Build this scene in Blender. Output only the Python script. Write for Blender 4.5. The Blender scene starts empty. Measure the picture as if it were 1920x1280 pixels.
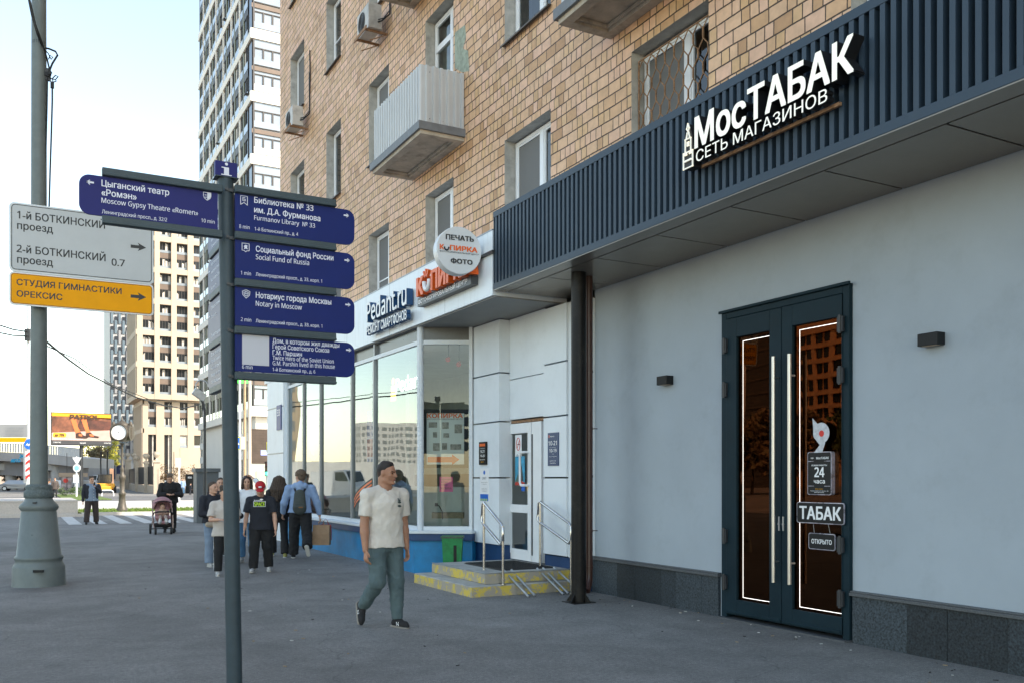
import bpy, bmesh, math, random
import numpy as np
from mathutils import Vector, Matrix
rad = math.radians
random.seed(7)
sc = bpy.context.scene
COL = sc.collection

# ---------------------------------------------------------------- camera, sky, sun, exposure
FOC, PCX, HOR, CAMH, YAW = 1694.0, 960.0, 897.0, 1.6, rad(28.5)
cam_d = bpy.data.cameras.new('camera'); cam = bpy.data.objects.new('camera', cam_d); COL.objects.link(cam)
cam.location = (0, 0, CAMH)
cam.rotation_euler = (rad(90), 0, -YAW)
cam_d.sensor_width = 36.0; cam_d.lens = FOC / 1920 * 36.0
cam_d.shift_y = (HOR - 640) / 1920
cam_d.clip_start = 0.05; cam_d.clip_end = 3000
sc.camera = cam

SUN_AZ = Vector((0.62, -0.78, 0)).normalized()      # towards the sun on the ground plan
SUN_EL = rad(40)
world = bpy.data.worlds.new('World'); sc.world = world
world.use_nodes = True
wn = world.node_tree.nodes; wl = world.node_tree.links
wn.clear()
sky = wn.new('ShaderNodeTexSky'); sky.sky_type = 'NISHITA'; sky.sun_disc = False
sky.sun_elevation = SUN_EL
sky.sun_rotation = math.atan2(SUN_AZ.x, SUN_AZ.y)
sky.air_density = 1.0; sky.dust_density = 0.5; sky.ozone_density = 1.0; sky.altitude = 150
bg = wn.new('ShaderNodeBackground'); bg.inputs['Strength'].default_value = 0.15
wo = wn.new('ShaderNodeOutputWorld')
tintn = wn.new('ShaderNodeMix'); tintn.data_type = 'RGBA'; tintn.blend_type = 'MULTIPLY'; tintn.inputs['Factor'].default_value = 1.0; tintn.inputs['B'].default_value = (1.16, 1.0, 0.79, 1)   # warm gain multiplied into the sky colour to offset its blue cast
wl.new(sky.outputs[0], tintn.inputs['A']); wl.new(tintn.outputs['Result'], bg.inputs['Color']); wl.new(bg.outputs[0], wo.inputs['Surface'])
sun_d = bpy.data.lights.new('sun', 'SUN'); sun_d.energy = 2.3; sun_d.angle = rad(0.5); sun_d.color = (1.0, 0.90, 0.77)
sun = bpy.data.objects.new('sun', sun_d); COL.objects.link(sun)
sdir = Vector((SUN_AZ.x * math.cos(SUN_EL), SUN_AZ.y * math.cos(SUN_EL), math.sin(SUN_EL)))
sun.rotation_euler = sdir.to_track_quat('Z', 'Y').to_euler()
sun.location = (20, -30, 60)
sc.view_settings.view_transform = 'Standard'; sc.view_settings.look = 'None'
sc.view_settings.exposure = 1.85; sc.view_settings.gamma = 1.0
sc.cycles.max_bounces = 8; sc.cycles.transparent_max_bounces = 12
sc.cycles.sample_clamp_indirect = 6.0

# ---------------------------------------------------------------- survey: photo measurements -> metres
_s, _c = math.sin(YAW), math.cos(YAW)
def at(px, py, X=None, Y=None, Z=None, d=None):
    l = (px - PCX) / FOC; u = (HOR - py) / FOC
    rx, ry = _s + l * _c, _c - l * _s
    if X is not None: d = X / rx
    elif Y is not None: d = Y / ry
    elif Z is not None: d = (Z - CAMH) / u
    return Vector((rx * d, ry * d, CAMH + u * d))

# ---------------------------------------------------------------- materials
MATS = {}
def mat(name, col, rough=0.6, metal=0.0, var=0.0, vscale=3.0, bump=0.0, bscale=60.0, spec=0.5, emit=None, estr=0.0, dirt=0.0, coat=0.0, streak=0.0):
    if name in MATS: return MATS[name]
    m = bpy.data.materials.new(name); m.use_nodes = True
    nt = m.node_tree; N = nt.nodes; L = nt.links
    b = N['Principled BSDF']
    b.inputs['Base Color'].default_value = (*col, 1); b.inputs['Roughness'].default_value = rough
    b.inputs['Metallic'].default_value = metal; b.inputs['Specular IOR Level'].default_value = spec
    if coat: b.inputs['Coat Weight'].default_value = coat
    if emit: b.inputs['Emission Color'].default_value = (*emit, 1); b.inputs['Emission Strength'].default_value = estr
    if var or bump or dirt or streak:
        g = N.new('ShaderNodeNewGeometry')
        col_out = None
        if var:
            n = N.new('ShaderNodeTexNoise'); n.inputs['Scale'].default_value = vscale; n.inputs['Detail'].default_value = 6; n.inputs['Roughness'].default_value = 0.65
            L.new(g.outputs['Position'], n.inputs['Vector'])
            r = N.new('ShaderNodeMapRange'); r.inputs[1].default_value = 0.3; r.inputs[2].default_value = 0.7
            r.inputs[3].default_value = 1 - var; r.inputs[4].default_value = 1 + var
            L.new(n.outputs['Fac'], r.inputs[0])
            mx = N.new('ShaderNodeVectorMath'); mx.operation = 'SCALE'; mx.inputs[0].default_value = col
            L.new(r.outputs[0], mx.inputs['Scale']); col_out = mx.outputs[0]
            rr = N.new('ShaderNodeMapRange'); rr.inputs[3].default_value = max(0, rough - var * 0.5); rr.inputs[4].default_value = min(1, rough + var * 0.5)
            L.new(n.outputs['Fac'], rr.inputs[0]); L.new(rr.outputs[0], b.inputs['Roughness'])
        if streak or dirt:
            n2 = N.new('ShaderNodeTexNoise'); n2.inputs['Scale'].default_value = 1.0; n2.inputs['Detail'].default_value = 8; n2.inputs['Roughness'].default_value = 0.7
            vm = N.new('ShaderNodeVectorMath'); vm.operation = 'MULTIPLY'
            vm.inputs[1].default_value = (9, 9, 0.9) if streak else (2.3, 2.3, 2.3)
            L.new(g.outputs['Position'], vm.inputs[0]); L.new(vm.outputs[0], n2.inputs['Vector'])
            r2 = N.new('ShaderNodeMapRange'); r2.inputs[1].default_value = 0.52; r2.inputs[2].default_value = 0.75
            r2.inputs[3].default_value = 0; r2.inputs[4].default_value = streak or dirt
            L.new(n2.outputs['Fac'], r2.inputs[0])
            mm = N.new('ShaderNodeMix'); mm.data_type = 'RGBA'
            mm.inputs['A'].default_value = (*col, 1); mm.inputs['B'].default_value = (0.09, 0.08, 0.065, 1)
            if col_out: L.new(col_out, mm.inputs['A'])
            L.new(r2.outputs[0], mm.inputs['Factor']); col_out = mm.outputs['Result']
        if col_out: L.new(col_out, b.inputs['Base Color'])
        if bump:
            n3 = N.new('ShaderNodeTexNoise'); n3.inputs['Scale'].default_value = bscale; n3.inputs['Detail'].default_value = 4
            L.new(g.outputs['Position'], n3.inputs['Vector'])
            bp = N.new('ShaderNodeBump'); bp.inputs['Strength'].default_value = bump; bp.inputs['Distance'].default_value = 0.02
            L.new(n3.outputs['Fac'], bp.inputs['Height']); L.new(bp.outputs[0], b.inputs['Normal'])
    MATS[name] = m
    return m

def glass(name, tint=(0.75, 0.82, 0.8), refl=(1, 1, 1), ior=1.9, rough=0.0, wave=0.0):
    """window glass: mirror reflection weighted by Fresnel, the rest passes straight through with a tint"""
    if name in MATS: return MATS[name]
    m = bpy.data.materials.new(name); m.use_nodes = True
    nt = m.node_tree; N = nt.nodes; L = nt.links; N.clear()
    o = N.new('ShaderNodeOutputMaterial'); mix = N.new('ShaderNodeMixShader')
    t = N.new('ShaderNodeBsdfTransparent'); t.inputs[0].default_value = (*tint, 1)
    g = N.new('ShaderNodeBsdfGlossy'); g.inputs[0].default_value = (*refl, 1); g.inputs['Roughness'].default_value = rough
    f = N.new('ShaderNodeFresnel'); f.inputs['IOR'].default_value = ior
    if wave:
        n = N.new('ShaderNodeTexNoise'); n.inputs['Scale'].default_value = 0.8; n.inputs['Detail'].default_value = 1
        ge = N.new('ShaderNodeNewGeometry'); L.new(ge.outputs['Position'], n.inputs['Vector'])
        bp = N.new('ShaderNodeBump'); bp.inputs['Strength'].default_value = wave; bp.inputs['Distance'].default_value = 0.05
        L.new(n.outputs['Fac'], bp.inputs['Height']); L.new(bp.outputs[0], g.inputs['Normal'])
    L.new(f.outputs[0], mix.inputs[0]); L.new(t.outputs[0], mix.inputs[1]); L.new(g.outputs[0], mix.inputs[2]); L.new(mix.outputs[0], o.inputs[0])
    MATS[name] = m
    return m

# ---------------------------------------------------------------- mesh builder
class MB:
    def __init__(s): s.v = []; s.f = []; s.m = []; s.sm = []
    def add(s, vs, fs, mi=0, smooth=False):
        o = len(s.v); s.v.extend([tuple(v) for v in vs])
        for f in fs: s.f.append([i + o for i in f]); s.m.append(mi); s.sm.append(smooth)
        return s
    def box(s, x0, x1, y0, y1, z0, z1, mi=0):
        x0, x1 = sorted((x0, x1)); y0, y1 = sorted((y0, y1)); z0, z1 = sorted((z0, z1))
        vs = [(x, y, z) for x in (x0, x1) for y in (y0, y1) for z in (z0, z1)]
        return s.add(vs, [(0, 1, 3, 2), (4, 6, 7, 5), (0, 4, 5, 1), (2, 3, 7, 6), (0, 2, 6, 4), (1, 5, 7, 3)], mi)
    def obox(s, c, ux, uy, uz, mi=0):
        c, ux, uy, uz = Vector(c), Vector(ux), Vector(uy), Vector(uz)
        vs = [c + a * ux + b * uy + d * uz for a in (-.5, .5) for b in (-.5, .5) for d in (-.5, .5)]
        return s.add(vs, [(0, 1, 3, 2), (4, 6, 7, 5), (0, 4, 5, 1), (2, 3, 7, 6), (0, 2, 6, 4), (1, 5, 7, 3)], mi)
    def quad(s, a, b, c, d, mi=0): return s.add([a, b, c, d], [(0, 1, 2, 3)], mi)
    def cyl(s, p0, p1, r0, r1=None, n=16, mi=0, caps=True, smooth=True):
        r1 = r0 if r1 is None else r1
        p0, p1 = Vector(p0), Vector(p1); ax = (p1 - p0).normalized()
        u = ax.orthogonal().normalized(); w = ax.cross(u)
        vs = []
        for p, r in ((p0, r0), (p1, r1)):
            for i in range(n):
                a = 2 * math.pi * i / n; vs.append(p + (u * math.cos(a) + w * math.sin(a)) * r)
        s.add(vs, [(i, (i + 1) % n, n + (i + 1) % n, n + i) for i in range(n)], mi, smooth)
        if caps: s.add(vs[:n], [tuple(range(n))[::-1]], mi); s.add(vs[n:], [tuple(range(n))], mi)
        return s
    def tube(s, pts, r, n=8, mi=0, closed=False):
        pts = [Vector(p) for p in pts]; k = len(pts); vs = []; fr = None
        for i, p in enumerate(pts):
            if closed: t = pts[(i + 1) % k] - pts[i - 1]
            else: t = pts[min(i + 1, k - 1)] - pts[max(i - 1, 0)]
            t.normalize()
            if fr is None: u = t.orthogonal().normalized()
            else:
                u = fr - t * fr.dot(t)
                u = u.normalized() if u.length > 1e-5 else t.orthogonal().normalized()
            fr = u; w = t.cross(u); rr = r[i] if isinstance(r, (list, tuple)) else r
            for j in range(n):
                a = 2 * math.pi * j / n; vs.append(p + (u * math.cos(a) + w * math.sin(a)) * rr)
        fs = []
        for i in range(k if closed else k - 1):
            for j in range(n):
                a, b = i * n, ((i + 1) % k) * n
                fs.append((a + j, a + (j + 1) % n, b + (j + 1) % n, b + j))
        s.add(vs, fs, mi, True)
        if not closed: s.add(vs[:n], [tuple(range(n))[::-1]], mi); s.add(vs[-n:], [tuple(range(n))], mi)
        return s
    def lathe(s, prof, c=(0, 0, 0), n=32, mi=0, smooth=True):
        vs = []; k = len(prof)
        for r, z in prof:
            for i in range(n):
                a = 2 * math.pi * i / n; vs.append((c[0] + r * math.cos(a), c[1] + r * math.sin(a), c[2] + z))
        fs = [(j * n + i, j * n + (i + 1) % n, (j + 1) * n + (i + 1) % n, (j + 1) * n + i) for j in range(k - 1) for i in range(n)]
        s.add(vs, fs, mi, smooth)
        s.add(vs[-n:], [tuple(range(n))], mi)
        return s
    def prism(s, pts, o, u, w, t, mi=0):
        """2-D outline pts in the plane (o,u,w), thickness vector t"""
        o, u, w, t = Vector(o), Vector(u), Vector(w), Vector(t)
        a = [o + u * p[0] + w * p[1] for p in pts]; b = [p + t for p in a]; n = len(pts)
        s.add(a + b, [tuple(range(n))[::-1], tuple(range(n, 2 * n))] + [(i, (i + 1) % n, n + (i + 1) % n, n + i) for i in range(n)], mi)
        return s
    def disc(s, c, u, w, r, t=(0, 0, 0), n=32, mi=0, r2=None):
        pts = [(r * math.cos(2 * math.pi * i / n), (r2 or r) * math.sin(2 * math.pi * i / n)) for i in range(n)]
        if Vector(t).length < 1e-9:
            c, u, w = Vector(c), Vector(u), Vector(w)
            return s.add([c + u * p[0] + w * p[1] for p in pts], [tuple(range(n))], mi)
        return s.prism(pts, c, u, w, t, mi)
    def text(s, body, o, u, w, cap, width=None, bold=0.0, ext=0.0, mi=0, align='L', italic=0.0):
        """lettering: baseline-left (or centre/right) at o, along u, up w, capital height cap, total width (m)"""
        o, u, w = Vector(o), Vector(u).normalized(), Vector(w).normalized()
        vs, fs, x0, x1 = glyphs(body, bold * .9, ext > 0)
        k = cap / CAPH; kx = k if not width else width / max(1e-6, x1 - x0)
        sh = {'L': 0, 'C': -(x1 - x0) / 2, 'R': -(x1 - x0)}[align]
        nrm = u.cross(w)
        s.add([o + u * ((vx - x0 + sh) * kx + italic * vy * k) + w * (vy * k) + nrm * (ext * vz) for vx, vy, vz in vs], fs, mi)
        return s
    def build(s, name, mats, parent=None, bevel=0.0, **kw):
        me = bpy.data.meshes.new(name)
        me.from_pydata(s.v, [], s.f)
        if not isinstance(mats, (list, tuple)): mats = [mats]
        for m in mats: me.materials.append(m)
        me.polygons.foreach_set('material_index', s.m); me.polygons.foreach_set('use_smooth', s.sm)
        me.update()
        o = bpy.data.objects.new(name, me); COL.objects.link(o)
        if parent: hang(o, parent)
        if bevel:
            b = o.modifiers.new('bevel', 'BEVEL'); b.width = bevel; b.segments = 2; b.limit_method = 'ANGLE'; b.angle_limit = rad(40)
        for k, v in kw.items(): o[k] = v
        return o

INV = {}
def hang(o, parent):
    o.parent = parent; o.matrix_parent_inverse = INV[parent.name].copy() if parent.name in INV else Matrix.Identity(4)
    INV[o.name] = Matrix.Identity(4)

from mathutils.geometry import delaunay_2d_cdt
_fc = bpy.data.curves.new('font_sampler', 'FONT'); _fo = bpy.data.objects.new('font_sampler', _fc); COL.objects.link(_fo)
_fc.fill_mode = 'NONE'; _fc.resolution_u = 2
_gl = {}
def _sans(t):
    o = ''
    for ch in t:
        c = ord(ch)
        o += chr(0x1D7E2 + c - 48) if 48 <= c < 58 else chr(0x1D5A0 + c - 65) if 65 <= c < 91 else chr(0x1D5BA + c - 97) if 97 <= c < 123 else ch
    return o
def glyphs(body, bold, solid):
    """outlines of a line of lettering, thickened by bold, filled as one clean sheet (or a raised solid)"""
    key = (body, round(bold, 4), solid)
    if key in _gl: return _gl[key]
    _fc.body = _sans(body); bpy.context.view_layer.update()
    me = _fo.to_mesh()
    V = np.array([v.co[:2] for v in me.vertices]); D = [(min(e.vertices), max(e.vertices)) for e in me.edges]
    D = np.array([(p, q) if q == p + 1 else (q, p) for p, q in D])
    _fo.to_mesh_clear()
    n = len(V); cp = [(0, 0)] if not bold else [(bold, 0), (-bold, 0)] if bold < .012 else [(bold, bold * .6), (-bold, bold * .6), (bold, -bold * .6), (-bold, -bold * .6)]
    VV = np.concatenate([V + np.array(c) for c in cp]); DD = np.concatenate([D + i * n for i in range(len(cp))])
    ov, oe, of, _, _, _ = delaunay_2d_cdt([Vector(v) for v in VV.tolist()], DD.tolist(), [], 0, 1e-5)
    P = np.array([p[:] for p in ov]); T = np.array([t[:] for t in of]); C = P[T].mean(1); A = VV[DD[:, 0]]; B = VV[DD[:, 1]]; W = np.zeros(len(C))
    cid = np.concatenate([[0], np.cumsum(DD[:-1, 1] < DD[:-1, 0])]); nc = cid[-1] + 1      # contour of every edge and its extent in x
    lo_ = np.full(nc, 1e9); hi_ = -lo_; np.minimum.at(lo_, cid, A[:, 0]); np.maximum.at(hi_, cid, A[:, 0]); elo, ehi = lo_[cid], hi_[cid]
    order = np.argsort(C[:, 0])
    for k in range(0, len(C), 60):
        ii = order[k:k + 60]; x = C[ii, 0][:, None]; y = C[ii, 1][:, None]; s_ = (ehi >= x.min()) & (elo <= x.max()); a, b = A[s_], B[s_]
        cr = (b[:, 0] - a[:, 0])[None] * (y - a[None, :, 1]) - (x - a[None, :, 0]) * (b[:, 1] - a[:, 1])[None]
        W[ii] = ((a[None, :, 1] <= y) & (b[None, :, 1] > y) & (cr > 0)).sum(1) - ((a[None, :, 1] > y) & (b[None, :, 1] <= y) & (cr < 0)).sum(1)
    T = T[W != 0]; used = np.unique(T); mp = -np.ones(len(P), int); mp[used] = np.arange(len(used)); P = P[used]; T = mp[T]
    # counter-clockwise faces look along +normal
    ar = (P[T[:, 1], 0] - P[T[:, 0], 0]) * (P[T[:, 2], 1] - P[T[:, 0], 1]) - (P[T[:, 2], 0] - P[T[:, 0], 0]) * (P[T[:, 1], 1] - P[T[:, 0], 1])
    T[ar < 0] = T[ar < 0][:, ::-1]
    z = 1.0 if solid else 0.0
    vs = [(float(p[0]), float(p[1]), z) for p in P]; fs = [tuple(int(i) for i in t) for t in T]
    if solid:
        ed = {}
        for t in fs:
            for i in range(3):
                e = (t[i], t[(i + 1) % 3])
                if (e[1], e[0]) in ed: del ed[(e[1], e[0])]
                else: ed[e] = 1
        m_ = len(vs); vs += [(x, y, 0.0) for x, y, _z in vs]; fs += [(p, p + m_, q + m_, q) for p, q in ed]
    xs = P[:, 0] if len(P) else np.array([0, 1.])
    _gl[key] = (vs, fs, float(xs.min()), float(xs.max()))
    return _gl[key]
_g = glyphs('Н', 0.0, False); CAPH = max(v[1] for v in _g[0])

def thing(name, label, cat, loc=(0, 0, 0), group=None, rz=0.0):
    o = bpy.data.objects.new(name, None); COL.objects.link(o)
    o.location = loc; o.rotation_euler.z = rz; o.empty_display_size = 0.2
    INV[o.name] = Matrix.Translation(-Vector(loc))
    if rz: INV[o.name] = Matrix.Identity(4)
    tag(o, label, cat, group)
    return o
def tag(o, label, cat, group=None):
    o['label'] = label; o['category'] = cat
    if group: o['group'] = group
    return o
def struct(mb, name, m): return mb.build(name, m, kind='structure')
def copy_tree(o, loc=None, label=None, parent=None):
    c = o.copy(); COL.objects.link(c)
    if parent: c.parent = parent
    if loc is not None: c.location = loc
    if label: c['label'] = label
    for ch in list(o.children): copy_tree(ch, None, None, c)
    return c

VX, VY, VZ = Vector((1, 0, 0)), Vector((0, 1, 0)), Vector((0, 0, 1))

# common materials
M_black = mat('black_paint', (0.010, 0.011, 0.012), 0.45, var=0.2, spec=.3)
M_white = mat('white_paint', (0.80, 0.81, 0.82), 0.45, var=0.05, vscale=2)
M_lit_white = mat('white_vinyl', (0.82, 0.82, 0.82), 0.5)
M_steel = mat('stainless_steel', (0.62, 0.61, 0.60), 0.22, 1.0, var=0.1, vscale=20)
M_rubber = mat('rubber', (0.02, 0.02, 0.02), 0.8)
M_dark = mat('dark_metal', (0.03, 0.033, 0.037), 0.45, var=0.2)
M_navy = mat('navy_frame', (0.008, 0.023, 0.032), 0.5, spec=.16, var=0.15, bump=0.05, bscale=300)
M_pvc = mat('pvc_white', (0.80, 0.81, 0.82), 0.35, var=0.04, vscale=3)
M_rust = mat('rusty_iron', (0.30, 0.17, 0.09), 0.85, var=0.5, vscale=18, bump=0.4, bscale=150)
M_concrete = mat('concrete', (0.33, 0.31, 0.28), 0.85, var=0.22, vscale=2.5, bump=0.25, bscale=40)
M_alu = mat('aluminium', (0.55, 0.57, 0.58), 0.35, 0.8, var=0.1)
M_galv = mat('galvanised', (0.42, 0.44, 0.45), 0.45, 0.6, var=0.2, vscale=8)
M_red = mat('sign_red', (0.62, 0.03, 0.02), 0.45)
M_orange = mat('sign_orange', (0.80, 0.13, 0.015), 0.4)
M_yellow = mat('sign_yellow', (0.75, 0.36, 0.005), 0.45, spec=.25, var=0.06)
M_blue = mat('sign_blue', (0.01, 0.13, 0.55), 0.45)
# ================================================================ GROUND
def asphalt(name, base, seams=True):
    m = bpy.data.materials.new(name); m.use_nodes = True
    nt = m.node_tree; N = nt.nodes; L = nt.links; b = N['Principled BSDF']
    g = N.new('ShaderNodeNewGeometry')
    def noise(scale, det=6, ro=0.6):
        n = N.new('ShaderNodeTexNoise'); n.inputs['Scale'].default_value = scale; n.inputs['Detail'].default_value = det; n.inputs['Roughness'].default_value = ro
        L.new(g.outputs['Position'], n.inputs['Vector']); return n.outputs['Fac']
    def rng(x, a, b_, c, d):
        r = N.new('ShaderNodeMapRange'); r.inputs[1].default_value = a; r.inputs[2].default_value = b_; r.inputs[3].default_value = c; r.inputs[4].default_value = d
        L.new(x, r.inputs[0]); return r.outputs[0]
    def mul(x, y):
        k = N.new('ShaderNodeMath'); k.operation = 'MULTIPLY'
        L.new(x, k.inputs[0]); L.new(y, k.inputs[1]); return k.outputs[0]
    big = rng(noise(0.35, 5), 0.3, 0.7, 0.76, 1.22)
    mid = rng(noise(2.2, 8, 0.7), 0.3, 0.7, 0.80, 1.18)
    fine = rng(noise(95, 4, .75), 0.3, 0.7, 0.50, 1.5)
    vo = N.new('ShaderNodeTexVoronoi'); vo.inputs['Scale'].default_value = 55; L.new(g.outputs['Position'], vo.inputs['Vector'])
    spk = rng(vo.outputs['Distance'], 0.05, 0.15, 2.6, 1.0)
    grain = rng(noise(24, 5, .8), 0.32, 0.68, 0.70, 1.32)
    # damp dark stains
    st = rng(noise(0.9, 7, 0.75), 0.60, 0.70, 1.0, 0.72)
    pa = noise(0.16, 2); patch = rng(pa, 0.50, 0.515, 1.0, 0.88)
    k = mul(mul(mul(mul(big, mid), mul(mul(fine, grain), spk)), st), patch)
    # hairline cracks: voronoi edges of a warped grid, only in some places
    vm = N.new('ShaderNodeVectorMath'); vm.operation = 'ADD'
    wv = N.new('ShaderNodeTexNoise'); wv.inputs['Scale'].default_value = 1.3; wv.inputs['Detail'].default_value = 5
    L.new(g.outputs['Position'], wv.inputs['Vector']); L.new(g.outputs['Position'], vm.inputs[0]); L.new(wv.outputs['Color'], vm.inputs[1])
    vc = N.new('ShaderNodeTexVoronoi'); vc.feature = 'DISTANCE_TO_EDGE'; vc.inputs['Scale'].default_value = 0.28; L.new(vm.outputs[0], vc.inputs['Vector'])
    cr = rng(vc.outputs['Distance'], 0.0, 0.004, 0.70, 1.0)
    k = mul(k, cr)
    sc_ = N.new('ShaderNodeVectorMath'); sc_.operation = 'SCALE'; sc_.inputs[0].default_value = base; L.new(k, sc_.inputs['Scale'])
    L.new(sc_.outputs[0], b.inputs['Base Color'])
    b.inputs['Roughness'].default_value = 0.88
    bp = N.new('ShaderNodeBump'); bp.inputs['Strength'].default_value = 0.35; bp.inputs['Distance'].default_value = 0.012
    L.new(fine, bp.inputs['Height']); L.new(bp.outputs[0], b.inputs['Normal'])
    return m
M_asphalt = asphalt('asphalt_pavement', (0.195, 0.186, 0.174))
M_road = asphalt('asphalt_road', (0.12, 0.118, 0.118))
M_plaza = mat('pale_paving', (0.46, 0.43, 0.39), 0.8, var=0.15, vscale=1.5, bump=0.1)
M_granite_pale = mat('pale_granite', (0.45, 0.41, 0.37), 0.7, var=0.14, vscale=20)
M_grass = mat('lawn', (0.085, 0.13, 0.018), 0.9, var=0.5, vscale=6, bump=0.8, bscale=30)

struct(MB().box(-700, 700, -60, 1400, -0.5, 0.0), 'ground', M_asphalt)
struct(MB().box(-60, 60, 69.5, 92, 0.0, 0.006), 'road', M_road)
g0 = at(100, 983.5, Z=0).y; g1 = at(100, 966.5, Z=0).y
zb = MB()
M_mark = mat('road_marking', (0.46, 0.45, 0.43), 0.8, var=0.25, vscale=5, dirt=0.5)
for i in range(-1, 14):
    x = at(121, 975, Z=0).x + i * 0.82
    zb.box(x, x + 0.42, g0, g1, 0.0, 0.005)
struct(zb, 'crosswalk', M_mark)
# kerb, pale paving and lawn beyond the crossing
kb = MB(); y0 = at(250, 964.5, Z=0).y
kb.box(2.3, 26, y0, y0 + 0.3, 0, 0.14); kb.box(-20, 2.3, y0 - 0.9, y0 - 0.6, 0, 0.12)
struct(kb, 'kerb', M_granite_pale)
struct(MB().box(2.3, 26, y0 + 0.31, y0 + 6.2, 0, 0.10), 'lawn_bed', M_grass)
struct(MB().box(-20, 26, y0 + 6.2, 69.5, 0, 0.05), 'paved_path', M_plaza)
pl = MB(); py0 = at(72, 965.5, Z=0).y
xr = at(146, 960, Y=py0).x
pl.box(-16, xr, py0, py0 + 0.22, 0, 0.58); pl.box(-16, xr, py0 - 0.02, py0 + 5.8, 0.58, 0.66); pl.box(xr - 0.22, xr, py0 + 0.22, py0 + 5.6, 0, 0.58)
tag(pl.build('planter_wall', M_granite_pale, bevel=0.012), 'low pale granite planter wall in sunlight behind the crossing', 'wall')
# blades of grass on the lawn strip
gv = MB(); rg = random.Random(3)
for i in range(4200):
    x = rg.uniform(2.4, 16); y = y0 + 0.35 + rg.random() * 5.6; h = rg.uniform(0.05, 0.13); a = rg.random() * 3.14; w = 0.02
    dx, dy = math.cos(a) * w, math.sin(a) * w
    gv.add([(x - dx, y - dy, 0.1), (x + dx, y + dy, 0.1), (x + rg.uniform(-.05, .05), y + rg.uniform(-.05, .05), 0.1 + h)], [(0, 1, 2)])
gb = gv.build('grass', mat('grass_blades', (0.11, 0.17, 0.02), 0.8, var=0.35, vscale=4), kind='stuff')
tag(gb, 'bright green grass strip beside the crossing', 'grass')
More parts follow.
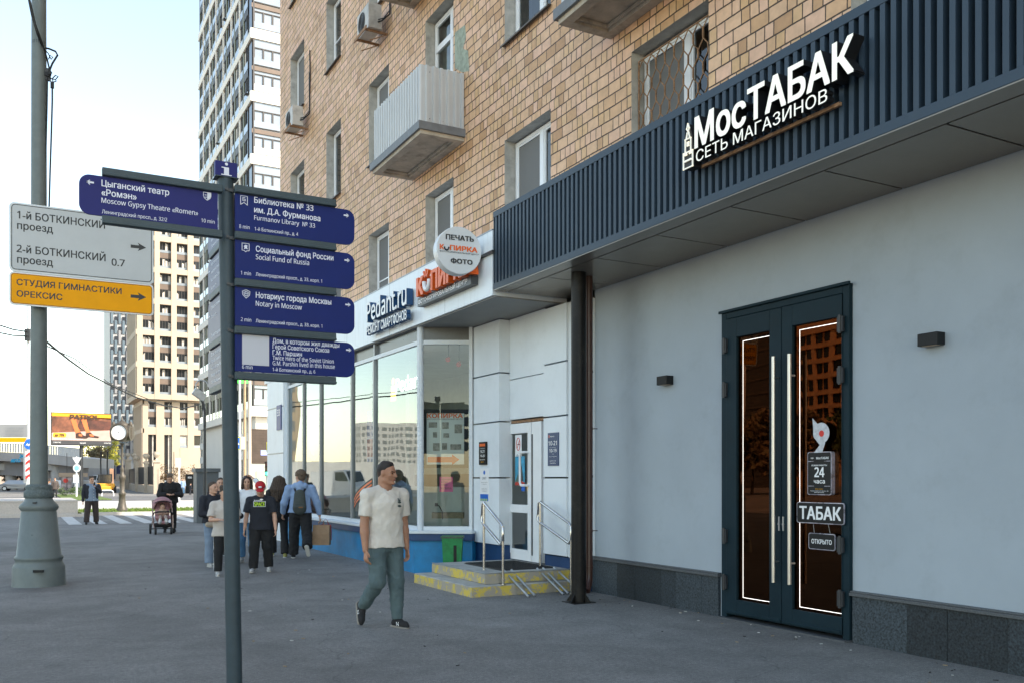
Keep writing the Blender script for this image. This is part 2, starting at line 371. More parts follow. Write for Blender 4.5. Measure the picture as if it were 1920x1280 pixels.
# ================================================================ BRICK APARTMENT BUILDING
XB = 7.15          # brick face
def tile_mat():
    m = bpy.data.materials.new('ceramic_tile_brick'); m.use_nodes = True
    nt = m.node_tree; N = nt.nodes; L = nt.links; b = N['Principled BSDF']
    g = N.new('ShaderNodeNewGeometry'); sp = N.new('ShaderNodeSeparateXYZ'); L.new(g.outputs['Position'], sp.inputs[0])
    def M(op, a, b_=None, c=None):
        n = N.new('ShaderNodeMath'); n.operation = op
        for i, v in enumerate((a, b_, c)):
            if v is None: continue
            if isinstance(v, (int, float)): n.inputs[i].default_value = v
            else: L.new(v, n.inputs[i])
        return n.outputs[0]
    def wnoise(x, y=None):
        n = N.new('ShaderNodeTexWhiteNoise'); n.noise_dimensions = '2D'
        cb = N.new('ShaderNodeCombineXYZ'); L.new(x, cb.inputs[0])
        if y is not None: L.new(y, cb.inputs[1])
        L.new(cb.outputs[0], n.inputs['Vector']); return n
    H_, W_ = 0.168, 0.275
    horiz = M('SUBTRACT', sp.outputs['Y'], sp.outputs['X'])
    # slightly wavy courses
    wob = N.new('ShaderNodeTexNoise'); wob.inputs['Scale'].default_value = 1.7; L.new(g.outputs['Position'], wob.inputs['Vector'])
    wv = M('MULTIPLY', M('SUBTRACT', wob.outputs['Fac'], 0.5), 0.03)
    v = M('DIVIDE', M('ADD', sp.outputs['Z'], wv), H_); row = M('FLOOR', v); fv = M('FRACT', v)
    off = wnoise(row).outputs['Value']
    u = M('ADD', M('DIVIDE', M('ADD', horiz, wv), W_), M('MULTIPLY', off, 0.9))
    cell = M('FLOOR', u); fu = M('FRACT', u)
    thr = M('ADD', 0.38, M('MULTIPLY', M('MODULO', M('ADD', row, 400), 2.0), 0.32))
    r = wnoise(cell, row).outputs['Value']
    split = M('GREATER_THAN', r, thr)
    fu2x = M('MULTIPLY', fu, 2.0); half = M('FLOOR', fu2x); fr2 = M('FRACT', fu2x)
    fu2 = M('ADD', M('MULTIPLY', split, fr2), M('MULTIPLY', M('SUBTRACT', 1.0, split), fu))
    weff = M('MULTIPLY', W_, M('SUBTRACT', 1.0, M('MULTIPLY', split, 0.5)))
    idx = M('ADD', cell, M('MULTIPLY', M('MULTIPLY', split, half), 0.41))
    du = M('MULTIPLY', M('MINIMUM', fu2, M('SUBTRACT', 1.0, fu2)), weff)
    dv = M('MULTIPLY', M('MINIMUM', fv, M('SUBTRACT', 1.0, fv)), H_)
    edge = M('MINIMUM', du, M('MULTIPLY', dv, 0.82))
    nz = N.new('ShaderNodeTexNoise'); nz.inputs['Scale'].default_value = 28; nz.inputs['Detail'].default_value = 5; L.new(g.outputs['Position'], nz.inputs['Vector'])
    edge = M('ADD', edge, M('MULTIPLY', M('SUBTRACT', nz.outputs['Fac'], 0.5), 0.006))
    mr = N.new('ShaderNodeMapRange'); mr.inputs[1].default_value = 0.0045; mr.inputs[2].default_value = 0.0098; L.new(edge, mr.inputs[0])
    w = wnoise(idx, row)
    ramp = N.new('ShaderNodeValToRGB'); e = ramp.color_ramp.elements
    e[0].position = 0.0; e[0].color = (0.473, 0.271, 0.140, 1); e[1].position = 1.0; e[1].color = (0.709, 0.467, 0.280, 1)
    for p, c_ in ((0.10, (0.591, 0.355, 0.188, 1)), (0.35, (0.709, 0.456, 0.285, 1)), (0.6, (0.730, 0.456, 0.312, 1)), (0.8, (0.678, 0.435, 0.242, 1)), (0.93, (0.612, 0.382, 0.194, 1))):
        q = e.new(p); q.color = c_
    L.new(w.outputs['Value'], ramp.inputs[0])
    # blotches inside each tile + large soot patches
    n2 = N.new('ShaderNodeTexNoise'); n2.inputs['Scale'].default_value = 9; n2.inputs['Detail'].default_value = 7; L.new(g.outputs['Position'], n2.inputs['Vector'])
    n3 = N.new('ShaderNodeTexNoise'); n3.inputs['Scale'].default_value = 0.8; n3.inputs['Detail'].default_value = 6; L.new(g.outputs['Position'], n3.inputs['Vector'])
    k = M('MULTIPLY', M('ADD', 0.72, M('MULTIPLY', n2.outputs['Fac'], 0.56)), M('ADD', 0.80, M('MULTIPLY', n3.outputs['Fac'], 0.40)))
    vo = N.new('ShaderNodeTexVoronoi'); vo.inputs['Scale'].default_value = 26; L.new(g.outputs['Position'], vo.inputs['Vector'])
    pm = N.new('ShaderNodeMapRange'); pm.inputs[1].default_value = 0.05; pm.inputs[2].default_value = 0.10; pm.inputs[3].default_value = 0.72; L.new(vo.outputs['Distance'], pm.inputs[0])
    k = M('MULTIPLY', k, pm.outputs[0])
    vs_ = N.new('ShaderNodeVectorMath'); vs_.operation = 'SCALE'; L.new(ramp.outputs[0], vs_.inputs[0]); L.new(k, vs_.inputs['Scale'])
    mx = N.new('ShaderNodeMix'); mx.data_type = 'RGBA'; mx.inputs['A'].default_value = (0.060, 0.040, 0.026, 1)
    L.new(mr.outputs[0], mx.inputs['Factor']); L.new(vs_.outputs[0], mx.inputs['B']); L.new(mx.outputs['Result'], b.inputs['Base Color'])
    b.inputs['Roughness'].default_value = 0.62
    bh = M('ADD', mr.outputs[0], M('MULTIPLY', n2.outputs['Fac'], 0.25))
    bh = M('ADD', bh, M('MULTIPLY', w.outputs['Value'], 0.25))
    bp = N.new('ShaderNodeBump'); bp.inputs['Strength'].default_value = 0.7; bp.inputs['Distance'].default_value = 0.012
    L.new(bh, bp.inputs['Height']); L.new(bp.outputs[0], b.inputs['Normal'])
    return m
M_tile = tile_mat()
M_reveal = mat('reveal_plaster', (0.44, 0.425, 0.39), 0.85, var=0.2, vscale=6, bump=0.2, bscale=50, dirt=0.5)
M_tin = mat('tin_sill', (0.13, 0.115, 0.10), 0.6, 0.3, var=0.3, vscale=6)
G_win = glass('flat_glass', (0.55, 0.62, 0.60), (1, 1, 1), 1.65, wave=0.04)
M_room = mat('room_dark', (0.10, 0.10, 0.095), 0.9)
M_net = mat('insect_net', (0.17, 0.17, 0.165), 0.9)
M_curtain = mat('curtain', (0.42, 0.43, 0.40), 0.9, var=0.25, vscale=4)

BY0, BY1, BZ0, BZ1 = -14.0, 28.45, 4.35, 33.0
COLS = [(25.70, 27.20), (22.30, 23.55), (18.88, 20.20), (15.48, 16.82), (11.92, 13.43), (8.29, 9.83), (4.70, 6.20), (1.1, 2.6), (-2.5, -1.0), (-6.1, -4.6)]
FLOORS = [(5.39, 7.28), (8.90, 10.79), (12.39, 14.26), (15.82, 17.72), (19.30, 21.2), (22.8, 24.7), (26.3, 28.2)]
bld = thing('apartment_building', 'tall tan brick apartment block with recessed white windows above the two shops', 'building', (XB, 10, 0))
BAL = {(3, 1), (5, 1), (3, 2), (3, 3), (5, 3), (4, 3)}
holes = []
for ci, (ya, yb) in enumerate(COLS):
    for fi, (za, zb_) in enumerate(FLOORS):
        if ci > 6 and fi > 3: continue
        door = (ci, fi) in BAL
        holes.append((ya, yb, za - (0.85 if door else 0), zb_, ci, fi))
def wall_with_holes(mb, X, y0, y1, z0, z1, hs, depth, mi=0, ri=1):
    ys = sorted({y0, y1, *[h[0] for h in hs], *[h[1] for h in hs]}); zs = sorted({z0, z1, *[h[2] for h in hs], *[h[3] for h in hs]})
    for a, b in zip(ys, ys[1:]):
        for c, d in zip(zs, zs[1:]):
            my, mz = (a + b) / 2, (c + d) / 2
            if any(h[0] < my < h[1] and h[2] < mz < h[3] for h in hs): continue
            mb.quad((X, b, c), (X, a, c), (X, a, d), (X, b, d), mi)
    for h in hs:
        ya, yb, za, zb_ = h[:4]; x2 = X + depth
        mb.quad((X, ya, za), (X, yb, za), (x2, yb, za), (x2, ya, za), ri); mb.quad((X, ya, zb_), (x2, ya, zb_), (x2, yb, zb_), (X, yb, zb_), ri)
        mb.quad((X, ya, za), (x2, ya, za), (x2, ya, zb_), (X, ya, zb_), ri); mb.quad((X, yb, za), (X, yb, zb_), (x2, yb, zb_), (x2, yb, za), ri)
w = MB(); wall_with_holes(w, XB, BY0, BY1, BZ0, BZ1, holes, 0.32)
w.quad((XB, BY1, BZ0), (XB, BY1, BZ1), (15.6, BY1, BZ1), (15.6, BY1, BZ0)); w.quad((XB, BY0, BZ0), (15.6, BY0, BZ0), (15.6, BY0, BZ1), (XB, BY0, BZ1))
w.quad((15.6, BY0, 0), (15.6, BY1, 0), (15.6, BY1, BZ1), (15.6, BY0, BZ1)); w.quad((XB, BY0, BZ1), (15.6, BY0, BZ1), (15.6, BY1, BZ1), (XB, BY1, BZ1), 1)  # unseen back wall, its depth set by where the shadow should end
w.box(9.6, 15.5, BY0 + .1, BY1 - .1, 0, BZ1 - .1, 1)  # unseen inner mass added to block light through the building
w.build('wall', [M_tile, M_reveal], bld)
rw = random.Random(11)
def make_window(ya, yb, za, zb_, ci, fi):
    """white casement in a reveal: frame, sashes, glass, what is behind it, tin sill"""
    x = XB + 0.20; f = 0.055; e = 0.05
    y0, y1, z0, z1 = ya + 0.02, yb - 0.02, za + 0.03, zb_ - 0.03
    m = MB()
    door = (ci, fi) in BAL
    m.box(x, x + 0.07, y0, y1, z0, z0 + f + 0.02); m.box(x, x + 0.07, y0, y1, z1 - f, z1)
    m.box(x, x + 0.07, y0, y0 + f, z0 + f + .02, z1 - f); m.box(x, x + 0.07, y1 - f, y1, z0 + f + .02, z1 - f)
    mid = y0 + (y1 - y0) * (0.40 if yb - ya > 1.4 else 0.38)
    m.box(x - 0.004, x + 0.066, mid - 0.055, mid + 0.055, z0 + f + .02, z1 - f)
    top = fi == 1 and ci == 3
    if top:
        zt = z1 - 0.55; m.box(x - 0.007, x + 0.06, y0 + f, y1 - f, zt - 0.06, zt + 0.06)
    # inner sash frames
    for a, b in ((y0 + f, mid - 0.055), (mid + 0.055, y1 - f)):
        q = 0.035
        m.box(x + 0.012, x + 0.055, a, b, z0 + f + .02, z0 + f + .02 + q); m.box(x + 0.012, x + 0.055, a, b, z1 - f - q, z1 - f)
        m.box(x + 0.012, x + 0.055, a, a + q, z0 + f + .02 + q, z1 - f - q); m.box(x + 0.012, x + 0.055, b - q, b, z0 + f + .02 + q, z1 - f - q)
    if fi == 0 or rw.random() < 0.3:
        zz = z0 + (z1 - z0) * 0.42; m.box(x + 0.010, x + 0.05, mid + 0.06, y1 - f, zz - 0.015, zz + 0.015)
    fr = m.build('window', M_pvc, bld)
    gl = MB(); gl.quad((x + 0.035, y1 - f, z0 + f), (x + 0.035, y0 + f, z0 + f), (x + 0.035, y0 + f, z1 - f), (x + 0.035, y1 - f, z1 - f))
    gl.build('pane', G_win, fr)
    bk = MB(); xb = x + 0.45
    bk.quad((xb, ya - .2, za), (xb, yb + .2, za), (xb, yb + .2, zb_), (xb, ya - .2, zb_), 0)
    kind = rw.random()
    if kind < 0.45 and fi != 0:
        n = 14; xc = x + 0.2; a, b = (y0, mid) if rw.random() < .5 else (y0, y1)
        for k in range(n):
            p, q = a + (b - a) * k / n, a + (b - a) * (k + 1) / n; s = 0.03 if k % 2 else -0.03
            bk.quad((xc + s, p, z0), (xc - s, q, z0), (xc - s, q, z1), (xc + s, p, z1), 1)
    elif kind < 0.75 or fi == 0:
        bk.quad((x + 0.022, mid + 0.09, z0 + .1), (x + 0.022, y1 - f - .03, z0 + .1), (x + 0.022, y1 - f - .03, z1 - .1), (x + 0.022, mid + 0.09, z1 - .1), 2)
    bk.build('curtain', [M_room, M_curtain, M_net], fr)
    if not door:
        s = MB(); s.prism([(0, 0), (0.36, 0.05), (0.36, 0.062), (0, 0.012), (-0.012, -0.03), (-0.016, -0.03)], (XB - 0.07, ya - 0.03, za - 0.045), VX, VZ, (0, yb - ya + 0.06, 0))
        s.build('sill', M_tin, fr)
for h in holes:
    if h[5] <= 3: make_window(*h)
    else:
        m = MB(); m.quad((XB + .25, h[1], h[2]), (XB + .25, h[0], h[2]), (XB + .25, h[0], h[3]), (XB + .25, h[1], h[3])); m.build('window', M_pvc, bld)
# rough green patched plaster beside the balcony door
M_patch = mat('patched_tiles', (0.30, 0.34, 0.27), 0.8, var=0.4, vscale=9, bump=0.3)

q_ = [at(*p, X=XB) for p in ((853, 62), (862, 55), (872, 47), (874, 70), (868, 92), (878, 96), (880, 134), (866, 136), (853, 128))]
MB().prism([(-p.y, p.z) for p in q_], (XB - .003, 0, 0), (0, -1, 0), VZ, (.002, 0, 0)).build('patch', M_patch, bld)
# ---- balconies
M_slab = mat('balcony_slab', (0.46, 0.40, 0.32), 0.85, var=0.25, vscale=3.5, bump=0.25, bscale=30, dirt=0.75)
M_corr = mat('corrugated_sheet', (0.54, 0.545, 0.54), 0.45, 0.15, var=0.05, vscale=2, streak=0.14)
M_slabedge = mat('slab_flashing', (0.17, 0.175, 0.18), 0.55, 0.3, var=0.25, vscale=5)
def balcony(ya, yb, zs, sheeted=True, zt=1.16, xf=6.28):
    b = MB()
    b.box(xf, XB + 0.2, ya, yb, zs, zs + 0.10)
    # moulded rim on the underside, lower towards the outside
    rim = 0.15
    b.box(xf, XB, ya, ya + rim, zs - 0.09, zs - 0.002); b.box(xf, XB, yb - rim, yb, zs - 0.09, zs - 0.002)
    b.box(xf, xf + rim, ya + rim, yb - rim, zs - 0.09, zs - 0.002); b.box(XB - rim, XB, ya + rim, yb - rim, zs - 0.09, zs - 0.002)
    b.box(xf + rim, xf + rim + .04, ya + rim, yb - rim, zs - 0.05, zs - .003); b.box(XB - rim - .04, XB - rim, ya + rim, yb - rim, zs - 0.05, zs - .003)
    b.box(xf + rim + .04, XB - rim - .04, ya + rim, ya + rim + .04, zs - 0.05, zs - .003); b.box(xf + rim + .04, XB - rim - .04, yb - rim - .04, yb - rim, zs - 0.05, zs - .003)
    o = b.build('balcony', M_slab, bld, bevel=0.008)
    e = MB(); e.box(xf - 0.05, XB, ya - 0.05, ya - .002, zs - 0.02, zs + 0.12); e.box(xf - 0.05, XB, yb + .002, yb + 0.05, zs - 0.02, zs + 0.12); e.box(xf - 0.05, xf - .002, ya - .002, yb + .002, zs - 0.02, zs + 0.12)
    e.build('flashing', M_slabedge, o)
    if sheeted:
        c = MB()
        def corr(p0, p1, nrm):
            p0, p1, nrm = Vector(p0), Vector(p1), Vector(nrm); d = p1 - p0; n = max(3, int(d.length / 0.128)); st = d / n
            prof = []
            for k in range(n):
                q = p0 + st * k
                prof += [q, q + st * .52, q + st * .60 + nrm * .036, q + st * .92 + nrm * .036]
            prof.append(p1)
            z0, z1 = zs + 0.10, zs + zt
            vs = [(p.x, p.y, z0) for p in prof] + [(p.x, p.y, z1 + rw.uniform(-.004, .004)) for p in prof]; k = len(prof)
            c.add(vs, [(i, i + 1, k + i + 1, k + i) for i in range(k - 1)])
        x = xf + 0.03
        corr((x, yb - .03, 0), (x, ya + .03, 0), (-1, 0, 0)); corr((x, ya + .03, 0), (XB, ya + .03, 0), (0, -1, 0)); corr((x, yb - .03, 0), (XB, yb - .03, 0), (0, 1, 0))
        c.build('parapet', M_corr, o)
        r = MB(); r.tube([(XB, ya + .05, zs + zt), (x + .02, ya + .05, zs + zt), (x + .02, yb - .05, zs + zt), (XB, yb - .05, zs + zt)], 0.014, 6)
        r.build('rail', M_dark, o)
        d = MB()
        for yy in np.arange(ya + .2, yb, .45): 
            for zz in (zs + .2, zs + zt - .12): d.disc((x - 0.024, yy, zz), VY, VZ, 0.008, (-0.004, 0, 0), 8)
        for xx in np.arange(x + .15, XB, .26):
            for zz in (zs + .2, zs + zt - .12): d.disc((xx, ya + .005, zz), VX, VZ, 0.008, (0, -.006, 0), 8)
        d.build('screw', M_dark, o)
    return o
balcony(15.0, 17.5, 7.87, True)
balcony(7.75, 10.31, 7.74, True, xf=6.30)
balcony(4.1, 6.6, 7.9, True)
balcony(15.0, 17.45, 11.42, True); balcony(15.0, 17.45, 14.9, True); balcony(8.0, 10.2, 14.9, True); balcony(11.6, 13.9, 14.9, True)

# ---- window grille of twisted rusty bars on the window right of the lettering
def grille():
    gr = MB(); ya, yb, za, zb_ = COLS[5][0] + .03, COLS[5][1] - .03, FLOORS[0][0] + .02, FLOORS[0][1] - .12
    x = XB + 0.10; nw = 8; pitch = (yb - ya) / nw; amp = pitch * 0.5; hh = 0.21
    for i in range(nw + 1):
        for sgn in (1, -1):
            pts = []; zc = za; k = 0
            while zc < zb_:
                for t in range(8):
                    z = zc + hh * 2 * t / 8
                    if z > zb_: break
                    s = math.sin(2 * math.pi * t / 8); s = math.copysign(min(1, abs(s) * 1.5), s)
                    y = ya + pitch * i + sgn * amp * 0.5 * s + sgn * amp * .5
                    pts.append((x + 0.006 * sgn, min(yb, max(ya, y)), z))
                zc += hh * 2
            if len(pts) > 2: gr.tube(pts, 0.0085, 5)
    for a, b in (((x, ya, za), (x, ya, zb_)), ((x, yb, za), (x, yb, zb_)), ((x, ya, zb_), (x, yb, zb_)), ((x, ya, za), (x, yb, za))): gr.cyl(a, b, 0.011, n=6)
    o = gr.build('window_grille', M_rust, bld)
grille()

# ---- split air conditioners hung on the wall
M_ac = mat('ac_casing', (0.52, 0.50, 0.46), 0.5, var=0.08, vscale=3, dirt=0.55)
def aircon(y, z, label, flip=False):
    t = thing('air_conditioner', label, 'air conditioner', (XB, y, z), 'air conditioner units on the brick wall')
    c = MB(); c.box(XB - 0.47, XB - 0.17, y - 0.38, y + 0.38, z, z + 0.54); c.box(XB - 0.474, XB - 0.2, y - .384, y - .381, z + .36, z + .46)
    c.build('casing', M_ac, t, bevel=0.02)
    f = MB()
    for r in np.linspace(0.05, 0.21, 6): f.tube([(XB - 0.478, y + 0.08 + r * math.cos(a), z + 0.27 + r * math.sin(a)) for a in np.linspace(0, 2 * math.pi, 25)[:-1]], 0.004, 4, closed=True)
    f.disc((XB - 0.4745, y + 0.08, z + 0.27), VY, VZ, 0.225, (-0.001, 0, 0), 24, 1)
    f.build('fan_grille', [M_dark, mat('fan_dark', (0.05, 0.05, 0.05), .7)], t)
    b = MB()
    for yy in (y - 0.28, y + 0.28):
        b.box(XB - 0.52, XB, yy - .02, yy + .02, z - 0.05, z - 0.005); b.obox((XB - .2, yy, z - .14), (.42, 0, .22), (0, .02, 0), (0, 0, .02))
    b.box(XB - 0.54, XB - .52, y - .4, y + .4, z - .06, z + .01)
    b.build('bracket', M_rust, t)
    p = MB(); p.tube([(XB - .25, y - .382, z + .15), (XB - .22, y - .50, z + .12), (XB - .04, y - .54, z + .3), (XB - .02, y - .55, z + 1.4), (XB - .02, y - .52, z + 2.1)], 0.018, 6)
    p.tube([(XB - .25, y - .382, z + .2), (XB - .15, y - .46, z + .22), (XB - .03, y - .50, z + .4), (XB - .02, y - .47, z + 1.5)], 0.012, 6)
    p.build('pipe', M_black, t)
    return t
p = at(548, 245, X=XB - .35); aircon(p.y - 0.1, p.z, 'beige air conditioner under the leftmost brick wall window beside a sagging black hose')
p = at(690, 62, X=XB - .35); aircon(p.y, p.z - .05, 'beige air conditioner above the corrugated balcony left of the balcony door')

# ================================================================ TOBACCO SHOP FRONT (grey stucco, slatted canopy)
XW = 7.15 + 0.0
M_stucco = mat('grey_stucco', (0.37, 0.415, 0.455), 0.85, var=0.05, vscale=1.2, bump=0.10, bscale=220, dirt=0.13)
def granite():
    return [mat('dark_granite_%s' % n_, tuple(v * k for v in (0.034, 0.043, 0.050)), 0.5, spec=.3, var=0.85, vscale=48, bump=0.12, bscale=200) for n_, k in (('mid', 1), ('deep', .72), ('pale', 1.35))]
M_granite = granite()
M_grcap = mat('granite_cap', (0.095, 0.10, 0.105), 0.5, spec=.3, var=0.3, vscale=90)
shop = thing('tobacco_shop_front', 'grey stucco shop front with dark granite base around the tall glass doors', 'shop front', (XW, 6, 0))
DY0, DY1, DZ = 6.19, 8.03, 3.515
SY1 = 10.72
m = MB(); wall_with_holes(m, XW + 0.012, BY0, SY1, 0, 4.35, [(DY0, DY1, -0.0, DZ)], 0.24, 0, 0)
m.quad((XW + .012, SY1, 0), (XW + .012, SY1, 4.35), (XW + .4, SY1, 4.35), (XW + .4, SY1, 0))
m.build('wall', M_stucco, shop)
zt = 0.46
for a, b in ((BY0, DY0 - 0.03), (DY1 + 0.06, SY1 + .02)):
    y = b; pl = MB()
    i = 0
    while y > a:
        wd = [0.62, 0.41, 0.55, 0.30, 0.48][i % 5]; i += 1; ya = max(a, y - wd)
        pl.box(XW - 0.028 - (i % 3) * 0.0012, XW + .011, ya + 0.0015, y - 0.0015, -0.05, zt, (i * 7 // 3) % 3)
        y = ya
    pl.build('plinth', M_granite, shop)
for a, b in ((BY0, DY0 - 0.01), (DY1 + 0.045, SY1 + .03)):
    cp = MB(); cp.box(XW - 0.055, XW + .011, a, b, zt + .001, zt + 0.032); cp.box(XW - 0.045, XW + .011, a + .003, b - .003, zt + .033, zt + 0.05)
    cp.build('plinth_cap', M_grcap, shop, bevel=0.004)
# interior: dark room with shelves
rm = MB(); X1 = 9.4
M_inner = mat('shop_interior', (0.05, 0.045, 0.042), 0.8); M_shelf = mat('shelf_wood', (0.22, 0.10, 0.045), 0.6, var=0.2)
rm.quad((X1, 3.5, 0), (X1, 10.5, 0), (X1, 10.5, 4), (X1, 3.5, 4)); rm.quad((XW + .26, 3.5, 0.02), (X1, 3.5, .02), (X1, 10.5, .02), (XW + .26, 10.5, .02)); rm.quad((XW + .26, 3.5, 3.9), (XW + .26, 10.5, 3.9), (X1, 10.5, 3.9), (X1, 3.5, 3.9))
rm.quad((XW + .26, 3.5, 0), (XW + .26, 3.5, 4), (X1, 3.5, 4), (X1, 3.5, 0)); rm.quad((XW + .26, 10.5, 0), (X1, 10.5, 0), (X1, 10.5, 4), (XW + .26, 10.5, 4))
rm.build('interior', M_inner, shop)
sh = MB()
for k in range(9):
    z = 0.5 + k * 0.36; sh.box(8.55, 9.3, 7.2, 9.6, z, z + 0.03)
    rr = random.Random(k); yy = 7.25
    while yy < 9.5:
        w_ = rr.uniform(.05, .14); h_ = rr.uniform(.12, .26); sh.box(8.62, 8.9, yy, yy + w_, z + .031, z + .03 + h_, 1 + rr.randrange(3)); yy += w_ + .02
sh.build('shelving', [M_shelf, mat('pack_brown', (0.16, .09, .05), .5), mat('pack_dark', (.05, .05, .06), .5), mat('pack_tan', (.30, .19, .10), .5)], shop)
bd = MB(); bd.box(7.72, 7.75, 7.56, 8.4, 0.95, 3.15); bd.build('display_board', mat('board_grey', (0.10, 0.10, 0.10), 0.6), shop)
# the tall double door
dx = XW - 0.0
fr = MB(); xf0, xf1 = dx - 0.035, dx + 0.10
fr.box(xf0, xf1, DY0 + .003, DY0 + 0.085, 0.02, DZ - .003); fr.box(xf0, xf1, DY1 - 0.085, DY1 - .003, 0.02, DZ - .003); fr.box(xf0, xf1, DY0 + 0.085, DY1 - 0.085, DZ - 0.09, DZ - .003)
fr.box(xf0 - 0.03, xf0 - .003, DY0 - 0.02, DY1 + 0.02, DZ - 0.02, DZ + 0.012)
fr.build('door_frame', M_navy, shop, bevel=0.006)
G_door = glass('bronze_glass', (0.30, 0.25, 0.22), (0.62, 0.27, 0.13), 1.9, 0.002, wave=0.10)
LED = mat('led_strip', (1, 1, 1), 0.5, emit=(1.0, 0.96, 0.90), estr=.75)
dm = at(1471, 800, X=dx).y
def leaf(ya, yb, gy0, gy1, gz0, gz1, handle_y, hinge_y):
    L_ = MB(); x0, x1 = dx - 0.045, dx + 0.03
    L_.box(x0, x1, ya, gy0, 0.06, DZ - .095); L_.box(x0, x1, gy1, yb, 0.06, DZ - .095)
    L_.box(x0, x1, gy0, gy1, 0.06, gz0); L_.box(x0, x1, gy0, gy1, gz1, DZ - .095)
    L_.box(x0 - 0.012, x0 - .001, ya + 0.01, yb - 0.01, 0.075, 0.105)
    o = L_.build('door', M_navy, shop, bevel=0.005)
    MB().box(x0 + 0.035, x0 + 0.045, gy0, gy1, gz0, gz1).build('pane', G_door, o)
    e = MB(); t = 0.0042; xx = x0 + 0.004
    for a in ((gy1 - .075 - t, gy1 - .075, gz0 + .03, gz1 - .05), (gy0 + .004, gy1 - .075 - t, gz1 - .05 - t, gz1 - .05), (gy0 + .004, gy1 - .075 - t, gz0 + .03, gz0 + .03 + t)):
        e.box(xx + .0265, xx + .0280, *a)
    e.build('led_strip', LED, o)
    h = MB(); hz0, hz1 = 0.50, 2.90
    h.cyl((x0 - 0.075, handle_y, hz0), (x0 - 0.075, handle_y, hz1), 0.021, n=14)
    for z in (hz0 + .22, hz1 - .22): h.cyl((x0 - 0.075, handle_y, z), (x0, handle_y, z), 0.010, n=8)
    h.build('handle', mat('satin_steel', (0.62, 0.60, 0.56), 0.35, 0.9), o)
    for z in (0.42, 0.95, 2.62, 3.12):
        hg = MB(); hg.box(x0 - 0.03, x0 - .001, hinge_y - 0.035, hinge_y + 0.035, z - 0.075, z + 0.075); hg.cyl((x0 - 0.03, hinge_y, z - .09), (x0 - 0.03, hinge_y, z + .09), 0.016, n=8)
        hg.build('hinge', M_dark, o)
    lk = MB(); s = 1 if handle_y > dm else -1
    lk.cyl((x0 - 0.012, dm + s * .03, 1.12), (x0, dm + s * .03, 1.12), 0.014, n=10); lk.box(x0 - .008, x0 - .0005, dm + s * .02, dm + s * .04, 1.05, 1.2)
    lk.build('lock', M_alu, o)
    return o
gyl = at(1448, 800, X=dx).y, at(1386, 800, X=dx).y
gyr = at(1585, 800, X=dx).y, at(1491, 800, X=dx).y
leaf(dm + .004, DY1 - .09, gyl[0], gyl[1], 0.235, 3.2, at(1450, 800, X=dx - .12).y, DY1 - .085)
leaf(DY0 + .09, dm - .004, gyr[0], gyr[1], 0.235, 3.2, at(1480, 800, X=dx - .12).y, DY0 + .085)
st = MB(); st.box(dx - 0.10, dx + .2, DY0, DY1, -0.02, 0.018); st.build('threshold', M_grcap, shop)

# ---- slatted canopy
XF, CZ0, CZ1, CY1 = 5.90, 4.28, 5.385, 11.42
M_canopy = mat('canopy_anthracite', (0.034, 0.055, 0.080), 0.45, 0.0, var=0.08, vscale=1.5, streak=0.12, spec=0.32)
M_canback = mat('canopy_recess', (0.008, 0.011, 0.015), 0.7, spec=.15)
M_soffit = mat('soffit_panel', (0.215, 0.19, 0.16), 0.25, 0.2, var=0.08, vscale=1.2, bump=0.03, bscale=200)
can = thing('shop_canopy', 'dark blue grey slatted canopy above the tobacco shop doors', 'canopy', (XF, 6, CZ0))
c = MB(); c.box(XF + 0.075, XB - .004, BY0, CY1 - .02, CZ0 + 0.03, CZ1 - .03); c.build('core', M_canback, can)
c = MB(); c.box(XF - 0.004, XB - .003, BY0, CY1, CZ1 - 0.085, CZ1); c.box(XF - 0.004, XF + .07, BY0, CY1, CZ0, CZ0 + 0.085)
c.box(XF - .002, XB - .003, CY1 - 0.02, CY1 - .001, CZ0 + .085, CZ1 - .085); c.build('trim', M_canopy, can, bevel=0.004)
c = MB(); y = CY1 - 0.05; sp_ = 0.1005
while y > 1.5:
    c.box(XF, XF + 0.074, y - 0.048, y, CZ0 + 0.086, CZ1 - 0.086); y -= sp_
while y > BY0:
    c.box(XF, XF + 0.074, y - 0.048, y, CZ0 + 0.086, CZ1 - 0.086); y -= sp_
c.build('slats', M_canopy, can)
c = MB(); xs = 6.12; g_ = 0.011
c.box(XF, xs - g_, BY0, CY1, CZ0 - 0.012, CZ0 - .001)
y = 10.32; prev = CY1
while y > BY0:
    c.box(xs + g_, XB - .003, y + g_, prev - (g_ if prev < CY1 else 0), CZ0 - 0.012, CZ0 - .001); prev = y; y -= 1.18
c.build('soffit', M_soffit, can)

# ---- column and downpipe
pc = at(1085, 1128, Z=0)
M_blackcol = mat('black_column_paint', (0.007, 0.007, 0.0075), 0.4, spec=.22, var=0.4, vscale=30, bump=0.15, bscale=90, dirt=0.25)
col_ = thing('canopy_column', 'round black steel column holding up the canopy corner', 'column', (pc.x, pc.y, 0))
m = MB(); r = 0.098; m.cyl((pc.x, pc.y, 0.0), (pc.x, pc.y, CZ0 - .013), r, n=32); m.build('shaft', M_blackcol, col_)
m = MB()
for k in range(4):
    a = k * math.pi / 2 + .4; m.prism([(r - .01, 0), (r + .09, 0), (r - .005, .12)], (pc.x, pc.y, 0.008), (math.cos(a), math.sin(a), 0), VZ, (-.01 * math.sin(a), .01 * math.cos(a), 0))
m.box(pc.x - .16, pc.x + .16, pc.y - .16, pc.y + .16, -.01, 0.008)
m.build('foot', M_blackcol, col_)
M_pipe = mat('brown_pipe', (0.055, 0.022, 0.016), 0.35, var=0.2, vscale=10, dirt=0.2)
pp = at(1103.5, 1085, d=11.95); dxp, dyp = pp.x, pp.y
dp = thing('downpipe', 'brown rainwater pipe running down just behind the black column', 'downpipe', (dxp, dyp, 0))
m = MB(); rp = 0.056
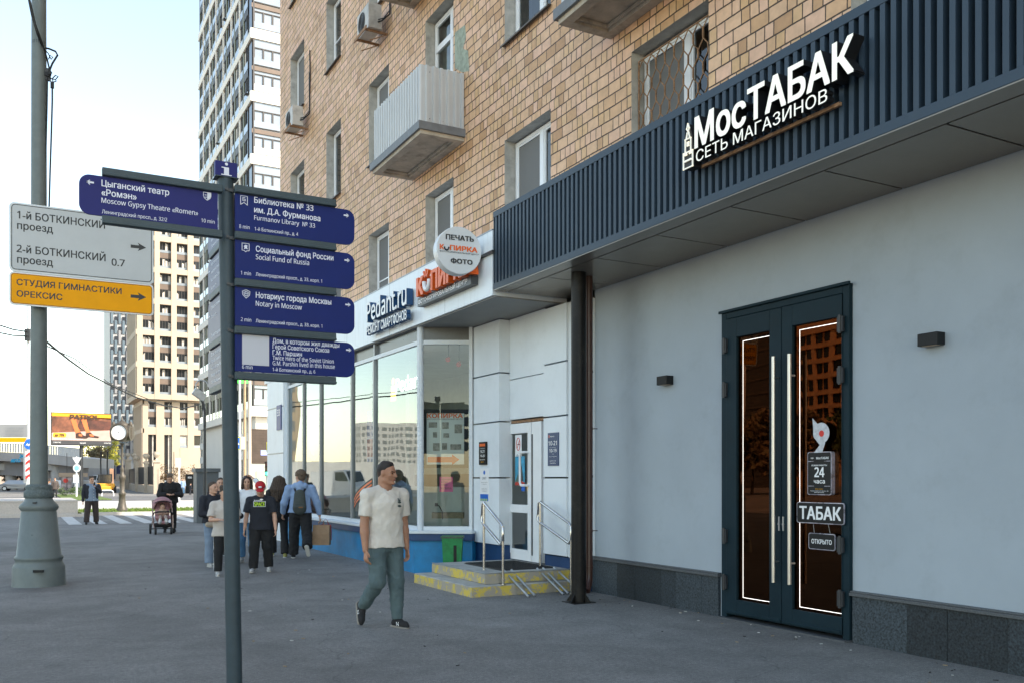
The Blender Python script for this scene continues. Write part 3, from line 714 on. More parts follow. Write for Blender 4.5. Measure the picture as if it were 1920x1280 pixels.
m.tube([(dxp, dyp, CZ0 - .013), (dxp, dyp, 0.36), (dxp - .005, dyp - .005, .28), (dxp - .035, dyp - .03, .2), (dxp - .08, dyp - .07, 0.13)], rp, 14)
m.build('pipe', M_pipe, dp)
for z in (0.42, 0.9, 1.62, 2.25, 3.0):
    k = MB(); k.cyl((dxp, dyp, z), (dxp, dyp, z + .03), rp + .005, n=16)
    if z in (0.9, 2.25): k.cyl((dxp, dyp, z + .015), (dxp + .12, dyp - .03, z + .015), .006, n=6)
    k.build('bracket', M_pipe, dp)

# ---- wall lamps
def wall_lamp(px, py, label):
    q = at(px, py, X=XW); t = thing('wall_lamp', label, 'wall lamp', tuple(q), 'black box lamps on the grey shop wall')
    m = MB(); m.box(XW - .10, XW + .010, q.y - .10, q.y + .10, q.z - .055, q.z + .055); m.build('body', M_black, t, bevel=.004)
    m = MB(); m.box(XW - .08, XW - .02, q.y - .07, q.y + .07, q.z - .058, q.z - .0555); m.build('lens', mat('lamp_lens', (.6, .45, .3), .3), t)
wall_lamp(1252, 713, 'small black box wall lamp between the downpipe and the glass doors'); wall_lamp(1752, 637, 'small black box wall lamp right of the tall glass doors')

# ---- illuminated letters on the canopy
M_letter = mat('lit_letter_face', (0.86, 0.85, 0.78), 0.5, emit=(1.0, 0.95, 0.78), estr=0.10)
M_letside = mat('letter_side', (0.012, 0.012, 0.013), 0.4)
sgn = thing('shop_sign', 'white raised letters with a small tower emblem on the slatted canopy', 'sign', (XF, 7, 4.8))
XL = XF - 0.16
def X_text(mb, body, pL, pR, X, cap, bold, ext, mi=0, dirn=-1):
    """lettering on a plane X=const read from -X side; starts at far end (large Y) and runs towards -Y"""
    mb.text(body, (X, pL, 0), (0, -1, 0), VZ, cap, pL - pR, bold, ext, mi)
def letters(body, px0, py0, px1, cap, X, bold, ext, parent, name, mats, width=None, z=None):
    a = at(px0, py0, X=X); b = at(px1, py0, X=X)
    m = MB(); m.text(body, (X, a.y, a.z if z is None else z), (0, -1, 0), VZ, cap, a.y - b.y, bold, 0.0, 0)
    f = m.build(name, mats[0], parent)
    if ext:
        s = MB(); s.text(body, (X + ext, a.y, a.z if z is None else z), (0, -1, 0), VZ, cap, a.y - b.y, bold, ext - 0.003, 0)
        s.build('return', mats[1], f)
    return f
def capz(px, yt, yb, X): return at(px, yt, X=X).z - at(px, yb, X=X).z
capM = capz(1306, 222.5, 279, XL)
letters('МосТАБАК', 1302, 279, 1601, capM, XL, .03, 0.13, sgn, 'letters', (M_letter, M_letside))
letters('СЕТЬ МАГАЗИНОВ', 1305, 305, 1551, capz(1305, 284, 305, XL), XL, .004, 0.08, sgn, 'tagline', (M_letter, M_letside))
# tower emblem: outline strokes
e = MB(); u0 = at(1281, 318, X=XL); u1 = at(1298, 318, X=XL); wE = (u0.y - u1.y); ez = at(1283, 318, X=XL).z; hE = at(1283, 236, X=XL).z - ez
def stroke(pts, closed=False, t=.010):
    P3 = [Vector((XL, u0.y - p[0] * wE, ez + p[1] * hE)) for p in pts]
    if closed: P3.append(P3[0])
    for p, q in zip(P3, P3[1:]):
        d = (q - p); L_ = d.length; d.normalize(); n_ = d.cross(VX)
        e.obox((p + q) / 2 + VX * .004, d * (L_ + t), n_ * t, VX * .012)
stroke([(0, 0), (0, .36), (.16, .36), (.16, .31), (.34, .31), (.34, .36), (.66, .36), (.66, .31), (.84, .31), (.84, .36), (1, .36), (1, 0)], True)
stroke([(.2, .37), (.2, .66), (.8, .66), (.8, .37)]); stroke([(.32, .68), (.42, .8)]); stroke([(.68, .68), (.58, .8)])
stroke([(.5, 1.0), (.36, .89), (.5, .83), (.64, .89)], True); stroke([(.42, .5), (.42, .58), (.58, .58), (.58, .5)], True)
for k in (.22, .5, .78): stroke([(k - .06, .17), (k + .06, .17)], t=.016)
eo = e.build('emblem', M_letter, sgn)
MB().prism([(0, 0), (1, 0), (1, .4), (.85, .7), (.5, 1.0), (.15, .7), (0, .4)], (XL + .02, u0.y, ez), (0, -wE, 0), (0, 0, hE), (.1, 0, 0)).build('backing', M_letside, eo)
rb = MB(); p0 = at(1316, 313, X=XF - .03); p1 = at(1576, 196, X=XF - .03)
rb.obox((p0 + p1) / 2, (0, (p1 - p0).y, 0), (0.03, 0, 0), (0, 0, .03)); rb.build('rail', M_rust, sgn)
# ---- signs hung on the right glass leaf
XDs = dx - .062
def dp_(px, py): return at(px, py, X=XDs)
M_holo = mat('holo_edge', (.42, .42, .50), .3, .5, var=.5, vscale=9)
def door_sign(name, label, px0, py0, px1, py1, th, m_=None, r=.025, border=True, cat='sign'):
    a, b = dp_(px0, py0), dp_(px1, py1); t_ = thing(name, label, cat, (XDs, (a.y + b.y) / 2, b.z)); W = a.y - b.y; Hh = dp_((px0 + px1) / 2, py0).z - dp_((px0 + px1) / 2, py1).z; zc = dp_((px0 + px1) / 2, (py0 + py1) / 2).z; z0 = zc - Hh / 2
    def rr_(x0, x1, z0_, z1_, r_):
        P4 = []
        for cx, cz, a0 in ((x1 - r_, z0_ + r_, -90), (x1 - r_, z1_ - r_, 0), (x0 + r_, z1_ - r_, 90), (x0 + r_, z0_ + r_, 180)): P4 += [(cx + r_ * math.cos(rad(a0 + 15 * k)), cz + r_ * math.sin(rad(a0 + 15 * k))) for k in range(7)]
        return P4
    o = Vector((XDs, a.y, z0))
    MB().prism(rr_(0, W, 0, Hh, r), o, (0, -1, 0), VZ, (th, 0, 0)).build('board', M_holo if border else m_, t_)
    if border: MB().prism(rr_(.008, W - .008, .008, Hh - .008, r * .8), o - VX * .001, (0, -1, 0), VZ, (-.001, 0, 0)).build('face', m_ or M_black, t_)
    def tx(body, fx0, fx1, fz, cap, bold=.02, mm=None): MB().text(body, o + Vector((-.0028, -fx0 * W, fz * Hh)), (0, -1, 0), VZ, cap * Hh, (fx1 - fx0) * W, bold).build('lettering', mm or M_lit_white, t_)
    return t_, tx, o, W, Hh
t_, tx, o, W, Hh = door_sign('tobacco_sign', 'black plate with big white tobacco lettering on the right glass door leaf', 1494, 941, 1583, 981, .012)
tx('ТАБАК', .06, .94, .20, .60, .035)
t_, tx, o, W, Hh = door_sign('hours_sign', 'black box sign showing twenty four hours on the right glass door leaf', 1514, 846, 1559, 927, .05)
tx('24', .30, .72, .42, .22, .035); tx('часа', .28, .74, .27, .10, .02); tx('РЕЖИМ РАБОТЫ', .18, .82, .67, .035, .02); tx('МосТАБАК', .38, .9, .83, .05, .03); tx('18+', .14, .28, .84, .035, .02)
tx('МАГАЗИН', .34, .66, .13, .02, .01, M_yellow); tx('Ленинградский просп., 33', .12, .88, .085, .02, .01); tx('Москва', .3, .7, .05, .018, .01)
m = MB()
for fz in (.775, .20):
    for f0, f1 in ((.04, .28), (.72, .96)): m.box(o.x - .004, o.x - .0025, o.y - f0 * W, o.y - f1 * W, o.z + fz * Hh, o.z + fz * Hh + .006)
m.build('rule', M_holo, t_)
t_, tx, o, W, Hh = door_sign('open_sign', 'small black open plate hanging on strings under the tobacco plate', 1516, 999, 1566, 1030, .012)
tx('ОТКРЫТО', .12, .88, .36, .27, .025)
m = MB()
for f_, g_2 in ((.22, 1525), (.82, 1553)): q = dp_(g_2, 982); m.cyl((o.x, o.y - f_ * W, o.z + Hh), (o.x, q.y, q.z), .0018, n=5)
m.build('string', M_galv, t_)
q = dp_(1540, 811)
t_ = thing('round_sticker', 'pale rounded fish shaped sticker with a red dot on the right glass leaf', 'sticker', tuple(q)); rS = .105
pts = [(rS * math.cos(k), rS * 1.0 * math.sin(k)) for k in np.linspace(-1.1, 3.6, 22)] + [(-.075, -.06), (-.02, -.12), (-.10, -.20), (.01, -.20), (.05, -.10)]
pts = pts[:15] + [(-.115, .155), (-.105, .05)] + pts[19:]
MB().prism(pts, q, (0, -1, 0), VZ, (-.002, 0, 0)).build('shape', mat('sticker_pale', (.52, .53, .56), .4, var=.25, vscale=25), t_)
MB().disc(q + Vector((-.003, -.005, -.005)), VY, VZ, .032, (-.001, 0, 0), 20).build('red_dot', M_red, t_)
# ================================================================ COPY / PHONE REPAIR SHOP (white band, big glazing, blue base)
XG, XP = 6.0, 5.87         # glazing plane, plinth face
M_clad = mat('white_cladding', (0.74, 0.785, 0.82), 0.38, var=0.05, vscale=0.8, dirt=0.10)
M_band = mat('white_sign_band', (0.74, 0.785, 0.82), 0.35, var=0.04, vscale=0.7, streak=0.22)
M_bluew = mat('blue_plinth_paint', (0.008, 0.20, 0.43), 0.55, var=0.22, vscale=3, bump=0.12, bscale=20, dirt=0.22)
M_blued = mat('dark_blue_ledge', (0.008, 0.045, 0.135), 0.5, var=0.2, vscale=3, dirt=0.2)
M_frame = mat('grey_white_frame', (0.64, 0.68, 0.71), 0.4, var=0.06)
M_mull = mat('grey_mullion', (0.25, 0.27, 0.29), 0.35, 0.4)
M_soff2 = mat('band_soffit', (0.24, 0.24, 0.235), 0.6, var=0.1)
G_shop = glass('shop_glass', (0.60, 0.68, 0.66), (0.92, 1.0, 1.02), 2.2, 0.0, wave=0.05)
cs = thing('copy_shop_front', 'white copy shop front with tall corner glazing over a bright blue base', 'shop front', (XG, 16, 0))
YC, YE = 14.35, 23.0        # near corner of glazing, far end
PB = (6.79, 13.92)          # where the short splayed end face meets the wall
BZ = (4.21, 5.135)
# sign band
m = MB(); m.box(5.90, XB - .004, 11.45, 25.2, BZ[0], BZ[1]); m.build('sign_band', M_band, cs)
m = MB()
for y in (13.1, 15.55, 18.0, 20.4, 22.9): m.box(5.8985, 5.8998, y - .003, y + .003, BZ[0], BZ[1])
m.box(5.895, 5.93, 11.45, 25.2, BZ[1] + .001, BZ[1] + .02); m.build('panel_joints', M_mull, cs)
m = MB(); m.box(5.94, 7.35, 11.45, 25.1, BZ[0] - 0.02, BZ[0] - .001); m.build('soffit', M_soff2, cs)
# plinth with ledge and white sill
m = MB(); d = Vector((PB[0] - XG, PB[1] - YC, 0)).normalized(); n = Vector((d.y, -d.x, 0))
def footprint(off): return [(XG + .25, YE), (XG - off, YE), (XG - off, YC - off * .45), (PB[0] + n.x * off, PB[1] + n.y * off), (PB[0] + .4, PB[1] + .3)]
m.prism(footprint(XG - XP), (0, 0, -.05), VX, VY, (0, 0, 0.60), 0)
m.build('plinth', M_bluew, cs)
m = MB(); m.prism(footprint(XG - XP + 0.06), (0, 0, 0.552), VX, VY, (0, 0, 0.12)); m.build('ledge', M_blued, cs, bevel=.006)
m = MB(); m.prism(footprint(XG - XP + 0.09), (0, 0, 0.674), VX, VY, (0, 0, 0.045)); m.build('sill', M_frame, cs, bevel=.005)
# glazing
zs, zr, ztop = 0.72, 3.93, BZ[0] - .02
fr = MB()
fr.box(XG - .03, XG + .05, YC + .035, YE, zs, zs + 0.07); fr.box(XG - .03, XG + .05, YC + .035, YE, zr - 0.035, zr + 0.035)
ms = [at(p, 800, X=XG).y for p in (571, 603, 662, 704)]
for y in ms: mul = MB(); mul.box(XG - .045, XG + .045, y - .035, y + .035, zs + .071, zr - .036); mul.box(XG - .03, XG + .045, y - .03, y + .03, zr + .036, ztop); mul.build('mullion', M_mull, cs)
fr.box(XG - .04, XG + .06, YE, YE + .08, zs, ztop)
fr.cyl((XG + .005, YC, zs), (XG + .005, YC, ztop), 0.062, n=4)
e0, e1 = Vector((XG, YC, 0)) + d * .06, Vector((PB[0], PB[1], 0))
for z in (zs + .035, zr): fr.obox((e0 + e1) / 2 + VZ * z, d * ((e1 - e0).length - .0), n * .07, VZ * .07)
fr.obox(e1 - d * .03 + VZ * (zs + ztop) / 2, d * .06, n * .075, VZ * (ztop - zs))
fr.build('window_frame', M_frame, cs)
gl = MB(); ys = [YC + .04] + sorted(ms) + [YE]
rg = random.Random(4)
for a, b in zip(ys, ys[1:]):
    t = rg.uniform(-.006, .006)
    gl.quad((XG + t, b, zs + .05), (XG - t, a, zs + .05), (XG - t * .5, a, zr), (XG + t * .5, b, zr))
q0, q1 = e0, e1 - d * .06
gl.quad(q0 + VZ * (zs + .05), q1 + VZ * (zs + .05), q1 + VZ * zr, q0 + VZ * zr, 1)
gl.build('pane', [G_shop, glass('corner_glass', (.80, .88, .86), (1, 1, 1), 1.7, wave=.04)], cs)
tr = MB()
for a, b in zip(ys, ys[1:]): tr.quad((XG + .03, b, zr), (XG + .03, a, zr), (XG + .03, a, ztop), (XG + .03, b, ztop))
tr.quad(q0 + VZ * zr, e1 + VZ * zr, e1 + VZ * ztop, q0 + VZ * ztop)
tr.build('transom_panel', mat('transom_grey', (0.10, 0.105, 0.105), 0.3, var=0.15), cs)
# interior
M_in2 = mat('copyshop_interior', (0.62, 0.63, 0.61), 0.85, var=0.1); M_infl = mat('copyshop_floor', (0.20, 0.18, 0.15), 0.6)
i_ = MB(); i_.quad((9.5, 11, .5), (9.5, 25, .5), (9.5, 25, 4.2), (9.5, 11, 4.2)); i_.quad((XG, YE + .3, .5), (9.5, YE + .3, .5), (9.5, YE + .3, 4.2), (XG, YE + .3, 4.2))
i_.quad((6.95, 13.98, .5), (6.95, 13.98, 4.2), (9.5, 13.98, 4.2), (9.5, 13.98, .5)); i_.add([(XG + .05, 23.0, 4.15), (XG + .05, 14.45, 4.15), (6.85, 14.05, 4.15), (9.5, 14.05, 4.15), (9.5, 23.0, 4.15)], [(0, 1, 2, 3, 4)], 0)
i_.add([(XG + .05, 23.0, .62), (XG + .05, 14.45, .62), (6.85, 14.05, .62), (9.5, 14.05, .62), (9.5, 23.0, .62)], [(0, 1, 2, 3, 4)], 1)
i_.box(6.9, 7.6, 14.6, 17.5, .62, 1.45, 0); i_.box(7.7, 8.2, 15.5, 20.5, 0.62, 1.7, 1); i_.box(7.2, 7.32, 17.8, 18.0, .62, 4.1, 0)
i_.build('interior', [M_in2, M_infl], cs)
# far white pilaster and blue address plate on it
m = MB(); py_ = at(506, 800, X=5.95).y
m.box(5.88, 6.25, YE + .082, py_, 0, BZ[0] - .021); m.build('pilaster', M_clad, cs)
m = MB()
for z in (0.95, 2.25, 3.45): m.box(5.875, 5.884, YE + .082, py_, z, z + .03)
m.build('seam', M_mull, cs)
q = at(523, 782, X=5.86); t = tag(MB().box(5.85, 5.872, q.y - .22, q.y + .22, q.z - .32, q.z + .32).build('address_plate', mat('plate_navy', (.02, .045, .2), .4)), 'small navy address plate on the far white pilaster', 'plate')
MB().text('33', (5.849, q.y + .16, q.z + .05), (0, -1, 0), VZ, .16, .3, .02).build('number', M_lit_white, t)
# white pilasters and wall round the entrance
m = MB(); XQ = 6.97; XQL = 6.80; XD = 7.04
def pil(y0, y1, zz, x=XQ, back=7.4):
    for a, b in zip(zz, zz[1:]): m.box(x, back, y0, y1, a + .012, b - .012)
ya0, ya1 = at(893, 950, X=XQL).y, at(936, 950, X=XQL).y
yb0, yb1 = at(1019, 950, X=XQ).y, at(1062, 950, X=XQ).y
yd0, yd1 = at(953.5, 900, X=XD).y, at(1017.5, 900, X=XD).y
zl = [0.52, 1.62, 2.53, 3.32, BZ[0] - .021]
pil(ya1, PB[1] + .0, zl, XQL); pil(yb1, yb0, [0.46, 1.62, 2.53, 3.32, BZ[0] - .04])
m.box(6.99, 7.4, yb0 + .003, ya1 - .003, 2.56, 3.20); m.box(6.99, 7.4, yb0 + .003, ya1 - .003, 3.215, BZ[0] - .03)
m.box(7.0, 7.4, yd0 + .004, ya1 - .003, 0.40, 2.545)
m.box(7.0, 7.42, SY1 - .0, yb1 - .003, 0.46, BZ[0] - .05)
m.build('wall', M_clad, cs)
MB().box(6.84, 7.4, ya1, PB[1] + .0, -.02, .52).build('lower_plinth', M_blued, cs); MB().box(7.0, 7.4, SY1 + .035, yb0, -.02, .45).build('lower_plinth', M_blued, cs)
m = MB(); m.box(7.02, 7.4, yd1 - .05, yd0, 2.50, 2.54); m.build('lintel', M_rust, cs)
# white glazed door: narrow side light + leaf
zd0, zd1 = .305, 2.49
dw = MB(); x0, x1 = XD - .035, XD + .04
yL = yd0 - .012; yR = at(999, 900, X=XD).y
dw.box(x0, x1, yL - .115, yL, zd0, zd1); dw.box(x0, x1, yR, yR + .11, zd0, zd1)
for a, b in ((zd0, zd0 + .17), (1.06, 1.19), (zd1 - .16, zd1)): dw.box(x0, x1, yR + .11, yL - .115, a, b)
do = dw.build('door', M_pvc, cs, bevel=.006)
dg = MB(); dg.quad((XD, yL - .1, zd0 + .15), (XD, yR + .1, zd0 + .15), (XD, yR + .1, 1.08), (XD, yL - .1, 1.08), 1); dg.quad((XD, yL - .1, 1.17), (XD, yR + .1, 1.17), (XD, yR + .1, zd1 - .14), (XD, yL - .1, zd1 - .14))
dg.build('pane', [glass('door_glass', (.55, .62, .58), (1, 1, 1), 1.7), glass('door_glass_lower', (.45, .52, .52), (1, 1, 1), 2.2, .08)], do)
dh = MB(); hy = yR + .085
dh.tube([(x0, hy, 1.50), (x0 - .07, hy, 1.50), (x0 - .085, hy + .03, 1.50), (x0 - .085, hy + .08, 1.50), (x0 - .085, hy + .115, 1.54), (x0 - .085, hy + .115, 1.98), (x0 - .085, hy + .08, 2.02), (x0 - .085, hy + .03, 2.02), (x0 - .07, hy, 2.02), (x0, hy, 2.02)], .02, 10)
dh.build('handle', M_white, do)
for z in (.62, 1.35, 1.92, 2.32): hg = MB(); hg.box(x0 - .03, x0 - .001, yL - .06, yL + .02, z, z + .07); hg.cyl((x0 - .03, yL + .01, z - .06), (x0 - .03, yL + .01, z + .09), .016, n=8); hg.build('hinge', M_white, do)
m = MB(); m.box(x0 + .01, x1, yd1, yR - .008, zd0, zd1); m.box(x0 + .005, x0 + .009, yR - .045, yR - .01, zd0 + .1, 2.3, 1); m.build('side_panel', [M_pvc, M_dark], cs)
m = MB(); m.quad((7.8, 11.2, .31), (7.8, 13.2, .31), (7.8, 13.2, 2.6), (7.8, 11.2, 2.6)); m.box(7.6, 7.7, 12.0, 12.25, .4, 1.5, 1); m.build('hallway', [mat('hall_olive', (.14, .15, .12), .8), mat('parcel', (.3, .24, .17), .8)], cs)
# stickers on the door leaf (each its own thing)
def plate(name, label, cat, y0, y1, z0, z1, x, m_, th=.002, group=None):
    return tag(MB().box(x, x + th, y0, y1, z0, z1).build(name, m_), label, cat, group)
xs = XD - .006
A = lambda px, py, X=xs: at(px, py, X=X)
a, b = A(966, 815), A(978, 855)
t = plate('no_smoking_sticker', 'white no smoking sticker at the top of the white glazed door', 'sticker', a.y, b.y, b.z, a.z, xs, M_lit_white)
cz = a.z - .15; cy = (a.y + b.y) / 2
m = MB(); m.tube([(xs - .002, cy + .058 * math.cos(k), cz + .10 * math.sin(k)) for k in np.linspace(0, 6.283, 25)[:-1]], .006, 4, closed=True); m.obox((xs - .002, cy, cz), (0, .08, -.14), (.003, 0, 0), (0, .01, .006)); m.build('symbol', M_red, t)
m = MB(); m.box(xs - .003, xs - .001, cy - .04, cy + .03, cz - .012, cz + .004); 
for s_ in (-1, 1): m.tube([(xs - .002, cy + s_ * .032 + .02 * math.cos(k), a.z - .34 + .026 * math.sin(k)) for k in np.linspace(0, 6.283, 13)[:-1]], .003, 4, closed=True)
m.build('pictogram', M_dark, t)
a, b = A(966, 855), A(984, 909)
t = plate('poster', 'small poster of a dark figure against blue sky on the white glazed door', 'poster', a.y, b.y, b.z, a.z, xs - .001, mat('poster_sky', (.05, .32, .50), .5, var=.35, vscale=9))
w_ = a.y - b.y; h_ = a.z - b.z
def pp2(pts, mi_m, nm, dx=.002): MB().prism([(p[0] * w_, p[1] * h_) for p in pts], (xs - .001 - dx, a.y, b.z), (0, -1, 0), VZ, (.0008, 0, 0)).build(nm, mi_m, t)
pp2([(.1, .12), (.35, .2), (1, .1), (1, 0), (0, 0), (0, .1)], mat('poster_red', (.5, .05, .03), .5), 'ground'); pp2([(.32, .12), (.4, .5), (.36, .62), (.42, .72), (.44, .86), (.52, .9), (.58, .85), (.6, .72), (.72, .6), (.85, .15)], mat('poster_dark', (.06, .06, .05), .5), 'figure', .003); pp2([(.0, .12), (.3, .4), (.38, .12)], mat('poster_green', (.08, .16, .13), .5), 'hill', .0025)
a, b = A(985, 899, xs), A(1000, 925, xs)
t = tag(MB().disc((xs - .004, (a.y + b.y) / 2, (a.z + b.z) / 2), VY, VZ, .075, (.002, 0, 0), 28, 0, .105).build('yellow_disc_sticker', mat('disc_yellow', (.8, .42, .01), .5)), 'round yellow warning disc beside the door handle', 'sticker')
a, b = A(977.5, 907), A(984, 920); plate('blue_sticker', 'tiny blue sticker under the poster on the white glazed door', 'sticker', a.y, b.y, b.z, a.z, xs, M_blue)
a, b = A(993, 814), A(999, 834); t = plate('card_sticker', 'red and white payment sticker in the top corner of the white glazed door', 'sticker', a.y, b.y, b.z, a.z, xs, M_lit_white)
MB().box(xs - .002, xs - .0005, a.y - .01, b.y, b.z + .04, b.z + .11).box(xs - .002, xs - .0005, a.y - .01, b.y, b.z + .13, b.z + .2).build('mark', M_red, t)
# wall plates beside the entrance
M_sgnavy = mat('plate_dark_blue', (.012, .045, .135), .35)
xq = XQ - .012
a, b = A(1027, 811, xq), A(1047, 872, xq)
t = plate('opening_hours_plate', 'dark blue opening hours plate right of the white door', 'plate', a.y, b.y, b.z, a.z, xq, M_sgnavy, .011)
W = a.y - b.y; Hh = a.z - b.z
def wl_(body, fx0, fx1, fy, cap, bold=0, m_=M_lit_white, nm='lettering', base=None):
    MB().text(body, (xq - .0015, a.y - fx0 * W, b.z + fy * Hh), (0, -1, 0), VZ, cap * Hh, (fx1 - fx0) * W, bold).build(nm, m_, t)
wl_('10-21', .08, .86, .62, .13, .02); wl_('10-19', .16, .83, .41, .10, .02); wl_('Pedant.ru', .22, .62, .87, .04, .02); wl_('без выходных', .2, .76, .545, .022); wl_('сб вс', .4, .6, .345, .022)
wl_('ремонт смартфонов', .16, .84, .27, .025); wl_('8 800 775-12-34', .2, .78, .135, .03, .02); wl_('www.pedant.ru', .22, .76, .07, .03, .02)
MB().box(xq - .002, xq - .0005, a.y - .10 * W, a.y - .16 * W, b.z + .85 * Hh, b.z + .94 * Hh).build('mark', M_orange, t)
xq = XQL - .012
a, b = A(898, 828, xq - .02), A(911, 870, xq - .02); W = a.y - b.y; Hh = a.z - b.z
t = plate('opening_hours_box', 'black box sign with orange heading left of the white door', 'plate', a.y, b.y, b.z, a.z, xq - .02, M_black, .03)
xq -= .02
MB().box(xq - .002, xq - .0005, a.y - .08 * W, a.y - .9 * W, b.z + .80 * Hh, b.z + .92 * Hh).build('heading', M_orange, t)
wl_('КОПИРКА', .14, .86, .83, .06, .03); wl_('ежедневно', .14, .86, .70, .04); wl_('9-21', .24, .8, .52, .12, .03); wl_('10-20', .2, .84, .34, .10, .03); wl_('печать', .12, .88, .20, .05, .02); wl_('фото', .3, .7, .10, .05, .02, M_yellow)
xq += .02
a, b = A(899.5, 877.5, xq), A(915.5, 941, xq); W = a.y - b.y; Hh = a.z - b.z
t = plate('information_sheet', 'white information sheet with blue foot under the black box sign', 'plate', a.y, b.y, b.z, a.z, xq + .006, M_lit_white, .006)
xq += .006
MB().box(xq - .002, xq - .0005, a.y - .01, b.y + .01, b.z + .02, b.z + .24 * Hh).disc((xq - .001, a.y - .5 * W, b.z + .88 * Hh), VY, VZ, .035).build('blue_mark', M_blue, t)
wl_('24/7', .28, .74, .68, .07, .01, M_dark); wl_('печать документов', .12, .88, .58, .02, 0, M_dark); wl_('на терминале', .2, .8, .53, .02, 0, M_dark); wl_('копии и фото', .2, .8, .40, .018, 0, M_dark); wl_('оплата картой', .2, .8, .36, .018, 0, M_dark); wl_('любой формат', .2, .8, .32, .018, 0, M_dark); wl_('печать онлайн', .1, .9, .19, .03, .01)
m = MB()
for k in range(4): m.disc((xq - .003, a.y - (.14 + .22 * k) * W, b.z + .075 * Hh), VY, VZ, .022)
m.build('green_dot', mat('dot_green', (.45, .6, .08), .5), t)
xq -= .006
# ---- what hangs in the glazed corner
Fm = (e1 - e0)
def on_face(px, py, off):        # point on the splayed end face, off metres behind the glass
    for k in np.linspace(0, 1, 400):
        p = e0 + Fm * k - n * off
        dd = p.x * _s + p.y * _c; ll = p.x * _c - p.y * _s
        if PCX + FOC * ll / dd >= px: break
    return Vector((p.x, p.y, CAMH + (HOR - py) / FOC * dd))
a, b = on_face(796, 770, .12), on_face(874, 877, .12); wv = Vector((b.x - a.x, b.y - a.y, 0)); Lw = wv.length; wv.normalize(); hv = a.z - on_face(796, 873, .12).z; o0 = Vector((a.x, a.y, a.z - hv))
t = thing('framed_poster', 'black framed copy centre poster with orange heading behind the corner glass', 'poster', tuple(o0))
MB().obox(o0 + wv * Lw / 2 + VZ * hv / 2 - n * .015, wv * (Lw - .05), n * .02, VZ * (hv - .05)).build('sheet', mat('poster_white', (.74, .75, .75), .4), t)
m = MB()
for zz in (.0, hv): m.obox(o0 + wv * Lw / 2 + VZ * zz, wv * (Lw + .07), n * .05, VZ * .06)
for xx in (.0, Lw): m.obox(o0 + wv * xx + VZ * hv / 2, wv * .07, n * .049, VZ * (hv - .06))
m.build('frame', M_black, t)
def ft(body, fx, fy, cap, wd, m_, bold=0.0): MB().text(body, o0 + wv * fx * Lw + VZ * fy * hv + n * .001, wv, VZ, cap, wd * Lw, bold).build('lettering', m_, t)
ft('КОПИРКА', .06, .88, .075, .86, M_orange, .04); ft('ФОТО-КОПИРОВАЛЬНЫЙ ЦЕНТР', .06, .845, .02, .86, M_dark)
m = MB(); m.obox(o0 + wv * Lw * .38 + VZ * hv * .12, wv * Lw * .62, n * .004, VZ * hv * .10); m.prism([(0, -.5), (.9, 0), (0, .5)], o0 + wv * Lw * .66 + VZ * hv * .12, wv * .14, VZ * .18, n * .003); m.build('arrow', M_orange, t); ft('ВХОД', .28, .09, .06, .28, M_lit_white, .03)
m = MB()
for fx, fy, w_, h_ in ((.1, .7, .2, .1), (.42, .68, .16, .12), (.72, .6, .18, .16), (.2, .52, .1, .1), (.45, .52, .14, .08), (.2, .28, .16, .14), (.42, .3, .12, .12), (.62, .3, .26, .1)): m.obox(o0 + wv * Lw * (fx + w_ / 2) + VZ * hv * (fy + h_ / 2), wv * Lw * w_, n * .003, VZ * hv * h_)
m.build('picture', mat('poster_pictures', (.34, .31, .28), .5, var=.6, vscale=14), t)
a, b = on_face(824, 893, .05), on_face(849, 921, .05); wv2 = Vector((b.x - a.x, b.y - a.y, 0))
t = tag(MB().quad(Vector((a.x, a.y, b.z)), Vector((b.x, b.y, b.z)), Vector((b.x, b.y, a.z)), a).build('pink_notice', mat('pink_paper', (.75, .12, .33), .6)), 'bright pink paper notice stuck inside the corner glass', 'notice')
for k, (s_, zz) in enumerate((('ВХОД В ФОТОЦЕНТР', .78), ('ЗА УГЛОМ', .6), ('НАЛЕВО', .42), ('КОПИРКА', .16))):
    MB().text(s_, Vector((a.x, a.y, b.z + (a.z - b.z) * zz)) + wv2 * .1 + n * .002, wv2.normalized(), VZ, .025 if k < 3 else .035, wv2.length * (.8 if k in (0, 3) else .5), .01).build('lettering', M_dark, t)
a = on_face(818, 945, .1); m = MB(); m.tube([a + VZ * 0, a + wv * .05 + VZ * -.02 + n * .03, a + wv * .10 + VZ * -.12, a + wv * .11 - VZ * .25], .008, 6); m.obox(a, wv * .05, n * .03, VZ * .06)
tag(m.build('power_cable', M_black), 'short black cable hanging from a socket inside the corner glass', 'cable')
m = MB(); c0 = on_face(840, 965, .25); m.obox(c0, wv * .55, n * .25, VZ * .10); tag(m.build('cardboard_tray', mat('tray_tan', (.28, .22, .15), .8, var=.3, vscale=12)), 'low brown tray on the floor inside the corner glass', 'tray')
for q in (on_face(861, 680, .3), on_face(841, 671, .5)):
    t = tag(MB().cyl(q, q + Vector((-.05, -.08, -.04)), .035, .045, 12).build('spotlight', M_red), 'small red spotlight under the ceiling behind the corner glass', 'spotlight', 'red spotlights behind the corner glass')
    MB().cyl(q, Vector((q.x, q.y, 4.1)), .008, n=6).build('stem', M_dark, t)
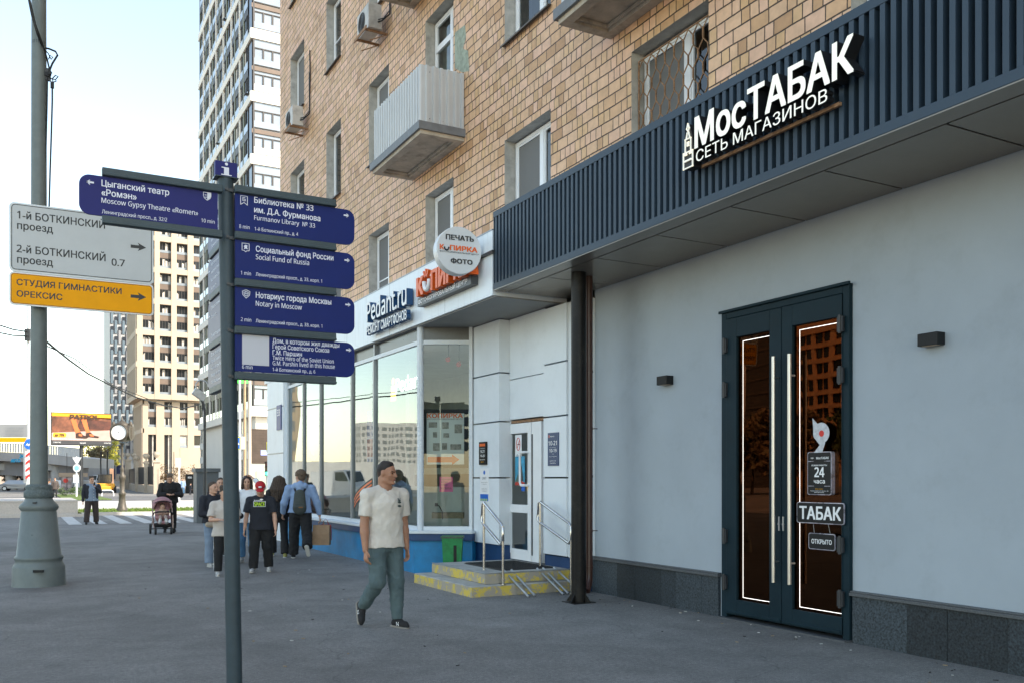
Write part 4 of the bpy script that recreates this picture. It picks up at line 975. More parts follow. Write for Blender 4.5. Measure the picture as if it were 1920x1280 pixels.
# striped ribbon sticker on the front glazing
a = at(664, 945, X=XG - .008); b = at(697, 888, X=XG - .008)
t = thing('ribbon_sticker', 'curved orange and black striped ribbon sticker on the shop window', 'sticker', tuple(a))
for k in range(7):
    m = MB(); pts = []
    for s_ in (0, 1):
        for j in (range(9) if s_ == 0 else range(8, -1, -1)):
            q = j / 8; f = (k + s_) / 7
            pts.append((q * (a.y - b.y), (a.z - .28) + .20 + (q ** .65) * (b.z - a.z) * .62 + f * .26 - a.z + .0))
    m.prism(pts, (XG - .008 - k * .0001, a.y, a.z - .02), (0, -1, 0), VZ, (.001, 0, 0)); m.build('stripe', M_orange if k % 2 else mat('ribbon_black', (.03, .025, .02), .5), t)
# vertical coloured ad banner and round sticker inside the glazing
a, b = at(688, 770, X=XG + .02), at(700, 865, X=XG + .02)
t = tag(MB().box(XG + .02, XG + .022, a.y, b.y, b.z, a.z).build('window_banner', mat('banner_blue', (.10, .22, .62), .5, var=.3, vscale=6)), 'narrow blue vertical banner inside the shop glazing', 'banner')
MB().box(XG + .015, XG + .017, a.y - .02, b.y + .02, b.z + .1, b.z + .45).build('red_foot', M_red, t)
a = at(588, 823, X=XG + .02); tag(MB().disc((XG + .02, a.y, a.z), VY, VZ, .5, (.002, 0, 0), 36).disc((XG + .017, a.y, a.z), VY, VZ, .38, (.002, 0, 0), 36, 1).build('round_window_sticker', [M_blue, M_lit_white]), 'large round blue ringed sticker on the far shop glazing', 'sticker')
# lit letters inside
a = at(742, 738, X=XG + .4); b = at(790, 722, X=XG + .4); zc = at(742, 735, X=XG + .4).z
t = tag(MB().text('Pedant.', (XG + .4, a.y, zc), (0, -1, 0), VZ, .26, a.y - b.y + .1, .03).build('interior_sign', mat('inner_letter', (.9, .9, .9), .5, emit=(1, 1, 1), estr=1.2)), 'glowing white letters hanging inside the shop glazing', 'sign')
q = at(737, 722, X=XG + .4); MB().disc((XG + .4, q.y, q.z + .08), VY, VZ, .07).prism([(-.1, 0), (.1, 0), (.13, -.3), (-.13, -.3)], (XG + .4, q.y, q.z), (0, -1, 0), VZ, (.01, 0, 0)).build('emblem', mat('inner_orange', (.8, .4, .1), .5, emit=(1, .5, .1), estr=1.0), t)
# ---- raised sign: phone repair
XS = 5.90
M_lw = mat('letter_white', (.80, .81, .82), .4); M_lb = mat('letter_blue_side', (.01, .06, .16), .4)
t1 = thing('phone_repair_sign', 'white letters with dark blue sides on the white band', 'sign', (XS, 16, 4.6))
xl = XS - .14
def band_text(body, p0, p1, yb, yt, m0, m1, bold, par, ext=.12, nm='letters', tilt=0):
    a_, b_ = at(p0[0], p0[1], X=xl), at(p1, p0[1], X=xl); cap = at(p0[0], yt, X=xl).z - at(p0[0], yb, X=xl).z; z = at(p0[0], yb, X=xl).z
    f = MB().text(body, (xl, a_.y, z), (0, -1, 0), VZ, cap, a_.y - b_.y, bold, 0).build(nm, m0, par)
    MB().text(body, (xl + ext, a_.y, z), (0, -1, 0), VZ, cap, a_.y - b_.y, bold + .01, ext - .004).build('return', m1, f)
band_text('Pedant.ru', (687, 604), 762, 604, 569, M_lw, M_lb, .02, t1); band_text('РЕМОНТ СМАРТФОНОВ', (687, 629), 762, 629, 613, M_lw, M_lb, .025, t1, .08)
# ---- raised sign: copy centre
t2 = thing('copy_centre_sign', 'big orange letters over a dark strip of white lettering on the white band', 'sign', (XS, 13, 4.6))
xl = XS - .22
band_text('К', (780, 556), 793, 556, 524, M_orange, M_orange, .05, t2, .16); band_text('ПИРКА', (807, 544), 879, 544, 509, M_orange, M_orange, .05, t2, .16)
q = at(800, 533, X=xl); m = MB(); m.tube([(xl, q.y + .10 * math.cos(k), q.z + .04 + .13 * math.sin(k)) for k in np.linspace(math.pi * .95, 2 * math.pi * 1.02, 12)], .035, 8); m.build('ring', M_lw, t2)
m = MB()
for k in (60, 90, 125): m.obox((xl, q.y + .13 * math.cos(rad(k)), q.z + .05 + .13 * math.sin(rad(k))), (0, .12 * math.cos(rad(k)), .12 * math.sin(rad(k))), (.05, 0, 0), (0, -.03 * math.sin(rad(k)), .03 * math.cos(rad(k))))
m.build('rays', M_orange, t2)
xl = XS - .12; a, b = at(783, 560, X=xl), at(883, 530, X=xl)
za, zb2 = at(783, 576, X=xl).z, at(783, 560.5, X=xl).z
MB().box(xl, XS - .001, a.y, b.y, za, zb2).build('strip', mat('strip_dark', (.05, .055, .06), .4), t2)
MB().text('ФОТО•КОПИРОВАЛЬНЫЙ ЦЕНТР', (xl - .003, a.y - .03, za + .035), (0, -1, 0), VZ, (zb2 - za) - .07, a.y - b.y - .15, .025).build('lettering', M_lw, t2)
# ---- round projecting sign on a bracket
c = at(861, 470, Y=11.75); R = .34
t3 = thing('round_projecting_sign', 'round white double sided print and photo sign on a bracket', 'sign', tuple(c))
nn = Vector((-.10, -.995, 0)).normalized(); uu = Vector((.995, -.10, 0)).normalized()
m = MB(); m.disc(c + nn * .005, uu, VZ, R, nn * .001 - nn * .17, 48); MB_ = m
m.build('drum', mat('drum_white', (.66, .68, .69), .35, var=.04), t3, bevel=.008)
def rt(body, cx, cz_, cap, wd, m_, bold, par=None): return MB().text(body, c + nn * .012 + uu * (cx - wd / 2) * R + VZ * cz_ * R, uu, VZ, cap * R, wd * R, bold).build('lettering', m_, t3)
M_ink = mat('ink_black', (.025, .027, .03), .5)
rt('ПЕЧАТЬ', .02, .42, .20, 1.26, M_ink, .05); rt('К', -.78, -.02, .2, .19, M_orange, .05); rt('ПИРКА', .19, -.02, .2, 1.24, M_orange, .05); rt('ФОТО-КОПИРОВАЛЬНЫЙ ЦЕНТР', .0, -.14, .065, 1.74, M_ink, .01); rt('ФОТО', .1, -.56, .19, .98, M_ink, .05)
m = MB(); m.tube([c + nn * .012 + uu * (-.57 + .095 * math.cos(k)) * R + VZ * (.07 + .11 * math.sin(k)) * R for k in np.linspace(3.0, 6.5, 10)], .011, 6); m.build('ring', M_ink, t3)
m = MB(); br = c - nn * .08; m.obox(Vector(((c.x + R + XF) / 2 + .12, br.y, c.z - .04)), VX * 1.0, VY * .04, VZ * .045); m.obox(Vector((XF - .02, br.y - .2, c.z - .05)), VX * .04, VY * .5, VZ * .04); m.build('bracket', M_dark, t3)

# ================================================================ STEPS, RAILS, BIN
M_step = mat('concrete_step', (0.36, 0.35, 0.32), 0.85, var=0.25, vscale=4, bump=0.3, bscale=35, dirt=0.4)
def chipped_paint():
    m_ = bpy.data.materials.new('chipped_yellow_paint'); m_.use_nodes = True
    nt = m_.node_tree; N = nt.nodes; L = nt.links; b_ = N['Principled BSDF']; g = N.new('ShaderNodeNewGeometry')
    n1 = N.new('ShaderNodeTexNoise'); n1.inputs['Scale'].default_value = 6; n1.inputs['Detail'].default_value = 9; n1.inputs['Roughness'].default_value = .75; L.new(g.outputs['Position'], n1.inputs['Vector'])
    r = N.new('ShaderNodeMapRange'); r.inputs[1].default_value = .49; r.inputs[2].default_value = .545; L.new(n1.outputs['Fac'], r.inputs[0])
    mx = N.new('ShaderNodeMix'); mx.data_type = 'RGBA'; mx.inputs['A'].default_value = (.36, .32, .26, 1); mx.inputs['B'].default_value = (.62, .47, .08, 1)
    L.new(r.outputs[0], mx.inputs['Factor']); L.new(mx.outputs['Result'], b_.inputs['Base Color']); b_.inputs['Roughness'].default_value = .75
    bp = N.new('ShaderNodeBump'); bp.inputs['Strength'].default_value = .4; L.new(n1.outputs['Fac'], bp.inputs['Height']); L.new(bp.outputs[0], b_.inputs['Normal'])
    return m_
M_chip = chipped_paint()
stp = thing('entrance_steps', 'two low concrete steps with chipped yellow edges in front of the white door', 'steps', (6.2, 12, 0))
def step(x0, x1, y0, y1, z0, z1):
    m_ = MB(); m_.box(x0 + .002, x1, y0 + .002, y1 - .002, z0, z1); o = m_.build('step', M_step, stp, bevel=.012)
    m_ = MB(); m_.box(x0, x0 + .0018, y0, y1, z0 + .005, z1 - .014); m_.box(x0 + .002, x1, y0 - .0005, y0 + .0015, z0 + .005, z1 - .014); m_.build('riser_paint', M_chip, o)
step(5.33, 7.0, 10.95, 12.98, -.05, .148); step(5.60, 7.0, 11.09, 12.92, .149, .297)
m = MB(); m.box(5.595, 5.63, 11.085, 12.92, .298, .303); m.box(5.63, 6.99, 11.085, 11.12, .298, .303); m.build('nosing', M_galv, stp)
mg = MB()
gx0, gx1, gy0_, gy1_ = 6.0, 6.85, 11.35, 12.55
for k in range(24): y_ = gy0_ + (gy1_ - gy0_) * k / 23; mg.box(gx0, gx1, y_ - .004, y_ + .004, .299, .316)
for k in range(16): x_ = gx0 + (gx1 - gx0) * k / 15; mg.box(x_ - .003, x_ + .003, gy0_, gy1_, .299, .314)
mg.box(gx0 - .02, gx1 + .02, gy0_ - .02, gy1_ + .02, .297, .3015); tag(mg.build('door_mat', mat('grid_mat', (.05, .05, .05), .6, .4)), 'dark metal grid doormat on the upper step', 'doormat')
def railing(x, label, ya=11.33, yb=10.72, zb=0.0):
    t = thing('handrail', label, 'handrail', (x, ya, .297), 'stainless handrails at the steps')
    za, zl_ = 1.26, .95
    pts = [(x, ya + .04, za - .02), (x, ya, za), (x, yb + .05, zl_ + .03), (x, yb + .0, zl_ - .02), (x, yb, zl_ - .20), (x, yb + .06, zl_ - .25), (x, ya + .02, za - .30), (x, ya + .07, za - .25)]
    m_ = MB(); m_.tube(pts, .021, 10, closed=True); m_.build('rail', M_steel, t)
    m_ = MB(); m_.cyl((x, ya, .297), (x, ya, za), .019, n=12); m_.cyl((x, ya, .298), (x, ya, .304), .045, n=14); m_.build('post', M_steel, t)
    m_ = MB(); m_.cyl((x, yb, zb), (x, yb, zl_), .019, n=12); m_.cyl((x, yb, zb + .001), (x, yb, zb + .007), .045, n=14); m_.build('post', M_steel, t)
pA = at(903, 1068, Z=.297); pB = at(953, 1096, Z=.148)
railing((pA.x + pB.x) / 2, 'stainless handrail on the left side of the steps, furthest from the black column', pA.y, 10.97, .148)
pA = at(1015, 1062, Z=.297); pB = at(1069, 1112, Z=0)
railing((pA.x + pB.x) / 2, 'stainless handrail on the right side of the steps, next to the black column', pA.y, pB.y, 0)
rmp = thing('bike_ramp', 'narrow steel wheel channels laid from the upper step down to the pavement', 'ramp', (6.3, 11, .15))
for x_, y_ in ((5.98, 10.74), (6.10, 10.78), (6.52, 10.72), (6.62, 10.75), (6.80, 10.66)):
    a, b = Vector((x_ - .02, 11.22, .318)), Vector((x_ + .04, y_ - .12, .012)); MB().tube([a, b], .016, 6).build('channel', M_galv, rmp)
gb_ = at(858, 1050, Z=.3); bx, by = gb_.x + .12, gb_.y + .45
tb = thing('litter_bin', 'green leaning litter bin with a slotted front beside the steps', 'litter bin', (bx, by, .15))
m = MB(); z0 = .149
w1, w2 = .17, .145
u_ = Vector((.87, -.49, 0)); v_ = Vector((.49, .87, 0)); c_ = Vector((bx, by, 0))
Pb = [c_ + u_ * sx * w2 + v_ * sy * .10 + VZ * z0 for sx, sy in ((-1, -1), (1, -1), (1, 1), (-1, 1))]; Pt = [c_ + u_ * (sx * w1 + .0) + v_ * sy * .13 + VZ * (z0 + .52) for sx, sy in ((-1, -1), (1, -1), (1, 1), (-1, 1))]
m.add(Pb + Pt, [(0, 1, 5, 4), (1, 2, 6, 5), (2, 3, 7, 6), (3, 0, 4, 7), (0, 3, 2, 1)])
m.build('body', mat('bin_green', (.01, .20, .055), .5, var=.3, vscale=10, dirt=.35), tb)
m = MB(); m.obox(c_ + u_ * .05 - v_ * .118 + VZ * (z0 + .20), u_ * .05, v_ * .012, VZ * .34); m.build('slot', M_black, tb)
m = MB(); m.obox(c_ + VZ * (z0 + .50), u_ * (w1 * 2 + .03), v_ * .29, VZ * .03); m.build('rim', mat('bin_rim', (.06, .10, .06), .6, var=.5, vscale=25), tb)
# ================================================================ WAYFINDING SIGNPOST
M_post = mat('signpost_grey', (0.042, 0.062, 0.074), 0.45, 0.1, spec=.3, var=0.12, vscale=12, bump=0.12, bscale=240)
M_rail = mat('signpost_rail', (0.046, 0.068, 0.078), 0.45, 0.1, spec=.3, var=0.15, vscale=9, dirt=0.15)
M_wblue = mat('way_sign_blue', (0.004, 0.015, 0.125), 0.5, spec=.22, var=0.07, vscale=5, bump=0.05, bscale=350)
M_wpurple = mat('way_sign_purple', (0.015, 0.018, 0.135), 0.5, spec=.22, var=0.07, vscale=5)
M_wt = mat('way_sign_white', (0.72, 0.74, 0.82), 0.5)
base = at(440, 1280, d=6.42); PX0, PY0 = base.x, base.y
top = at(423, 337, d=6.40)
post = thing('wayfinding_signpost', 'dark grey pedestrian signpost with blue direction panels and an i cube on top', 'signpost', (PX0, PY0, 0))
m = MB(); rr = .054
axis0 = Vector((PX0 + .001, PY0, 0)); axis1 = Vector((top.x, top.y, top.z))
m.cyl(axis0, axis1, rr, n=32); m.cyl(axis0, axis0 + VZ * .02, .12, n=24); m.build('pole', M_post, post)
def pole_at(z): return axis0 + (axis1 - axis0) * (z / axis1.z)
YS = 6.50
def sgn_at(px, py): return at(px, py, Y=YS)
bolt = MB()
def bar(p, q, side, h=.055, th=.05):
    a, b = sgn_at(*p), sgn_at(*q); z = a.z
    m_ = MB(); m_.box(a.x, b.x, YS - th / 2, YS + th / 2, z - h, z); m_.box(a.x, b.x, YS - th / 2 - .012, YS - th / 2 - .001, z - h, z - h + .02)
    return m_.build('rail', M_rail, post, bevel=.006)
def panel(x0, x1, z0, z1, rounded, mat_=M_wblue, r=.065):
    pts = []
    def arc(cx, cz, a0, a1): return [(cx + r * math.cos(rad(a0 + (a1 - a0) * k / 8)), cz + r * math.sin(rad(a0 + (a1 - a0) * k / 8))) for k in range(9)]
    if rounded == 'R': pts = [(x0, z0)] + arc(x1 - r, z0 + r, -90, 0) + arc(x1 - r, z1 - r, 0, 90) + [(x0, z1)]
    else: pts = arc(x0 + r, z0 + r, 180, 270) + [(x1, z0), (x1, z1)] + arc(x0 + r, z1 - r, 90, 180)
    return MB().prism(pts, (0, YS + .008, 0), VX, VZ, (0, -.016, 0)).build('panel', mat_, post)
def stext(par, body, px, pyb, cap_px, px_end, bold=.01):
    a = sgn_at(px, pyb); b = sgn_at(px_end, pyb); cap = a.z - sgn_at(px, pyb + cap_px).z
    MB().text(body, (a.x, YS - .0095, a.z), VX, VZ, cap, b.x - a.x, bold).build('lettering', M_wt, par)
def sarrow(par, px, py, s, flip):
    c_ = sgn_at(px, py); m_ = MB(); f = -1 if flip else 1; k = s
    y = YS - .0095
    m_.box(c_.x - k, c_.x + k, y - .0005, y, c_.z - .0055, c_.z + .0055)
    for sz in (1, -1): m_.prism([(0, -.0075), (0, .0075), (-.75, .0075 + .75 * 1), (-.75 - .0, -.0075 + .75 * 1)] if 0 else [(1, -.15), (1, .17), (.2, .95), (-.05, .75)], (c_.x, y, c_.z), (f * k, 0, 0), (0, 0, sz * k * .75), (0, -.0005, 0))
    m_.build('arrow', M_wt, par)
def tint(px, py_t, py_b): return sgn_at(px, py_t).z, sgn_at(px, py_b).z
# right-hand panels; rails at their left-end heights
xr0 = sgn_at(439, 500).x; xr1 = sgn_at(664, 500).x; xrb = sgn_at(630, 500).x
rails_r = [347.5, 434, 522, 611, 696]
for py in rails_r: bar((440, py), (629, py), 1)
zr_ = [sgn_at(440, p).z for p in rails_r]
ps = []
for k in range(4):
    ps.append(panel(xr0 + .006, xr1, zr_[k + 1] + .004, zr_[k] - .059, 'R'))
# left panel
zl0, zl1 = sgn_at(408, 345).z, sgn_at(408, 432).z
xl0, xl1, xlb = sgn_at(148, 380).x, sgn_at(408, 380).x, sgn_at(191, 380).x
zt_l = sgn_at(191, 315).z; zb_l = sgn_at(193, 405).z
for z in (zt_l, zb_l):
    MB().box(xlb, xl1 + .03, YS - .025, YS + .025, z - .055, z).box(xlb, xl1 + .03, YS - .037, YS - .026, z - .055, z - .035).build('rail', M_rail, post, bevel=.006)
pl_ = panel(xl0, xl1, zb_l - .003, zt_l - .058, 'L', M_wpurple)
# the back row of panels runs away from the camera
XR = PX0 + .01
def bx(px, py): return at(px, py, X=XR)
yb0, yb1 = PY0 + .06, PY0 + 1.05
zs_b = [sgn_at(424, p).z for p in (434, 524, 612, 700)]
zq = [bx(412, p).z for p in (458, 540, 634, 720)]
for k, z in enumerate(zq):
    MB().box(XR - .025, XR + .025, yb0, yb1 - .12, z - .055, z).build('rail', M_rail, post, bevel=.006)
for k in range(4):
    z1_ = (zq[k - 1] - .057) if k else zq[0] + .23; z0_ = zq[k] + .002
    r = .05
    pts = [(yb0, z0_)] + [(yb1 - r + r * math.cos(rad(a)), z0_ + r + r * math.sin(rad(a))) for a in range(-90, 1, 15)] + [(yb1 - r + r * math.cos(rad(a)), z1_ - r + r * math.sin(rad(a))) for a in range(0, 91, 15)] + [(yb0, z1_)]
    o = MB().prism(pts, (XR + .008, 0, 0), VY, VZ, (-.016, 0, 0)).build('panel', mat('way_sign_skysheen', (0.045, 0.042, 0.115), 0.4), post)  # sky sheen at a grazing angle is painted into the greyed panel colour
    lines = [['Станция метро', '«Беговая»', 'Metro station', 'Ленинградский просп.'], ['Музей-усадьба', 'импрессионизма', 'Russian Impressionism', 'Museum'], ['Общественный туалет', 'Toilet', '', 'Ленинградский просп., 33'], ['Дом, в котором жил', 'Герой Советского Союза', 'Hero of the Soviet Union', 'lived in this house', '1-й Боткинский пр.']][k]
    n_ = len(lines)
    for i, s_ in enumerate(lines):
        if s_: MB().text(s_, (XR - .0095, yb1 - .14, z1_ - (z1_ - z0_) * (i + .85) / (n_ + .4)), (0, -1, 0), VZ, .026, min(.72, .036 * len(s_)), .01).build('lettering', M_wt, o)
    m_ = MB(); m_.box(XR - .0105, XR - .0095, yb1 - .10, yb1 - .04, (z0_ + z1_) / 2 + .05, (z0_ + z1_) / 2 + .06); m_.build('arrow', M_wt, o)
# i cube
ct = axis1 + VZ * .006; s_ = .076; sd_ = .03; ch = sgn_at(420, 297).z - ct.z
cu = MB().box(ct.x - s_, ct.x + s_, ct.y - sd_, ct.y + sd_, ct.z, ct.z + ch).build('cube', M_wpurple, post, bevel=.004)
for o_, u_ in (((ct.x, ct.y - sd_ - .002, 0), VX),):
    m_ = MB(); o_ = Vector(o_); z = ct.z
    m_.disc(o_ + VZ * (z + ch * .83), u_, VZ, ch * .095)
    for p_ in ([(-.017, .12), (.017, .12), (.017, .63), (-.017, .63)], [(-.036, .12), (-.017, .12), (-.017, .18), (-.036, .18)], [(.017, .12), (.036, .12), (.036, .18), (.017, .18)], [(-.034, .57), (-.017, .57), (-.017, .63), (-.034, .63)]): m_.add([o_ + u_ * a + VZ * (z + ch * b) for a, b in p_], [(0, 1, 2, 3)])
    m_.build('letter', M_wt, cu)
MB().box(ct.x - s_ - .004, ct.x + s_ + .004, ct.y - sd_ - .03, ct.y + sd_ + .03, ct.z - .006, ct.z - .0005).build('cap', M_rail, post)
# bolts and clamps
for py in (347, 437, 525, 612, 697):
    m_ = MB(); p_ = pole_at(sgn_at(430, py).z - .02); fdir = Vector((-.1, -.99, 0)).normalized()
    m_.cyl(p_ + fdir * (rr - .004), p_ + fdir * (rr + .012), .011, n=10); m_.obox(p_ + Vector((.03, -.05, -.005)), VX * .05, VY * .02, VZ * .022); m_.build('clamp', M_dark, post)
# lettering of the left panel
P_ = pl_
sarrow(P_, 169, 343, .022, True)
def sl(body, px, py, cap, px1, b_=.012): stext(P_, body, px, py, -cap, px1, b_)
def stext(par, body, px, pyb, cap_px, px_end, bold=.01):
    a = sgn_at(px, pyb); b = sgn_at(px_end, pyb); cap = sgn_at(px, pyb - abs(cap_px)).z - a.z
    MB().text(body, (a.x, YS - .0095, a.z), VX, VZ, cap, b.x - a.x, bold).build('lettering', M_wt, par)
sl('Цыганский театр', 190, 350, 12, 317, .02); sl('«Ромэн»', 190, 367, 12, 256, .02); sl('Moscow Gypsy Theatre «Romen»', 190, 381, 9.5, 371, .01); sl('Ленинградский просп., д. 32/2', 191, 401, 7, 313, .006); sl('10 min', 377, 417.5, 7, 402, .006)
# theatre mask icon
def icon(par, px, py, pts_list, sc_px, nm='icon'):
    c_ = sgn_at(px, py); k = sgn_at(px + sc_px, py).x - c_.x; m_ = MB()
    for pts, closed in pts_list:
        P3 = [Vector((c_.x + p[0] * k, YS - .0095, c_.z + p[1] * k)) for p in pts]
        if closed == 'fill': m_.add(P3, [tuple(range(len(P3)))]); continue
        if closed: P3.append(P3[0])
        for p, q in zip(P3, P3[1:]):
            d_ = q - p; L_ = d_.length; d_.normalize(); n_ = d_.cross(VY); m_.obox((p + q) / 2, d_ * (L_ + .003), n_ * .0045, VY * .001)
    m_.build(nm, M_wt, par)
shield = [(-1, 1), (1, 1), (1, 0), (.75, -.6), (0, -1.15), (-.75, -.6), (-1, 0)]
icon(P_, 388, 369, [(shield, True), ([(0, .9), (.9, .9), (.9, 0), (.65, -.55), (0, -1.0)], 'fill'), ([(-.6, .25), (-.2, .25)], False), ([(-.6, -.4), (-.1, -.3)], False)], 7)
def rp(k, body, px, py, cap, px1, b_=.012): stext(ps[k], body, px, py, cap, px1, b_)
rp(0, 'Библиотека № 33', 476, 381, 11, 587, .02); rp(0, 'им. Д.А. Фурманова', 476, 399, 11, 600, .02); rp(0, 'Furmanov Library  № 33', 476, 413, 8.5, 590, .01); rp(0, '8 min', 448, 428.5, 7, 467.5, .006); rp(0, '1-й Боткинский пр., д. 4', 477, 433, 6.5, 558.5, .006)
rp(1, 'Социальный фонд России', 479, 472.5, 11, 624.5, .02); rp(1, 'Social Fund of Russia', 479, 487, 9.5, 579, .012); rp(1, '1 min', 451, 515.5, 7, 470, .006); rp(1, 'Ленинградский просп., д. 33, корп. 1', 479, 518, 6.5, 603, .006)
rp(2, 'Нотариус города Москвы', 479, 559, 11, 620.5, .02); rp(2, 'Notary in Moscow', 479, 574, 9.5, 565.5, .012); rp(2, '2 min', 451, 602.5, 7, 470.5, .006); rp(2, 'Ленинградский просп., д. 33, корп. 1', 479, 605, 6.5, 603.5, .006)
for s__, y_, x_, c__, b_ in (('Дом, в котором жил дважды', 642.5, 635.5, 8.5, .014), ('Герой Советского Союза', 653.5, 616.5, 8.5, .014), ('Г.М. Паршин', 664.5, 565.5, 8.5, .014), ('Twice Hero of the Soviet Union', 674, 625, 8, .01), ('G.M. Parshin lived in this house', 684, 627, 8, .01), ('1-й Боткинский пр., д. 6', 695, 590.5, 6.5, .006)): rp(3, s__, 510.5, y_, c__, x_, b_)
rp(3, '6 min', 453.5, 690.5, 7, 473, .006)
for k, py in enumerate((401, 485, 568, 652)): sarrow(ps[k], 648.5 + k * 1.5, py + 4, .02, False)
icon(ps[0], 457, 377, [([(-.9, 1.2), (.9, 1.2), (.9, -1.2), (0, -.55), (-.9, -1.2)], True), ([(.3, .75), (-.35, .75), (-.35, -.1), (.35, -.1), (.35, .35), (-.35, .35)], False)], 7)
icon(ps[1], 460, 465, [([(-.95, 1.1), (.95, 1.1), (.95, -.8), (.3, -.9), (0, -1.2), (-.3, -.9), (-.95, -.8)], True), ([(-.5, .3), (-.1, .75), (.5, .6), (.4, 0), (.6, -.5), (0, -.3), (-.5, -.6), (-.3, -.1)], 'fill')], 7)
icon(ps[2], 461, 552, [([(-1, .7), (0, 1.15), (1, .7), (.9, -.3), (0, -1.15), (-.9, -.3)], True), ([(-.6, .5), (-.5, -.3), (0, -.6), (.5, -.3), (.6, .5)], False), ([(-.25, .7), (.25, .7), (.25, 0), (-.25, 0)], True)], 7)
# blank white field where the square code stands
a, b = sgn_at(453.5, 683), sgn_at(504, 628); MB().box(a.x, b.x, YS - .0092, YS - .0085, a.z, b.z).build('blank_field', mat('field_white', (.50, .51, .56), .5), ps[3])

# ================================================================ BIG LAMP POST (grey, cast base)
M_lamp = mat('lamp_post_grey', (0.150, 0.175, 0.172), 0.5, 0.1, spec=.3, var=0.10, vscale=6, bump=0.1, bscale=160, dirt=0.12)
lb = at(73, 1096, Z=0); dl = lb.x * _s + lb.y * _c
def lz(py): return CAMH + (HOR - py) / FOC * dl
def lr(w): return w / FOC * dl / 2
lp = thing('lamp_post', 'tall grey lamp post with a heavy flared cast base at the left', 'lamp post', (lb.x, lb.y, 0))
prof = [(lr(92), 0), (lr(90), .03), (lr(89), lz(1062)), (lr(86), lz(1058)), (lr(80), lz(1053)), (lr(79), lz(1048)), (lr(83), lz(1046)), (lr(83), lz(1042)), (lr(76), lz(1040)), (lr(60), lz(958)), (lr(58), lz(957)), (lr(62), lz(955)), (lr(68), lz(950)), (lr(64), lz(945)), (lr(50), lz(938)), (lr(46), lz(933))]
m = MB(); m.lathe(prof, (lb.x, lb.y, 0), 48); m.build('base', M_lamp, lp)
m = MB(); m.lathe([(lr(46), lz(933)), (lr(51), lz(931)), (lr(51), lz(922)), (lr(46), lz(919)), (lr(44), lz(916)), (lr(46), lz(913)), (lr(43), lz(909)), (lr(37), lz(907))], (lb.x, lb.y, 0), 40); m.build('collar', mat('lamp_collar', (.10, .125, .125), .7, var=.4, vscale=40, bump=.6, bscale=60), lp)
sh = MB(); sh.lathe([(lr(31), lz(908)), (lr(29), lz(700)), (lr(27.5), lz(560)), (lr(25), lz(0)), (.14, 11.5), (.10, 12.5)], (lb.x, lb.y, 0), 36)
so = sh.build('shaft', M_lamp, lp)
m = MB()
for py in (86, 126): z = lz(py); m.cyl((lb.x - .0, lb.y, z), (lb.x, lb.y, z + .05), lr(25.4), n=28)
m.box(lb.x + .08, lb.x + .16, lb.y - .06, lb.y + .0, lz(150), lz(128)); m.build('band', M_dark, lp)
m = MB(); tc = Vector((-.47, -.88, 0)); q = Vector((lb.x, lb.y, 0)) + Vector((.02, -.88, 0)).normalized() * 0
sx = at(60, 1000, d=dl - lr(70)); m.obox(Vector((sx.x, sx.y, lz(1000))), (0.012, 0, 0), (0, .012, 0), (0, 0, 0.01)); m.build('seam', M_dark, lp)
m = MB(); hb = at(72, 1070, d=dl - lr(89) - .0); m.obox(hb, Vector((_c, -_s, 0)) * .15, Vector((_s, _c, 0)) * .03, VZ * .035); m.build('slot', M_black, lp)
m = MB(); hb = at(66, 942, d=dl - lr(52)); m.obox(hb, Vector((_c, -_s, 0)) * .05, Vector((_s, _c, 0)) * .06, VZ * .03); m.build('padlock', M_dark, lp)
m = MB(); m.cyl((lb.x, lb.y, 12.3), (lb.x - 1.6, lb.y - .6, 12.9), .045, n=10); m.obox((lb.x - 1.9, lb.y - .7, 12.92), (.7, .25, 0), (-.1, .28, 0), (0, 0, .12)); m.build('lamp_head', M_lamp, lp)
# cables on the post
def dpt(px, py, dd=0.0): return at(px, py, d=dl + dd)
cb = MB(); cb.tube([dpt(50, -20, -.3), dpt(60, 30, -.25), dpt(70, 65, -.2), dpt(77, 82, -.15), dpt(82, 90), dpt(92, 92), dpt(104, 97), dpt(108, 104), dpt(98, 120), dpt(92, 135)], .014, 7)
cb.tube([dpt(51, -20, -.3), dpt(66, 45, -.25), dpt(80, 84, -.15), dpt(88, 110), dpt(93, 132), dpt(97, 138)], .012, 6)
cb.tube([dpt(80, 90), dpt(90, 100), dpt(96, 112), dpt(99, 108), dpt(94, 104), dpt(91, 112)], .008, 5)
cb.tube([dpt(86, 138), dpt(96, 148), dpt(104, 150), dpt(109, 144), dpt(104, 142), dpt(98, 148), dpt(100, 155), dpt(106, 152)], .009, 5)
for pts in ([(89, 140), (88, 200), (86, 280), (84, 330), (83, 390)], [(98, 160), (98, 190), (96, 260), (94, 320), (92, 392)], [(79, 88), (86, 140)]): cb.tube([dpt(*p) for p in pts], .012, 6)
tag(cb.build('cables', M_black), 'loose black cables drooping down the side of the grey lamp post', 'cable')
jb = MB(); jb.obox(dpt(98, 160), VX * .05, VY * .05, VZ * .09); jb.obox(dpt(88, 140), VX * .07, VY * .05, VZ * .06); jb.obox(dpt(93, 138), VX * .05, VY * .05, VZ * .05)
tag(jb.build('cable_clamp', M_black), 'black cable clamps and joint boxes beside the grey lamp post', 'cable clamp')

